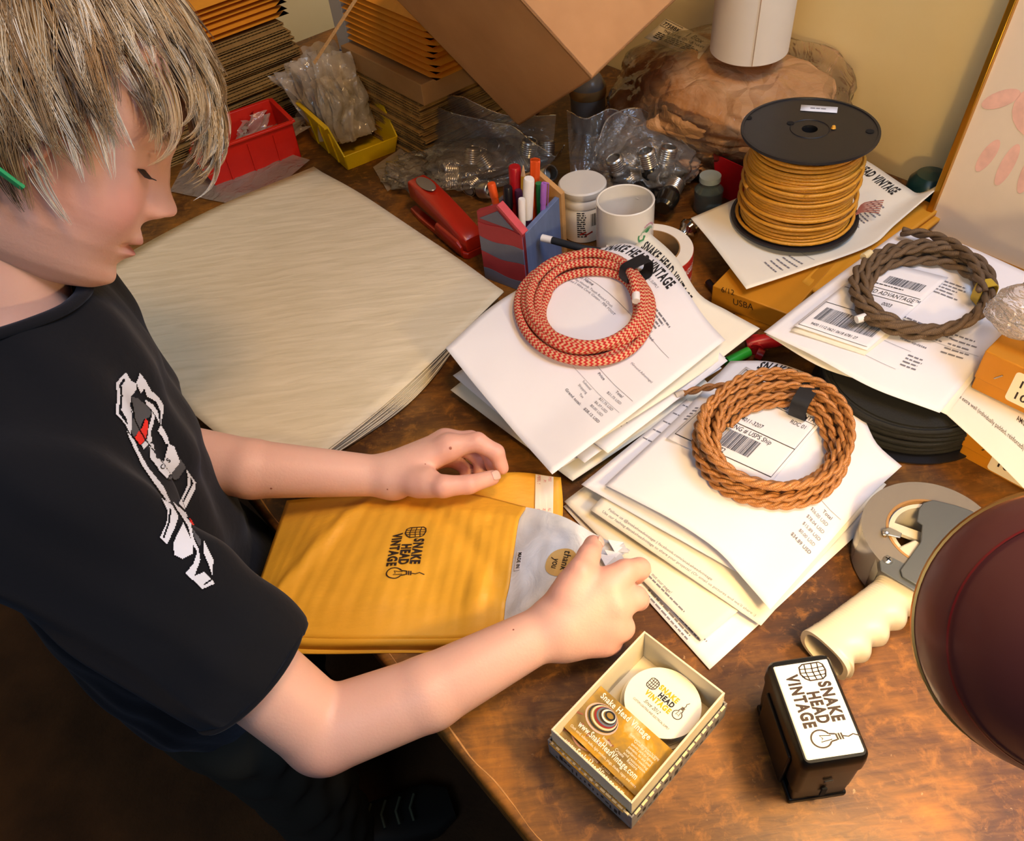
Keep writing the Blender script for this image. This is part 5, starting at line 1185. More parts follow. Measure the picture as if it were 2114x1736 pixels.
# contents. local frame: x along e1 (to lower right of the picture), y along e2 (to the upper right)
def card_at(cx, cy, w_, h_, z, ang, tilt=0, ax_='X'):
    Mc = rotz(ang); ex = MCB @ (Mc @ V3(1, 0, 0)); ey = MCB @ (Mc @ rotm(tilt, 'X') @ V3(0, 1, 0)); o = cb + MCB @ V3(cx, cy, z) - ex * w_ / 2 - ey * h_ / 2; return o, ex, ey
def card_mat():
    t_ = NT('printed_card_face'); v = t_.coord('Object'); n = t_.noise(v, 26, 4, .6, .5)
    t_.col(t_.ramp(n, [(.3, lin('63543a')), (.45, lin('967a3e')), (.58, lin('c0922a')), (.75, lin('d8c89a'))])); t_.p(Roughness=.25); t_.b.inputs['Coat Weight'].default_value = .4; return t_.m
CM = card_mat(); WI = mat('white_ink', 'efe6da', .5); r = random.Random(9)
def business_card(cx, cy, z, ang, tilt, label, full=True, group=None, w_=.078, h_=.046):
    o, ex, ey = card_at(cx, cy, w_, h_, z, ang, tilt); n_ = nrm(np.cross(ex, ey)); t_ = thing('business_card', label, 'card', tuple(o), group=group)
    mb = MB(); q = [o, o + ex * w_, o + ex * w_ + ey * h_, o + ey * h_]; mb.hexa([p - n_ * .0004 for p in q], q); obj('card', mb, CM, t_, world=True)
    if not full: return t_
    fn = lambda a, b: (o + ex * a + ey * b, n_)
    k = Ink(fn, .0005); k.text('Snake Head Vintage', .006, h_ - .0075, .0052, .8, .02, width=.052); k.text('www.SnakeHeadVintage.com', .008, .0085, .0052, .8, .02, width=.062); k.text('Quality supplies, specialty parts for lighting', .044, .032, .0018, 1, width=.03)
    for i_, tx in enumerate(('Quality supplies', 'specialty parts for lighting', 'pendants, fan and small', 'appliance rewiring', 'and restoration')): k.text(tx, .050, .030 - i_ * .0032, .0022, 1, width=.022)
    k.text('Cloth cord, edison bulbs, light sockets, plugs, shades, cages and more', .004, .004, .0022, 1, width=.070); k.text('Imagine    Create    Restore', .030, .0145, .0026, 1, width=.036); k.done('printed_text', WI, t_)
    for rr, cc_ in ((.0145, 'd8a99a'), (.0128, '2c2a22'), (.0112, 'd8c9a0'), (.0096, '8c1f22'), (.0084, '5f6d7c'), (.0070, '2c2420'), (.0058, 'ece4d8'), (.0040, '1c1c20')):
        k = Ink(fn, .0002 + (.015 - rr) * .012); k.stroke([(.019 + (.0145 - rr) * .35 + rr * math.cos(a), .026 + (.0145 - rr) * .62 + rr * .74 * math.sin(a)) for a in np.linspace(0, 2 * PI, 30)[:-1]], .0015, True); k.done('cord_picture', mat('ring_' + cc_, cc_, .5), t_)
    k = Ink(fn, .0004)
    for i_ in range(5): a = -2.6 + i_ * .5; x_, y_ = .020 + .017 * math.cos(a), .026 + .015 * math.sin(a); k.stroke([(x_, y_), (x_ + .006 * math.cos(a), y_ + .004 * math.sin(a)), (x_ + .007 * math.cos(a + .3), y_ - .001)], .0015)
    k.done('socket_picture', mat('copper_print', '8a4f38', .4), t_)
    return t_
ya = -.030; n = 7
business_card(-.002, ya - .011, .028, 0, .10, 'glossy printed business card nearest the front rim of the card box')
for i in range(n): business_card(-.002 + r.uniform(-.001, .001), ya - .004 + i * .0004, .0075 + i * .0028, r.uniform(-.02, .02), .06, 'business card in the pile under the top ones in the card box', False, 'cards in the box pile')
business_card(-.001, ya + .005, .034, -.03, .12, 'glossy printed business card lying on the cards in the card box')
BR_Y = mat('yellow_letter', 'd9a512', .5)
def sticker(cx, cy, z, tilt, label, full, group=None):
    o, ex, ey = card_at(cx, cy, .001, .001, z, -.04, tilt); n_ = nrm(np.cross(ex, ey)); t_ = thing('round_sticker', label, 'sticker', tuple(o), group=group); mb = MB(); rr = .032
    mb.lathe([(.0001, 0), (rr, 0), (rr, .0005), (.0001, .0005)], 56, M=np.array([ex, ey, n_]).T, c=o); obj('sticker_disc', mb, mat('ivory_sticker', 'efe9d6', .4), t_, world=True, smooth=30)
    if not full: return
    o2 = o - ex * .021 - ey * .012; fn = lambda a, b: (o2 + ex * a + ey * b, n_)
    k = Ink(fn, .0008); k.logo(.0, .006, .0042, ('SNAKE', 'VINTAGE')); k.done('yellow_lettering', BR_Y, t_)
    k = Ink(fn, .0008); k.logo(.0, .006, .0042, ('HEAD',)); k.text('CUSTOM LIGHTING AND ELECTRICAL SUPPLY', .002, -.004, .0020, 1, width=.038); k.text('Since 2012', .010, .0005, .0034, .9, shear=.3, width=.016); k.done('black_lettering', INK, t_)
    k = Ink(fn, .0009); k.logo(.0, .006, .0042, ('art',)); k.done('drawings', BROWNINK, t_)
for i in range(6): sticker(.003 + r.uniform(-.002, .002), .024 + i * .0008, .006 + i * .0035, -.08 + i * .0, 'round white sticker in the pile under the lettered one in the card box', False, 'plain stickers in the card box')
sticker(.006, .026, .029, -.10, 'round sticker with yellow lettering on top of the pile in the card box', True)

# ------------------------------------------------------------ self-inking stamp
hs = .083; s1, s2, s3, s4 = [P(x, y, hs) for x, y in ((1598, 1374), (1704, 1356), (1783, 1541), (1668, 1577))]
ey = nrm((s1 + s2) - (s3 + s4)); ex = nrm(np.cross(ey, (0, 0, 1))); cs = (s1 + s2 + s3 + s4) / 4; Ls = np.linalg.norm((s1 + s2) / 2 - (s3 + s4) / 2); Ws = (np.linalg.norm(s1 - s2) + np.linalg.norm(s3 - s4)) / 2
MS = np.array([ex, ey, Z]).T; sb_ = cs * V3(1, 1, 0) + V3(0, 0, TZ)
t = thing('rubber_stamp', 'black self-inking stamp standing upright with its white printed window on top', 'stamp', tuple(sb_), M=MS)
GBK = mat('glossy_black_plastic', '09090a', .34, spec=.3); w_, l_ = Ws + .008, Ls + .010
def rrect(w_, l_, z, rr=.006, n=5):
    pts = []
    for sx_, sy_, a0_ in ((1, 1, 0), (-1, 1, 90), (-1, -1, 180), (1, -1, 270)):
        for q in range(n): an = math.radians(a0_ + q * 90 / (n - 1)); pts.append((sx_ * (w_ / 2 - rr) + rr * math.cos(an), sy_ * (l_ / 2 - rr) + rr * math.sin(an), z))
    return pts
mb = MB(); mb.loft([rrect(w_, l_, .060), rrect(w_, l_, .072), rrect(w_ - .001, l_ - .001, .079), rrect(w_ - .005, l_ - .005, hs - .0012, .004)]); obj('cap', mb, GBK, t, smooth=35)
mb = MB(); mb.loft([rrect(w_ - .003, l_ - .003, .024), rrect(w_ - .002, l_ - .002, .0602)]); obj('body', mb, GBK, t, smooth=35)
for s_ in (-1, 1):
    mb = MB(); mb.loft([rrect(w_ - .008, .010, 0, .002), rrect(w_ - .006, .010, .0245, .002)]); v = np.array(mb.v); v[:, 1] += s_ * (l_ / 2 - .008); mb.v = [tuple(p) for p in v]; obj('foot', mb, GBK, t, smooth=35)
mb = MB(); mb.box((0, 0, .003), (w_ - .004, l_ - .004, .006)); mb2 = mb; obj('base_frame', mb2, GBK, t, bevel=.0015)
for s_ in (-1, 1):
    mb = MB(); mb.box((s_ * (w_ / 2 + .0005), 0, .034), (.003, l_ * .62, .052)); obj('side_arm', mb, GBK, t, bevel=.001)
mb = MB(); mb.box((0, -(l_ / 2 + .0002), .045), (.007, .0012, .005)); obj('release_button', mb, mat('dark_grey_plastic', '2c2b2c', .4), t, bevel=.0012)
mb = MB(); mb.box((0, -(l_ / 2 + .0000), .0235), (.004, .0014, .014)); obj('latch_slot', mb, HOLE, t)
mb = MB(); mb.loft([rrect(Ws + .0005, Ls + .0005, hs - .0012, .002), rrect(Ws - .001, Ls - .001, hs - .0004, .002)]); obj('window_card', mb, mat('stamp_card', 'f2efe8', .35, coat=.5), t, smooth=0)
mb = MB(); mb.loft([rrect(Ws + .002, .003, hs - .0012, .001), rrect(Ws + .001, .0025, hs + .0004, .001)]); v = np.array(mb.v); v[:, 1] += Ls / 2; mb.v = [tuple(p) for p in v]; obj('window_edge', mb, GBK, t)
kk = Ls / 10.6; wo = sb_ + Z * (hs - TZ * 0 - 0) ; wo = V3(sb_[0], sb_[1], TZ + hs - .0004)
fn = lambda a, b: (wo - ey * (a - Ls / 2 + .0015) + ex * (b - Ws / 2 + .004), Z)
f9 = fn; k = Ink(lambda a, b: f9(a, b * 1.12), .0003); k.logo(.0, .001, kk * .98); k.done('window_print', BROWNINK, t)

# ------------------------------------------------------------ packing tape dispenser
GREYM = mat('grey_tool_metal', '585d61', .42, .25, coat=.1); BEI = mat('beige_plastic', 'cbc2ae', .38, coat=.15); ZN = mat('zinc', 'b9bcbc', .3, .9); TAPE = clear_mat('tan_tape', .55, 'b8b0a0', 8, .2, .15)
tc_ = P(1922, 1100, .052); tb0 = V3(tc_[0], tc_[1], TZ)
t = thing('tape_dispenser', 'beige and grey packing tape dispenser with ribbed pistol handle lying on the table', 'tape dispenser', tuple(tb0))
def ring_part(r0_, r1_, z0_, z1_, m, name, c_=tb0, n=72, smooth=30):
    mb = MB(); mb.lathe([(r0_, z0_), (r1_, z0_), (r1_, z1_), (r0_, z1_), (r0_, z0_)], n, c=c_); return obj(name, mb, m, t, world=True, smooth=smooth)
tmat = mat('packing_tape_roll', '75706b', .22, coat=.5, var=.1, vs=12)
ring_part(.0385, .0595, .004, .052, tmat, 'tape_roll'); ring_part(.0362, .0384, .004, .0525, KRAFT, 'cardboard_core'); ring_part(.031, .0352, .003, .049, BEI, 'hub')
mb = MB()
for a_ in (0.4, 2.5, 4.6): mb.box(tb0 + V3(math.cos(a_) * .016, math.sin(a_) * .016, .040), (.032, .010, .004), M=rotz(a_))
obj('hub_spoke', mb, BEI, t, world=True)
for i_, (cc_, a0_) in enumerate((('red_core_print', 1.9), ('blue_core_print', 2.5))):
    mb = MB(); pl = [tb0 + V3(math.cos(a) * .0357, math.sin(a) * .0357, 0) for a in np.linspace(a0_ - .6, a0_ + .6, 12)]
    vs = [p + V3(0, 0, .038 + .004 * i_) for p in pl] + [p + V3(0, 0, .046 + .003 * i_) for p in pl]; mb.add(vs, [(j, j + 1, 13 + j, 12 + j) for j in range(11)]); obj('core_print', mb, mat(cc_, ('c8283a', '23508c')[i_], .5), t, world=True, solid=.0003)
# metal side plate on top, from the hub to the handle
def plate(pix, h, th, m, name, bev=.0008, label=None):
    mb = MB(); q = [P(x, y, h) for x, y in pix]; n = len(q); mb.add(q + [p + V3(0, 0, th) for p in q], [tuple(range(n)), tuple(range(2 * n - 1, n - 1, -1))] + [(i, n + i, n + (i + 1) % n, (i + 1) % n) for i in range(n)])
    return obj(name, mb, m, t, world=True, bevel=bev)
plate([(1896, 1052), (1905, 1040), (1925, 1034), (1975, 1046), (2008, 1058), (2040, 1110), (2010, 1190), (1962, 1250), (1862, 1192), (1858, 1178), (1900, 1120), (1903, 1085), (1892, 1078)], .0535, .0018, GREYM, 'side_plate')
plate([(1815, 1160), (1830, 1146), (2000, 1230), (1975, 1262), (1905, 1232), (1818, 1180)], .0505, .0016, GREYM, 'mounting_plate')
for x_, y_ in ((1833, 1156), (1906, 1192)):
    mb = MB(); c_ = P(x_, y_, .0524); mb.lathe([(.0001, .0018), (.0030, .0015), (.0042, .0004), (.0044, 0)], 20, c=c_); o_ = obj('screw', mb, ZN, t, world=True)
    mb = MB(); mb.box(c_ + V3(0, 0, .0018), (.0050, .0009, .0006), M=rotz(.6)); mb.box(c_ + V3(0, 0, .0018), (.0009, .0050, .0006), M=rotz(.6)); obj('screw_slot', mb, HOLE, o_, world=True)
# roller bracket with its rod
plate([(1820, 1094), (1836, 1090), (1862, 1102), (1858, 1112), (1832, 1106), (1822, 1106)], .055, .0014, ZN, 'bracket')
mb = MB(); a_ = P(1829, 1099, .057); mb.tube([a_, a_ * V3(1, 1, 0) + V3(0, 0, TZ + .012)], .0022, 12); obj('roller', mb, mat('brass_rod', 'a8865a', .3, .8), t, world=True)
mb = MB(); mb.lathe([(.0001, .002), (.0024, .0014), (.003, 0)], 14, c=a_); obj('rivet', mb, ZN, t, world=True)
# loose tape end down to the table
mb = MB(); q = [P(1797, 1090, .050), P(1806, 1135, .050), P(1812, 1180, .046)]; lo_ = [p * V3(1, 1, 0) + V3(0, 0, TZ + .004) for p in q]; mb.add(q + lo_, [(0, 1, 4, 3), (1, 2, 5, 4)]); obj('tape_end', mb, TAPE, t, world=True, solid=.0003)
# beige frame below and pistol grip
plate([(1815, 1192), (1862, 1170), (1985, 1240), (2020, 1330), (1900, 1282), (1880, 1262), (1862, 1222), (1822, 1210)], .004, .046, BEI, 'frame', .002)
plate([(1880, 1240), (1960, 1230), (1985, 1330), (1896, 1283)], .001, .003, BEI, 'lower_guard', .001)
ga = P(1868, 1215, .026); gb = P(1700, 1352, .024); gd = nrm(gb - ga); gn = nrm(np.cross((0, 0, 1), gd)); GL = np.linalg.norm(gb - ga)
def gsec(f, n=40):
    """grip section: flat back, finger waves on the lower (-gn) side, fine ribs on the other"""
    wid = .0195 + .0035 * f + .010 * max(0, f - .82) + .006 * max(0, .18 - f) / .18; wave_ = .0030 * math.cos(2 * PI * (f * 4.4 - .25)) if .12 < f < .95 else 0; rib = .0005 * math.sin(f * 230) if .1 < f < .9 else 0
    out = []; th_ = .0155 + .002 * f
    for k in range(n):
        a = 2 * PI * k / n; x, y = math.cos(a), math.sin(a); sx_ = (wid + (rib if x < 0 else 0) + (wave_ if x > 0 else 0)) * math.copysign(abs(x) ** .75, x)
        out.append(ga + gd * (GL * f) + gn * sx_ * 1.0 + V3(0, 0, th_ * math.copysign(abs(y) ** .75, y)))
    return out
mb = MB(); fs_ = np.linspace(0, 1, 120); secs = [gsec(f) for f in fs_]
c_end = np.mean(secs[-1], axis=0); inn_ = [[c_end + (p - c_end) * .82 for p in secs[-1]], [c_end - gd * .02 + (p - c_end) * .78 for p in secs[-1]]]
mb.loft(secs + inn_); obj('grip', mb, BEI, t, world=True, smooth=50)
k = Ink(lambda a, b: (P(1985, 1092, .0555) + nrm(P(2040, 1110, .0555) - P(1985, 1092, .0555)) * a + nrm(P(1985, 1070, .0555) - P(1985, 1092, .0555)) * b, Z), .0003); k.text('D', 0, 0, .008, 1, 0); k.done('printed_letter', INK, t)
# ------------------------------------------------------------ padded mailer being filled, and the tissue bundle
MAILM = mat('golden_mailer_paper', 'e3a52e', .5, var=.06, vs=9, bump=.35, bs=70, bd=.0012, aniso=(1, 3, 1)); MAILI = mat('mailer_lining', 'c9a45c', .7)
t = thing('padded_mailer', 'large golden padded mailer held open by both hands at the table edge', 'mailer', tuple(P(820, 1180, .012)))
bk = Sheet([(512, 1269, .003), (545, 1310, .002), (582, 1346, .001), (850, 1347, .002), (1105, 1346, .006)], [(592, 1033, .004), (800, 1012, .012), (1032, 976, .034), (1158, 985, .026)],
           [(512, 1269, .003), (592, 1033, .004)], [(1105, 1346, .006), (1150, 1170, .010), (1162, 1055, .016), (1158, 985, .026)], size=(.3, .18), n=(40, 26), wr=.002, seed=3)
obj('back_panel', bk.mesh(), MAILM, t, world=True, smooth=180, solid=.0022)
fr = Sheet([(514, 1263, .010), (585, 1312, .012), (850, 1318, .018), (1036, 1316, .032)], [(592, 1036, .010), (800, 1017, .022), (960, 1018, .036), (1086, 1046, .036)],
           [(514, 1263, .010), (592, 1036, .010)], [(1036, 1316, .032), (1045, 1240, .042), (1060, 1150, .048), (1070, 1085, .046), (1086, 1046, .036)], size=(.26, .15), n=(64, 40), wr=.0)
for i in range(65):
    for j in range(41):
        u, v = i / 64, j / 40; e = min(1, 5 * min(v, 1 - v)) * min(1, 5 * u)
        dz = .010 * e * (1 - .4 * u) + .0022 * e * (noise.noise((u * 5, v * 4, 2)) + .5 * noise.noise((u * 14, v * 9, 7))) + .0005 * e * math.sin(u * 120)
        dz += -.004 * math.exp(-((u * .8 + v * .6 - .98) / .05) ** 2) * e + .004 * math.exp(-((u - .1 - v * .25) / .035) ** 2) * e + .004 * math.exp(-((u - .88) / .04) ** 2) * math.exp(-((v - .25) / .2) ** 2)
        fr.G[i, j, 2] += dz
du = np.gradient(fr.G, axis=0); dv = np.gradient(fr.G, axis=1); N_ = np.cross(du, dv); fr.N = N_ / np.linalg.norm(N_, axis=2)[:, :, None]
obj('front_panel', fr.mesh(), MAILM, t, world=True, smooth=180, solid=.0022)
# side seams closing the two panels at the bottom, far end and top
def seam(A, B, name):
    mb = MB(); n = len(A); mb.add(list(A) + list(B), [(i, i + 1, n + i + 1, n + i) for i in range(n - 1)]); obj(name, mb, MAILM, t, world=True, smooth=180, solid=.001)
def resamp(pts, n): return np.array(smooth_path(pts, np.linalg.norm(np.diff(pts, axis=0), axis=1).sum() / (n - .5)))[:n]
seam(resamp(fr.G[:, 0], 30), resamp(bk.G[:, 0], 30) * .5 + resamp(fr.G[:, 0], 30) * .5 - V3(0, 0, .006), 'side_seam')
seam(resamp(fr.G[:, -1], 30), resamp(fr.G[:, -1], 30) - V3(0, 0, .012), 'side_seam')
bvf = BVHTree.FromPolygons([Vector(p) for p in fr.G.reshape(-1, 3)], [(i * 41 + j, (i + 1) * 41 + j, (i + 1) * 41 + j + 1, i * 41 + j + 1) for i in range(64) for j in range(40)])
bvb = BVHTree.FromPolygons([Vector(p) for p in bk.G.reshape(-1, 3)], [(i * 27 + j, (i + 1) * 27 + j, (i + 1) * 27 + j + 1, i * 27 + j + 1) for i in range(40) for j in range(26)])
def dropfn(o, ex, ey, bv):
    ex = nrm(ex * V3(1, 1, 0)); ey = nrm(ey * V3(1, 1, 0))
    def f(a, b):
        q = o + ex * a + ey * b; h = bv.ray_cast(Vector((q[0], q[1], 3)), Vector((0, 0, -1)))
        return (V3(q[0], q[1], h[0].z if h[0] else q[2]), Z)
    return f
o = P(874, 1090, .035); ex = P(850, 1196, .035) - o; ey = np.cross((0, 0, 1), ex); kk = np.linalg.norm(ex) / 10.2
o2 = P(814, 1093, .035)
f0 = dropfn(o2, ex, ey, bvf); k = Ink(lambda a, b: f0(a, b * 1.4), .0008); k.logo(0, 0, kk); k.done('printed_logo', BROWNINK, t)
o = P(1112, 979, .030); ex = P(1110, 1062, .02) - o; ey = np.cross((0, 0, 1), ex)
fnb = dropfn(P(1106, 982, .03), ex, ey, bvb)
k = Ink(fnb, .0012); 
for q in range(3): k.vrect(0, .0 + q * .0062, .040, .0062)
k.done('adhesive_strip', mat('strip_white', 'ead9c8', .5), t)
k = Ink(fnb, .0016)
for q, yy in enumerate((.0022, .008, .0135)):
    for a_ in range(2): k.text('PEEL SEAL', .001 + a_ * .021 + (q % 2) * .004, yy, .0030, .6, .01, width=.016)
k.done('strip_print', mat('pink_letter', 'd0746a', .6), t)
# bundle wrapped in white tissue
TIS = NT('white_tissue_wrap'); v_ = TIS.coord('Object'); n1 = TIS.noise(v_, 34, 5, .6, 1.0); TIS.col(TIS.ramp(n1, [(.3, lin('ccd0d6')), (.7, lin('e6e7e8'))])); TIS.p(Roughness=.5); TIS.bump(n1, .5, .003); TIS = TIS.m
bt = Sheet([(950, 1300, .012), (1045, 1303, .018), (1110, 1305, .034), (1215, 1300, .048)], [(1000, 1046, .020), (1085, 1047, .036), (1160, 1066, .050), (1225, 1100, .056), (1283, 1130, .060)],
           [(950, 1300, .012), (1000, 1046, .020)], [(1215, 1300, .050), (1262, 1220, .056), (1283, 1130, .060)], size=(.15, .12), n=(36, 30), wr=.0045, seed=5)
t = thing('tissue_bundle', 'flat bundle wrapped in white tissue, half inside the golden mailer under the right hand', 'bundle', tuple(P(1100, 1180, .03)))
mb = bt.mesh(); G2 = bt.G.copy()
for i in range(37):
    for j in range(31): e = min(1, 7 * min(i / 36, 1 - i / 36, j / 30, 1 - j / 30)); G2[i, j, 2] = bt.G[i, j, 2] - .0012 - .011 * e ** .5
mb.grid(lambda a, b: G2[int(round(a * 36)), int(round(b * 30))], 36, 30); obj('tissue_wrap', mb, TIS, t, world=True, smooth=180)
mb = MB()
for q, (x_, y_) in enumerate(((1268, 1138), (1262, 1160), (1250, 1168), (1275, 1150))):
    c_ = P(x_, y_, .060); mb.add([c_ + V3(.0, 0, 0), c_ + V3(.012, -.006 + .003 * q, .004), c_ + V3(.010, .008, .001), c_ + V3(-.004, .012, .003)], [(0, 1, 2, 3)])
obj('tissue_tuft', mb, TIS, t, world=True, smooth=0, solid=.001)
bvt = BVHTree.FromPolygons([Vector(p) for p in bt.G.reshape(-1, 3)], [(i * 31 + j, (i + 1) * 31 + j, (i + 1) * 31 + j + 1, i * 31 + j + 1) for i in range(36) for j in range(30)])
o = P(1158, 1156, .05); ex = P(1150, 1200, .05) - P(1172, 1118, .05); ey = np.cross((0, 0, 1), ex); fn = dropfn(o, ex, ey, bvt)
ts = thing('round_sticker', 'round kraft sticker reading thank you on the tissue bundle beside the thumb', 'sticker', tuple(fn(0, 0)[0]))
k = Ink(fn, .0008); R1 = .0152
for a_ in range(28):
    a0_, a1_ = 2 * PI * a_ / 28, 2 * PI * (a_ + 1) / 28
    for r0_, r1_ in ((0.0001, .33), (.33, .66), (.66, 1)): k.put([(R1 * r0_ * math.cos(a0_), R1 * r0_ * math.sin(a0_)), (R1 * r1_ * math.cos(a0_), R1 * r1_ * math.sin(a0_)), (R1 * r1_ * math.cos(a1_), R1 * r1_ * math.sin(a1_)), (R1 * r0_ * math.cos(a1_), R1 * r0_ * math.sin(a1_))], [(0, 1, 2, 3)])
k.done('sticker_disc', mat('tan_sticker', 'cda866', .6), ts)
k = Ink(fn, .0013); k.text('thank', -.0125, .0008, .0072, .85, .006, width=.022, shear=.35); k.text('you', -.006, -.0085, .0070, .9, .006, width=.013, shear=.35); k.done('lettering', INK, ts)
o = P(1072, 1117, .05); ex = P(1064, 1152, .05) - o; ey = np.cross((0, 0, 1), ex); fn = dropfn(P(1066, 1118, .05), ex, ey, bvt)
ts = thing('origin_label', 'tiny white label reading MADE IN at the mouth of the golden mailer', 'label', tuple(fn(0, 0)[0]))
k = Ink(fn, .0009); k.rect(-.001, -.001, .0185, .0062); k.done('label_paper', mat('label_paper_white', 'e8e8ee', .5), ts); k = Ink(fn, .0014); k.text('MADE IN', .0006, .0008, .0034, .9, .03, width=.015); k.done('lettering', INK, ts)

# ------------------------------------------------------------ the boy
def smin(a, b, k):
    if k <= 0: return np.minimum(a, b)
    h = np.maximum(k - np.abs(a - b), 0) / k; return np.minimum(a, b) - h * h * k * .25
def cone(p, a, b, ra, rb, n=None, s=1.0):
    ba = b - a; pa = p - a; h = np.clip((pa @ ba) / (ba @ ba + 1e-12), 0, 1); w_ = pa - h[:, None] * ba
    if n is not None: w_ = w_ + ((w_ @ n) * (s - 1))[:, None] * n
    return np.sqrt((w_ * w_).sum(1)) - (ra + (rb - ra) * h)
def ell(p, c, r, M=None):
    q = p - c
    if M is not None: q = q @ M
    r = np.array(r); k0 = np.linalg.norm(q / r, axis=1); k1 = np.linalg.norm(q / (r * r), axis=1) + 1e-9; return k0 * (k0 - 1) / k1
def surfnets(f, lo, hi, h, B=12):
    """surface of f=0, evaluated only in blocks near the surface"""
    lo = np.array(lo); n = np.ceil((np.array(hi) - lo) / h / B).astype(int) * B + 1; val = np.full(n, 1.0, np.float32)
    bl = [(i, j, k) for i in range(0, n[0] - 1, B) for j in range(0, n[1] - 1, B) for k in range(0, n[2] - 1, B)]
    cen = np.array([lo + (np.array(b) + B / 2) * h for b in bl]); dc = f(cen); rad = B * h * .87 * 1.45 + .006
    ii = np.arange(B + 1)
    for b, d in zip(bl, dc):
        sl = tuple(slice(x, x + B + 1) for x in b)
        if abs(d) > rad: 
            if d < 0: 
                v = val[sl]; v[v == 1.0] = -1.0
            continue
        g = np.stack(np.meshgrid(*[lo[q] + (b[q] + ii) * h for q in range(3)], indexing='ij'), -1).reshape(-1, 3); val[sl] = f(g).reshape(B + 1, B + 1, B + 1)
    s = val < 0; cs = [(a, b, c) for a in (0, 1) for b in (0, 1) for c in (0, 1)]; m = n - 1
    S = np.stack([s[a:a + m[0], b:b + m[1], c:c + m[2]] for a, b, c in cs]); act = S.any(0) & ~S.all(0); idx = np.argwhere(act); vid = -np.ones(m, int); vid[act] = np.arange(len(idx))
    cv = np.stack([val[idx[:, 0] + a, idx[:, 1] + b, idx[:, 2] + c] for a, b, c in cs], 1); pos = np.zeros((len(idx), 3)); cnt = np.zeros(len(idx))
    for e0 in range(8):
        for e1_ in range(e0 + 1, 8):
            d = np.array(cs[e1_]) - np.array(cs[e0])
            if np.abs(d).sum() != 1: continue
            a, b = cv[:, e0], cv[:, e1_]; m_ = (a < 0) != (b < 0); t_ = np.where(m_, a / np.where(m_, a - b, 1), 0)
            pos += m_[:, None] * (np.array(cs[e0]) + t_[:, None] * d); cnt += m_
    pos = lo + (idx + pos / cnt[:, None]) * h; F = []
    for ax_ in range(3):
        d = np.zeros(3, int); d[ax_] = 1; o1, o2 = [q for q in range(3) if q != ax_]; e = [np.eye(3, dtype=int)[o1], np.eye(3, dtype=int)[o2]]
        A = s[:n[0] - d[0], :n[1] - d[1], :n[2] - d[2]]; Bv = s[d[0]:, d[1]:, d[2]:]; ch = np.argwhere(A != Bv)
        ch = ch[(ch[:, o1] > 0) & (ch[:, o2] > 0) & (ch[:, o1] < m[o1]) & (ch[:, o2] < m[o2])]
        q = [vid[tuple((ch - x).T)] for x in (0 * e[0], e[0], e[0] + e[1], e[1])]; q = np.stack(q, 1); inside = A[tuple(ch.T)]
        fl = inside if ax_ != 1 else ~inside; q[~fl] = q[~fl][:, ::-1]; F.append(q[(q >= 0).all(1)])
    return pos, np.concatenate(F)
# frame of the torso and arms
NK = Q(45, 712, .765); SR_ = Q(95, 1040, .68); SL_ = 2 * NK - SR_; SL_[2] = NK[2] - .012; NK[2] += .01
Lt = nrm((SL_ - SR_) * V3(1, 1, 0)); Ft = nrm(np.cross(Lt, (0, 0, 1)));
if Ft[0] < 0: Ft = -Ft
MT = np.array([Ft, Lt, Z]).T; MID = (SR_ + SL_) / 2
ER = P(668, 1510, .030); F1 = P(885, 1430, .046); WR_ = P(1128, 1302, .058)
EL = P(335, 935, .078); F2 = P(520, 968, .074); WL = P(812, 984, .052)
# right hand joints
RH = dict(palm=[(P(1165, 1280, .066), .021, P(1235, 1215, .078), .0150), (P(1165, 1290, .060), .021, P(1262, 1212, .078), .0150), (P(1165, 1300, .055), .021, P(1268, 1255, .068), .0145), (P(1165, 1310, .050), .020, P(1262, 1292, .055), .0140), (P(1160, 1318, .046), .019, P(1245, 1322, .042), .0135), (P(1150, 1268, .066), .018, P(1180, 1212, .080), .0145)],
    fingers=[[(1172, 1228, .082, .0128), (1198, 1180, .092, .0112), (1216, 1146, .088, .0098), (1225, 1124, .080, .0088)],
             [(1258, 1204, .080, .0125), (1290, 1180, .084, .0105), (1320, 1174, .076, .0096), (1312, 1186, .058, .0086), (1280, 1185, .047, .0078)],
             [(1268, 1246, .070, .0122), (1312, 1234, .066, .0104), (1318, 1238, .050, .0094), (1288, 1240, .038, .0080)],
             [(1262, 1290, .056, .0118), (1286, 1296, .048, .0100), (1280, 1290, .030, .0088), (1255, 1280, .024, .0075)],
             [(1240, 1322, .042, .0110), (1262, 1326, .034, .0088), (1250, 1318, .022, .0076), (1228, 1306, .019, .0068)]])
LH = dict(palm=[(P(815, 975, .056), .0195, P(925, 925, .074), .0135), (P(812, 975, .054), .0195, P(918, 912, .066), .0130), (P(812, 985, .050), .0185, P(905, 918, .052), .0125), (P(812, 990, .046), .0180, P(898, 945, .040), .0120), (P(815, 992, .056), .0170, P(880, 992, .066), .0135)],
    fingers=[[(868, 1000, .062, .0132), (915, 1004, .070, .0112), (968, 1000, .068, .0094), (1016, 986, .060, .0080)],
             [(928, 922, .076, .0120), (985, 912, .078, .0098), (1024, 934, .068, .0086), (1036, 966, .052, .0074)],
             [(920, 912, .068, .0118), (972, 908, .064, .0096), (1008, 930, .052, .0084), (1016, 962, .040, .0074)],
             [(908, 918, .054, .0112), (955, 922, .046, .0092), (992, 948, .036, .0080), (990, 975, .028, .0070)],
             [(900, 942, .042, .0100), (938, 950, .032, .0082), (965, 970, .024, .0070), (960, 990, .020, .0062)]])
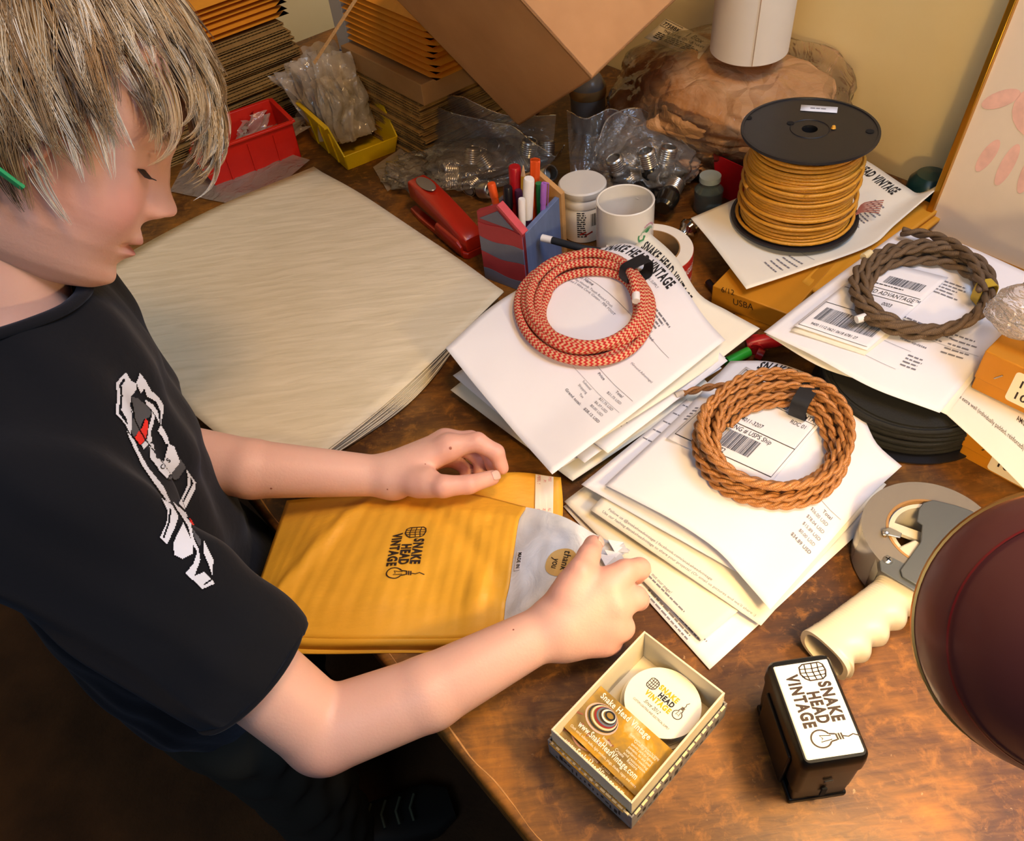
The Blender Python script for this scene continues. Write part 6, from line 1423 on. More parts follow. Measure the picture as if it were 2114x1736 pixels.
def hand_sdf(H):
    fing = [[(P(*a[:3]), a[3]) for a in c] for c in H['fingers']]; bb = np.array([q for c in fing for q, _ in c] + [q for a in H['palm'] for q in (a[0], a[2])]); c0 = bb.mean(0); R0_ = np.linalg.norm(bb - c0, axis=1).max() + .03
    def f(p):
        out = np.full(len(p), 1.0); near = np.linalg.norm(p - c0, axis=1) < R0_ + .05
        if not near.any(): return out
        q = p[near]; d = None
        for a, ra, b, rb in H['palm']: e = cone(q, a, b, ra, rb); d = e if d is None else smin(d, e, .010)
        g = None
        for ci, c in enumerate(fing):
            e = None
            for (a, ra), (b, rb) in zip(c[:-1], c[1:]): x = cone(q, a, b, ra, rb); e = x if e is None else smin(e, x, .0035)
            g = e if g is None else smin(g, e, .0012)
        out[near] = smin(d, g, .009); return out
    return f, fing
fR, fingR = hand_sdf(RH); fL, fingL = hand_sdf(LH)
HX = {}
E_ = ray(215, 380); xi = nrm(RT - E_ * (RT @ E_)); ui = -nrm(np.cross(xi, E_)) ; ui = ui if ui @ UP > 0 else -ui
Xh = nrm(.89 * xi - .455 * ui + .06 * E_); Zh = .455 * xi + .89 * ui; Zh = nrm(Zh - Xh * (Zh @ Xh)); Yh = nrm(np.cross(Zh, Xh))
al = math.radians(4); Zh = Zh * math.cos(al) - E_ * math.sin(al); Zh = nrm(Zh - Xh * (Zh @ Xh)); Yh = np.cross(Zh, Xh)
HS = .0103                                   # one head unit (about a centimetre)
OH_ = Q(304, 338, .705) - Xh * 7.3 * HS + Yh * 3.1 * HS
hw = lambda x, y, z: OH_ + (Xh * x + Yh * y + Zh * z) * HS
NB = hw(-2.2, 0, -6)
def body_sdf(p):
    d = cone(p, SR_, ER, .040, .0345); d = smin(d, cone(p, ER, F1, .0355, .0310), .005); d = smin(d, cone(p, F1, WR_, .0310, .0225), .005)
    e = cone(p, SL_, EL, .040, .034); e = smin(e, cone(p, EL, F2, .034, .0305), .005); e = smin(e, cone(p, F2, WL, .0305, .0200), .005)
    d = np.minimum(d, e)
    d = smin(d, ell(p, MID + V3(0, 0, -.10) - Ft * .02, (.078, .118, .16), MT), .03); d = smin(d, ell(p, MID + V3(0, 0, -.34) - Ft * .02, (.085, .118, .17), MT), .04)
    d = smin(d, cone(p, NK + V3(0, 0, -.05) - Ft * .016, NB, .049, .046), .03)
    d = smin(d, fR(p), .010); d = smin(d, fL(p), .010); return d
def lap(v, f, it):
    e = np.concatenate([f[:, [0, 1]], f[:, [1, 2]], f[:, [2, 3]], f[:, [3, 0]]]); e = np.concatenate([e, e[:, ::-1]]); n = np.bincount(e[:, 0], minlength=len(v))[:, None] + 1e-9; v = v.copy()
    for _ in range(it): v = v * .5 + .5 * np.stack([np.bincount(e[:, 0], v[e[:, 1], q], len(v)) for q in range(3)], 1) / n
    return v
vb, fb_ = surfnets(body_sdf, (-.58, .16, TZ - .46), (.16, .82, TZ + .48), .0022)
vb = lap(vb, fb_, 1)
# head as a height field around its own axis, sculpted in profile
prz = np.array([-11.3, -10.9, -10.4, -9.6, -8.8, -8.0, -7.3, -6.8, -6.3, -5.9, -5.3, -4.6, -3.5, -2, -.6, .6, 2, 3.6, 5.5, 7.4, 9, 10.3, 11.1, 11.5])
prf = np.array([2.0, 5.9, 7.4, 8.1, 8.25, 8.25, 8.3, 8.35, 8.4, 8.4, 8.4, 8.4, 8.4, 8.3, 8.15, 8.3, 8.85, 8.95, 8.6, 7.7, 6.3, 4.4, 2.6, .3])
prw = np.array([1.5, 3.0, 3.9, 4.7, 5.2, 5.6, 5.9, 6.1, 6.2, 6.3, 6.5, 6.7, 6.95, 7.1, 7.2, 7.3, 7.5, 7.6, 7.5, 6.9, 5.9, 4.4, 2.7, .3])
prb = np.array([1.5, -1.5, -3.0, -4.0, -4.8, -5.6, -6.3, -6.8, -7.2, -7.5, -8.0, -8.5, -9.1, -9.6, -9.9, -10.0, -10.0, -9.9, -9.4, -8.4, -7.0, -5.0, -3.2, -.6])
prc = np.array([1.8, 1.2, .6, .4, .2, 0, 0, 0, 0, 0, 0, 0, 0, 0, 0, 0, 0, 0, 0, 0, 0, 0, 0, 0])
zs = np.interp(np.linspace(0, 1, 190), np.linspace(0, 1, len(prz)), prz); nph = 220; hv = []; hc = []
def sm(a): k_ = np.array([1, 2, 3, 2, 1]) / 9; return np.convolve(np.r_[[a[0]] * 2, a, [a[-1]] * 2], k_, 'valid')
zf, zw, zb_, zc_ = [sm(sm(np.interp(zs, prz, a))) for a in (prf, prw, prb, prc)]
SKIN = np.array(lin('e1b29f')); PINKS = np.array(lin('cf8076')); LIP = np.array(lin('c0766e'))
def G_(x, c, s): return math.exp(-((x - c) / s) ** 2)
for i, z in enumerate(zs):
    for j in range(nph):
        th = 2 * PI * j / nph; c_, s_ = math.cos(th), math.sin(th); ex_ = 2 / 2.25
        rx = (zf[i] - zc_[i]) if c_ > 0 else (zc_[i] - zb_[i]); x = zc_[i] + rx * math.copysign(abs(c_) ** ex_, c_); y = zw[i] * math.copysign(abs(s_) ** (ex_ if c_ > 0 else .95), s_)
        if c_ > 0:
            ay_ = abs(y)
            # nose
            if -5.0 < z < 4:
                t_ = (z + 4.9) / 6.4; prof = 2.05 * math.exp(-((z + 2.75) / 1.25) ** 2) + 1.25 * math.exp(-((z + .7) / 1.9) ** 2)
                if z < -2.9: prof *= max(0, 1 - ((-2.9 - z) / 1.75) ** 1.6)
                wid_ = .62 + .85 * math.exp(-((z + 3.2) / 1.3) ** 2); x += prof * math.exp(-(ay_ / wid_) ** 2.4)
                x += .75 * math.exp(-((ay_ - 1.45) / .62) ** 2 - ((z + 3.4) / .85) ** 2)          # wings of the nose
                x -= .55 * math.exp(-((ay_ - .8) / .4) ** 2 - ((z + 4.35) / .35) ** 2)
            # eye socket, lid, brow, cheek
            x -= .85 * math.exp(-((ay_ - 2.9) / 1.5) ** 2 - ((z - .2) / 1.3) ** 2); x += .55 * math.exp(-((ay_ - 3.15) / 1.05) ** 2 - ((z + .05) / .8) ** 2)
            x -= .28 * math.exp(-((ay_ - 3.2) / 1.3) ** 2 - ((z - .85) / .22) ** 2)
            x -= .22 * math.exp(-((ay_ - 3.2) / 1.3) ** 2 - ((z + .75) / .18) ** 2)
            x += .35 * math.exp(-((ay_ - 3.0) / 2.0) ** 2 - ((z - 1.9) / .7) ** 2)
            b_ = .75 * math.exp(-((ay_ - 4.2) / 2.0) ** 2 - ((z + 4.2) / 2.4) ** 2); x += b_ * .7; y += math.copysign(b_ * .5, y)
            # mouth
            x += np.interp(z, [-8.1, -7.4, -6.85, -6.35, -5.95, -5.4, -4.6, -3.8], [0, .38, .72, .30, .80, .85, .40, 0]) * math.exp(-(ay_ / 2.3) ** 2.4) + .5 * math.exp(-(ay_ / 2.2) ** 2 - ((z + 9.4) / .9) ** 2)
            mw = math.exp(-(ay_ / 2.3) ** 4); x -= .38 * math.exp(-((z + 6.3) / .22) ** 2) * mw; x += .22 * (math.exp(-((z + 5.8) / .35) ** 2) + math.exp(-((z + 6.9) / .4) ** 2)) * mw
            x -= .30 * math.exp(-(ay_ / .35) ** 2 - ((z + 5.1) / .5) ** 2) + .25 * math.exp(-((ay_ - 2.5) / .5) ** 2 - ((z + 6.3) / .5) ** 2)
        hv.append(hw(x, y, z)); col = SKIN.copy()
        if c_ > 0:
            m_ = .55 * math.exp(-((abs(y) - 4.6) / 2.2) ** 2 - ((z + 3.6) / 2.4) ** 2) + .35 * math.exp(-(abs(y) / 1.6) ** 2 - ((z + 3.2) / 1.2) ** 2) + .4 * math.exp(-((abs(y) - 3) / 1.4) ** 2 - ((z + .6) / .5) ** 2); col = col * (1 - m_) + PINKS * m_
            m_ = min(1, math.exp(-(abs(y) / 2.1) ** 4) * (math.exp(-((z + 5.85) / .42) ** 4) + math.exp(-((z + 6.85) / .45) ** 4))) * .85; col = col * (1 - m_) + LIP * m_
        hc.append(col)
nb = len(vb); mb = MB(); mb.add(vb, [tuple(q) for q in fb_])
hf = [(i * nph + j, i * nph + (j + 1) % nph, (i + 1) * nph + (j + 1) % nph, (i + 1) * nph + j) for i in range(len(zs) - 1) for j in range(nph)] + [tuple(range(nph - 1, -1, -1)), tuple((len(zs) - 1) * nph + j for j in range(nph))]
mb.add(hv, hf)
# redder knuckles and fingertips
kn = [(q, .012) for c in fingR + fingL for q, _ in c[:-1]] + [(c[-1][0], .010) for c in fingR + fingL]; bc = np.tile(SKIN, (nb, 1)); m_ = np.zeros(nb)
for q, s_ in kn: m_ = np.maximum(m_, np.exp(-((vb - q) ** 2).sum(1) / s_ ** 2 / 2.2) * .42)
m_ = np.maximum(m_, np.exp(-((vb - (ER + V3(.0, -.03, -.02))) ** 2).sum(1) / .03 ** 2) * .5); bc = bc * (1 - m_[:, None]) + PINKS * m_[:, None]
sk = NT('skin'); at_ = sk.new('ShaderNodeAttribute'); at_.attribute_name = 'col'; v_ = sk.coord('Object'); n1 = sk.noise(v_, 18, 4); n2 = sk.noise(v_, 420, 2)
sk.col(sk.mix(sk.math('MULTIPLY', sk.ramp(n1, [(.4, (0, 0, 0)), (.8, (1, 1, 1))]), .25), at_.outputs['Color'], lin('cf9479'))); sk.p(Roughness=.48)
sk.b.inputs['Subsurface Weight'].default_value = .22; sk.b.inputs['Subsurface Radius'].default_value = (.012, .005, .003); sk.b.inputs['Subsurface Scale'].default_value = .5
sk.bump(sk.math('ADD', n2, sk.math('MULTIPLY', sk.noise(v_, 90, 3), .8)), .3, .0005)
bvbody = BVHTree.FromPolygons([Vector(p) for p in vb], [tuple(int(x) for x in q) for q in fb_])
boy = thing('person', 'blond boy in a black printed t-shirt filling a mailer at the table', 'person', tuple(V3(MID[0], MID[1], 0)))
body = obj('body', mb, sk.m, boy, world=True, smooth=180, cols=list(bc) + hc)
# small moles on the forearms
m = MB()
for q_, rr_ in ((P(560, 1008, .10), .0011), (P(800, 1010, .08), .0008), (P(900, 968, .10), .0012), (P(878, 958, .10), .0007), (P(930, 925, .12), .0016), (P(1060, 1300, .10), .0008)):
    dq = nrm(q_ - CAM); hh_ = bvbody.ray_cast(Vector(CAM), Vector(dq))
    if hh_[0] is not None: m.lathe([(.0001, rr_ * .3), (rr_, 0)], 10, M=np.array([nrm(np.cross(np.array(hh_[1]), (0, 0, 1))), nrm(np.cross(np.array(hh_[1]), np.cross(np.array(hh_[1]), (0, 0, 1)))), np.array(hh_[1])]).T, c=np.array(hh_[0]) + np.array(hh_[1]) * .0002)
obj('mole', m, mat('mole_brown', '9a5a48', .5), boy, world=True, smooth=180)
NAIL = mat('fingernail', 'e3b3a4', .25, coat=.4)
def nail(tip, prev, nrm_, w_=.0052, l_=.0095, r_=.0088, up_=.0):
    d = nrm(tip - prev); n_ = nrm(nrm_ - d * (nrm_ @ d)); s_ = np.cross(d, n_); m = MB()
    def fn(a, b):
        x = (a - .5) * 2; y = (b - .35); k_ = 1 - .25 * abs(2 * b - 1) ** 3; return tip + d * (y * l_) + s_ * (x * w_ * k_) + n_ * (math.sqrt(max(0, r_ ** 2 - (x * w_ * .85) ** 2)) + .0005 - .0010 * max(0, b - .7) * 3)
    m.grid(fn, 8, 6); obj('fingernail', m, NAIL, boy, world=True, smooth=180, solid=.0003)
nail(fingR[0][-1][0], fingR[0][-2][0], -E_ * 1.0 + V3(-.1, -.3, .5), r_=.0088)
nail(fingL[0][-1][0], fingL[0][-2][0], V3(.05, -.45, .8), r_=.0080)
# lashes and brow
LASH = mat('dark_lash', '2b211c', .6); m = MB()
for q in range(15):
    f = q / 14; y = -(2.3 + 2.0 * f); a = hw(7.35 - .55 * f * f - .1, y - .0, -.55 + .10 * math.sin(PI * f)); b = a + (Xh * (.75 - .1 * f) - Zh * .35 - Yh * (.05 + .35 * f)) * HS; c_ = b + (Xh * .35 + Zh * .02 - Yh * .15) * HS; m.tube([a, (a + b) / 2, b, c_], [.0006, .0005, .0003, .0001], 4)
m.tube([hw(7.42 - .55 * f * f, -(2.2 + 2.2 * f), -.60 + .12 * math.sin(PI * f)) for f in np.linspace(0, 1, 12)], .0006, 5); obj('eyelashes', m, LASH, boy, world=True)
m = MB(); r = random.Random(4)
for q in range(60):
    f = r.random(); a = hw(8.75 - 1.2 * f * f, -(1.4 + 3.4 * f), 2.0 + .45 * math.sin(PI * f * .8) + r.uniform(-.25, .25)); m.tube([a, a + (-Yh * .8 - Xh * .25 * f + Zh * .15 + Xh * .08) * HS], [.0004, .0001], 3)
obj('eyebrow', m, mat('brow_hair', '8a6b4a', .7), boy, world=True)
# ear, mostly under the hair
m = MB(); m.loft([[hw(-.6 + k_ * (1.9 * math.cos(a)) + .2, -6.95 - q * .4, -1.2 + k_ * (2.9 * math.sin(a))) for a in np.linspace(0, 2 * PI, 25)[:-1]] for q, k_ in ((0, .75), (.6, 1), (1.5, 1.02), (1.9, .9), (1.6, .68), (1.0, .5))]); obj('ear', m, mat('ear_skin', 'd9a08c', .5, sss=.1), boy, world=True, smooth=180)
m = MB(); m.tube(crom([hw(-9, -6.2, -2.6), hw(-4.5, -8.0, -3.3), hw(-1.4, -8.7, -4.0), hw(.8, -7.9, -4.7)], 16), .0018, 8, flat=1.6); obj('green_strap', m, mat('green_band', '2fae6e', .4), boy, world=True)
# hair: locks that grow from the crown and fall with gravity
grav = V3(0, 0, -1); r = random.Random(21); m = MB(); cols = []
HCc, HR = np.array([-.6, 0, 1.6]), np.array([9.75, 7.9, 10.2]); crown = nrm(V3(-.45, .05, .9))
def h2w(q): return hw(*q)
gh = np.array([grav @ Xh, grav @ Yh, grav @ Zh])
PAL = [np.array(lin(c_)) for c_ in ('6b5338', '967a54', 'bea47a', 'dac8a6', 'f0e8d6', 'b08a55')]
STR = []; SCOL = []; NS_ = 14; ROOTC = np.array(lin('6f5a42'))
def lock(d, L, k_children, spread, seed, grv=.15, curl=0.0):
    base = HCc + HR * d; tang = nrm(d - crown * 1.0); tang = nrm(tang - d * (tang @ d))
    dirv = nrm(tang * 1.0 + d * .42); p = base * 1.0; pts = [p.copy()]; n = NS_; st = L / (n - 1); sw = r.uniform(-.28, .28); side = np.cross(d, tang)
    for i in range(n - 1):
        f_ = i / n; dirv = nrm(dirv + gh * grv * (1 - .4 * f_) + side * sw * .25 + tang * .05 - V3(1, 0, .1) * curl * f_ * f_); p = p + dirv * st; rel = (p - HCc) / (HR * 1.03); l_ = np.linalg.norm(rel)
        if l_ < 1.0: p = HCc + HR * 1.03 * rel / l_; dirv = nrm(p - pts[-1])
        pts.append(p.copy())
    pts = np.array(pts); c_ = PAL[r.choices(range(6), (2, 4, 5, 4, 3, 1.2))[0]]; f = np.linspace(0, 1, n)[:, None]
    for q in range(k_children):
        o1, o2 = r.gauss(0, spread), abs(r.gauss(0, spread)); w_ = (1 - f) ** .7 * 1.0 + .30; ph = r.uniform(0, 6); kk_ = r.uniform(.80, 1.0); g = f[:, 0] * kk_ * (n - 1); a0 = np.minimum(g.astype(int), n - 2); fr_ = (g - a0)[:, None]
        pp = pts[a0] * (1 - fr_) + pts[a0 + 1] * fr_; pp = pp + side * o1 * w_ + d * o2 * w_ * .7 + side * .07 * np.sin(f * 5 + ph) * f
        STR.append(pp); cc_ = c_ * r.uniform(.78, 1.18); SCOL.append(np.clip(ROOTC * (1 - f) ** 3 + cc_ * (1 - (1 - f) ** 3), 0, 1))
def hairy(d):
    x, y, z = HCc + HR * d
    if z < 1.0 and x > .5: return False
    if x > 5.2 and z < 6.2: return False
    if x > 2.8 and z < 3.4: return False
    return z > -3.6
cnt = 0
while cnt < 760:
    d = nrm(V3(r.gauss(0, 1), r.gauss(0, 1), r.gauss(.2, 1)))
    if not hairy(d): continue
    front = d[0] > .45; sidef = d[0] > .12 and abs(d[1]) > .45
    L = r.uniform(3.0, 5.0) if sidef else r.uniform(5.5, 8.0) if front else (r.uniform(6.0, 9.0) if d[2] > .1 else r.uniform(3.6, 5.8)); lock(d, L, 20, .36, cnt, .16 if not front else .12, .30 if front else 0); cnt += 1
for q in range(70):       # longer fringe in front of the forehead
    d = nrm(V3(.70 + r.gauss(0, .10), r.uniform(-.60, .40), .68 + r.gauss(0, .1))); lock(d, r.uniform(7.0, 10.0), 20, .34, q, .07, .6)
A_ = np.array(STR); N_s = len(A_); A_ = OH_ + HS * (A_[..., :1] * Xh + A_[..., 1:2] * Yh + A_[..., 2:] * Zh)
T_ = np.gradient(A_, axis=1); T_ /= np.linalg.norm(T_, axis=2, keepdims=True); X_ = np.cross(T_, np.array([.3, .5, .81])); X_ /= np.linalg.norm(X_, axis=2, keepdims=True) + 1e-9; Y_ = np.cross(T_, X_)
rad_ = .00042 * rng.uniform(.6, 1.3, (N_s, 1, 1)) * (1 - .75 * np.linspace(0, 1, NS_)[None, :, None] ** 2)
HV = np.stack([A_ + rad_ * (math.cos(q) * X_ + math.sin(q) * Y_) for q in (0, 2.094, 4.189)], 2).reshape(-1, 3)
idx = np.arange(N_s)[:, None, None] * NS_ * 3 + np.arange(NS_ - 1)[None, :, None] * 3; k3 = np.arange(3)[None, None]; k4 = (k3 + 1) % 3
HF = np.stack([idx + k3, idx + k4, idx + 3 + k4, idx + 3 + k3], -1).reshape(-1, 4)
m.v = [tuple(p) for p in HV]; m.f = [tuple(p) for p in HF.tolist()]; m.mi = [0] * len(m.f)
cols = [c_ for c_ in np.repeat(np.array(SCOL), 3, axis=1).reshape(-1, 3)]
nhv = len(m.v)
def scalp(a, b):
    th = a * 2 * PI; ph = (b - .5) * PI; d = V3(math.cos(ph) * math.cos(th), math.cos(ph) * math.sin(th), math.sin(ph)); q = HCc + HR * 1.01 * d
    ok = hairy(d); return h2w(q if ok else HCc + HR * .86 * d)
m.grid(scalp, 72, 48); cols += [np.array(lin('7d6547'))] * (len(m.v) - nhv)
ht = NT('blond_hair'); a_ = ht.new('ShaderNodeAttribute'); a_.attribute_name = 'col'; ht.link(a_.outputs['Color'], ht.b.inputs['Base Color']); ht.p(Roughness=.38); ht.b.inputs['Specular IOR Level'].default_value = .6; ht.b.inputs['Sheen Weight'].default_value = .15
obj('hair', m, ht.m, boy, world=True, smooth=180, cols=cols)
# t-shirt
hemc = SR_ + (ER - SR_) * .70; hd_ = nrm(ER - SR_); nkd = nrm(NB - NK)
def shirt_base(p):
    d = ell(p, MID + V3(0, 0, -.085) - Ft * .020, (.106, .146, .160), MT); d = smin(d, ell(p, MID + V3(0, 0, -.28) - Ft * .022, (.108, .144, .20), MT), .05); d = smin(d, ell(p, MID + V3(0, 0, -.40) - Ft * .01, (.118, .150, .14), MT), .04)
    d = smin(d, cone(p, NK + V3(0, 0, -.022), SR_ + V3(0, 0, .004), .056, .054), .05); d = smin(d, cone(p, NK + V3(0, 0, -.022), SL_ + V3(0, 0, .002), .056, .052), .05)
    e = cone(p, SR_, hemc + hd_ * .03, .064, .0560); e = np.maximum(e, (p - hemc - hd_ * .004) @ hd_)
    d = smin(d, e, .028)
    hl = SL_ + (EL - SL_) * .70; dl = nrm(EL - SL_); e = cone(p, SL_, hl + dl * .03, .060, .050); e = np.maximum(e, (p - hl) @ dl); d = smin(d, e, .028)
    return d
def shirt_sdf(p):
    d = shirt_base(p)
    d = np.maximum(d, -cone(p, NK + nkd * -.030 - Ft * .014, NK + nkd * .10 - Ft * .014, .0595, .0745))
    # folds radiating from the armpit and across the chest
    q = p - (SR_ + Ft * .04 + V3(0, 0, -.07)); a = q @ hd_; b = q @ nrm(np.cross(hd_, Ft)); w_ = np.exp(-(q * q).sum(1) / .16 ** 2)
    d = d + .0065 * w_ * np.sin(b * 80 + 22 * a) * (1 - np.exp(-((p - hemc) ** 2).sum(1) / .07 ** 2)) + .0022 * np.sin(p[:, 2] * 60 + p[:, 1] * 45 + 2 * np.sin(p[:, 0] * 40)) + .0012 * np.sin(p[:, 0] * 140 + p[:, 2] * 90 + p[:, 1] * 60)
    return np.maximum(d, TZ - .25 - p[:, 2])
vs_, fs_2 = surfnets(shirt_sdf, (-.62, .14, TZ - .50), (-.08, .88, TZ + .46), .0034)
st = NT('black_tshirt_cotton'); v_ = st.coord('Object'); st.col(lin('0d0f15')); st.p(Roughness=.9); st.b.inputs['Sheen Weight'].default_value = .10; st.b.inputs['Sheen Roughness'].default_value = .5; st.b.inputs['Sheen Tint'].default_value = (.6, .68, .9, 1); st.b.inputs['Specular IOR Level'].default_value = .2; st.bump(st.noise(v_, 30, 5), .3, .004)
vs_ = lap(vs_, fs_2, 4); mb = MB(); mb.add(vs_, [tuple(q) for q in fs_2]); tee = obj('tshirt', mb, st.m, boy, world=True, smooth=180); setp(tee, 'black short-sleeved cotton t-shirt')
# hem stitching and collar
def ring(c, ax_, rr, tube_, name, m_):
    a_ = nrm(np.cross(ax_, (0, 0, 1))); b_ = np.cross(ax_, a_); m = MB(); m.tube([c + (a_ * math.cos(t_) + b_ * math.sin(t_)) * rr for t_ in np.linspace(0, 2 * PI, 49)[:-1]], tube_, 8, closed=True, flat=.7); return obj(name, m, m_, boy, world=True, smooth=180)
ring(hemc - hd_ * .000, hd_, .0540, .0034, 'sleeve_hem', st.m)
ax0 = NK + nkd * -.030 - Ft * .014; ax1 = NK + nkd * .10 - Ft * .014; a_ = nrm(np.cross(nkd, Lt)); b_ = np.cross(nkd, a_); pts = []
for th in np.linspace(0, 2 * PI, 73)[:-1]:
    e_ = a_ * math.cos(th) + b_ * math.sin(th); ss = np.linspace(-.06, .10, 120); qq = np.array([ax0 + nkd * s_ + e_ * (.0605 + .15 * max(s_, 0)) for s_ in ss]); dd = np.maximum(shirt_base(qq), -1); k_ = np.where(dd > 0)[0]; k_ = k_[0] if len(k_) else 60; pts.append(qq[k_] - nkd * .001)
pts = np.array(pts)
for _ in range(3): pts = (np.roll(pts, 1, 0) + 2 * pts + np.roll(pts, -1, 0)) / 4
m = MB(); m.tube(pts, .0075, 10, closed=True, flat=.55, up=None); setp(obj('collar', m, st.m, tee, world=True, smooth=180), 'ribbed round collar')
# chest print, laid on the shirt
bvs = BVHTree.FromPolygons([Vector(p) for p in vs_], [tuple(int(x) for x in q) for q in fs_2])
def onshirt(px, py):
    d = ray(px, py); h = bvs.ray_cast(Vector(CAM), Vector(d)); 
    if h[0] is None: return None
    n_ = np.array(h[1]); n_ = n_ if n_ @ d < 0 else -n_; return np.array(h[0]) + n_ * .0016
def inpoly(x, y, P_):
    c_ = False; n = len(P_); j = n - 1
    for i in range(n):
        xi_, yi = P_[i]; xj, yj = P_[j]
        if (yi > y) != (yj > y) and x < (xj - xi_) * (y - yi) / (yj - yi) + xi_: c_ = not c_
        j = i
    return c_
Wp = [[(635, 518), (583, 578), (592, 640), (583, 730), (628, 780), (660, 840), (665, 790), (668, 720), (655, 690), (662, 640), (690, 605), (690, 575), (660, 560)],
      [(708, 522), (690, 570), (700, 600), (712, 625), (730, 600), (745, 640), (790, 665), (815, 720), (815, 790), (828, 720), (826, 680), (800, 640), (765, 610), (740, 565)],
      [(735, 655), (775, 680), (800, 720), (812, 790), (790, 745), (765, 705), (738, 680)],
      [(770, 720), (785, 745), (775, 790), (762, 830), (770, 870), (725, 915), (715, 890), (745, 860), (752, 800), (765, 760)], [(815, 790), (800, 820), (820, 845), (840, 885), (862, 890), (850, 850), (830, 810)],
      [(855, 885), (885, 900), (915, 975), (845, 1065), (795, 1010), (830, 975)], [(755, 885), (775, 885), (790, 960), (830, 975), (800, 1010), (760, 960)],
      [(640, 820), (680, 870), (700, 920), (750, 1010), (830, 1110), (865, 1190), (850, 1190), (780, 1090), (720, 1000), (682, 920), (650, 850)],
      [(945, 1005), (995, 1080), (990, 1120), (935, 1225), (905, 1195), (950, 1100), (955, 1050)], [(820, 1170), (870, 1200), (905, 1260), (890, 1310), (850, 1400), (812, 1365), (845, 1290), (850, 1230)],
      [(930, 1290), (955, 1340), (985, 1400), (980, 1450), (930, 1475), (890, 1455), (880, 1400), (905, 1340)], [(880, 1190), (940, 1240), (970, 1300), (985, 1370), (1010, 1420), (1020, 1480), (990, 1560), (1040, 1540), (1085, 1585), (1090, 1600), (1030, 1625), (945, 1545), (985, 1500), (1005, 1440), (975, 1390), (955, 1310), (900, 1230)],
      [(1035, 1380), (1085, 1480), (1080, 1560), (1060, 1500), (1035, 1440)]]
Dp = [[(625, 550), (600, 585), (608, 640), (598, 730), (645, 790), (640, 760), (612, 715), (618, 640), (612, 590), (632, 560)], [(965, 1040), (982, 1085), (935, 1180), (928, 1175), (970, 1085)], [(858, 1215), (868, 1225), (862, 1290), (835, 1370), (828, 1362), (852, 1290)], [(1035, 1600), (1075, 1575), (1078, 1582), (1040, 1608)]]
Rp = [[(735, 755), (750, 770), (748, 810), (738, 860), (710, 895), (680, 855), (695, 830), (720, 800)], [(965, 1258), (992, 1302), (982, 1312), (962, 1290)]]
Gp = [[(660, 640), (700, 650), (745, 690), (770, 720), (755, 750), (725, 760), (700, 830), (675, 850), (650, 800), (680, 740), (672, 690)], [(915, 960), (945, 1000), (905, 1060), (850, 1070), (880, 1020)], [(975, 1320), (1022, 1380), (1018, 1420), (990, 1370)]]
sets = {'white': MB(), 'red': MB(), 'grey': MB()}; step = 2.0; cache = {}
def cpt(ix, iy):
    if (ix, iy) not in cache: cache[(ix, iy)] = onshirt(230 + ix * step, 765 + iy * step)
    return cache[(ix, iy)]
for iy in range(int(455 / step)):
    for ix in range(int(220 / step)):
        X, Y = (230 + (ix + .5) * step) * 2.48, (765 + (iy + .5) * step - 560) * 2.48; key = None
        if any(inpoly(X, Y, q) for q in Rp): key = 'red'
        elif any(inpoly(X, Y, q) for q in Wp) and not any(inpoly(X, Y, q) for q in Dp): key = 'white'
        elif any(inpoly(X, Y, q) for q in Gp): key = 'grey'
        if not key: continue
        q = [cpt(ix, iy), cpt(ix + 1, iy), cpt(ix + 1, iy + 1), cpt(ix, iy + 1)]
        if any(a is None for a in q) or max(np.linalg.norm(q[0] - a) for a in q) > .02: continue
        sets[key].add(q, [(0, 3, 2, 1)])
for key, c_ in (('white', 'd9dfee'), ('red', 'e02a22'), ('grey', '4c4f57')):
    if sets[key].v: obj(key + '_print', sets[key], mat('print_' + key, c_, .8), tee, world=True, smooth=180)
def lettering(ch, px, py, s_, an):
    vs, fs = glyphs(ch, .03); m = MB(); ca, sa = math.cos(an), math.sin(an); pts = []
    for a, b in vs: q = onshirt(px + s_ * (a * ca + b * sa), py + s_ * (a * sa - b * ca)); pts.append((q if q is not None else CAM) - ray(px, py) * .0008)
    m.add(pts, fs); return m
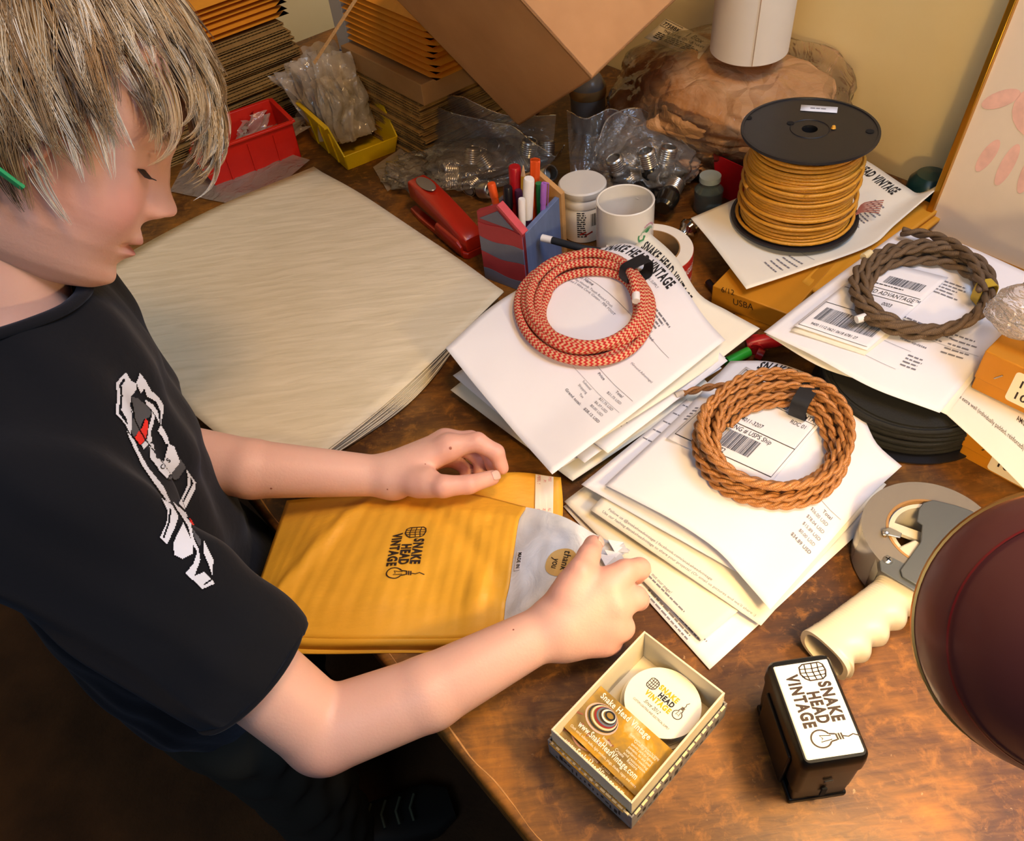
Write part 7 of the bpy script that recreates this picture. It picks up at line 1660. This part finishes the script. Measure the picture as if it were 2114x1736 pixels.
for ch, px, py in (('C', 333, 972), ('S', 346, 955)): obj('print_letter', lettering(ch, px, py, 9, -.9), INK, tee, world=True, smooth=0)
# trousers, shoes
def pants_sdf(p):
    d = ell(p, MID + V3(0, 0, -.44) - Ft * .01, (.112, .145, .13), MT)
    for s_ in (-1, 1):
        hp = MID + V3(0, 0, -.50) + Lt * .070 * s_; kn_ = V3(hp[0], hp[1], .33) + Lt * .012 * s_ + Ft * .01; an = V3(kn_[0], kn_[1], .085) - Ft * .01
        d = smin(d, cone(p, hp, kn_, .084, .064), .03); d = smin(d, cone(p, kn_, an, .064, .058), .02)
    d = d + .004 * np.sin(p[:, 2] * 70 + 3 * np.sin(p[:, 1] * 40)) * np.sin(p[:, 1] * 60 + p[:, 0] * 50)
    return np.maximum(d, .075 - p[:, 2])
vp, fp = surfnets(pants_sdf, (-.66, .18, .04), (-.10, .86, TZ - .08), .006); mb = MB(); mb.add(vp, [tuple(q) for q in fp]); o_ = obj('trousers', mb, mat('black_trousers', '24241e', .9, bump=.3, bs=60), boy, world=True, smooth=180)
for s_ in (-1, 1):
    hp = MID + Lt * .085 * s_ + Ft * .03; b0_ = V3(hp[0], hp[1], .0); m = MB(); secs = []
    for f, w_, h_ in ((0, .024, .05), (.12, .034, .085), (.35, .036, .10), (.6, .042, .065), (.85, .044, .045), (1, .026, .03)):
        c_ = b0_ + Ft * (f * .24 - .09); secs.append([c_ + Lt * (w_ * math.copysign(abs(math.cos(a)) ** .7, math.cos(a))) + V3(0, 0, h_ / 2 + .002 + h_ / 2 * math.copysign(abs(math.sin(a)) ** .6, math.sin(a))) for a in np.linspace(0, 2 * PI, 21)[:-1]])
    m.loft(secs); sh_ = obj('shoe', m, mat('black_shoe', '161614', .6), boy, world=True, smooth=60)
    m = MB()
    for q in range(4): c_ = b0_ + Ft * (.02 + q * .022) + V3(0, 0, .098 - q * .011); m.tube([c_ - Lt * .02, c_ + V3(0, 0, .004), c_ + Lt * .02 + Ft * .012], .0022, 6)
    obj('shoelace', m, mat('grey_lace', '4a4f3c', .8), sh_, world=True)
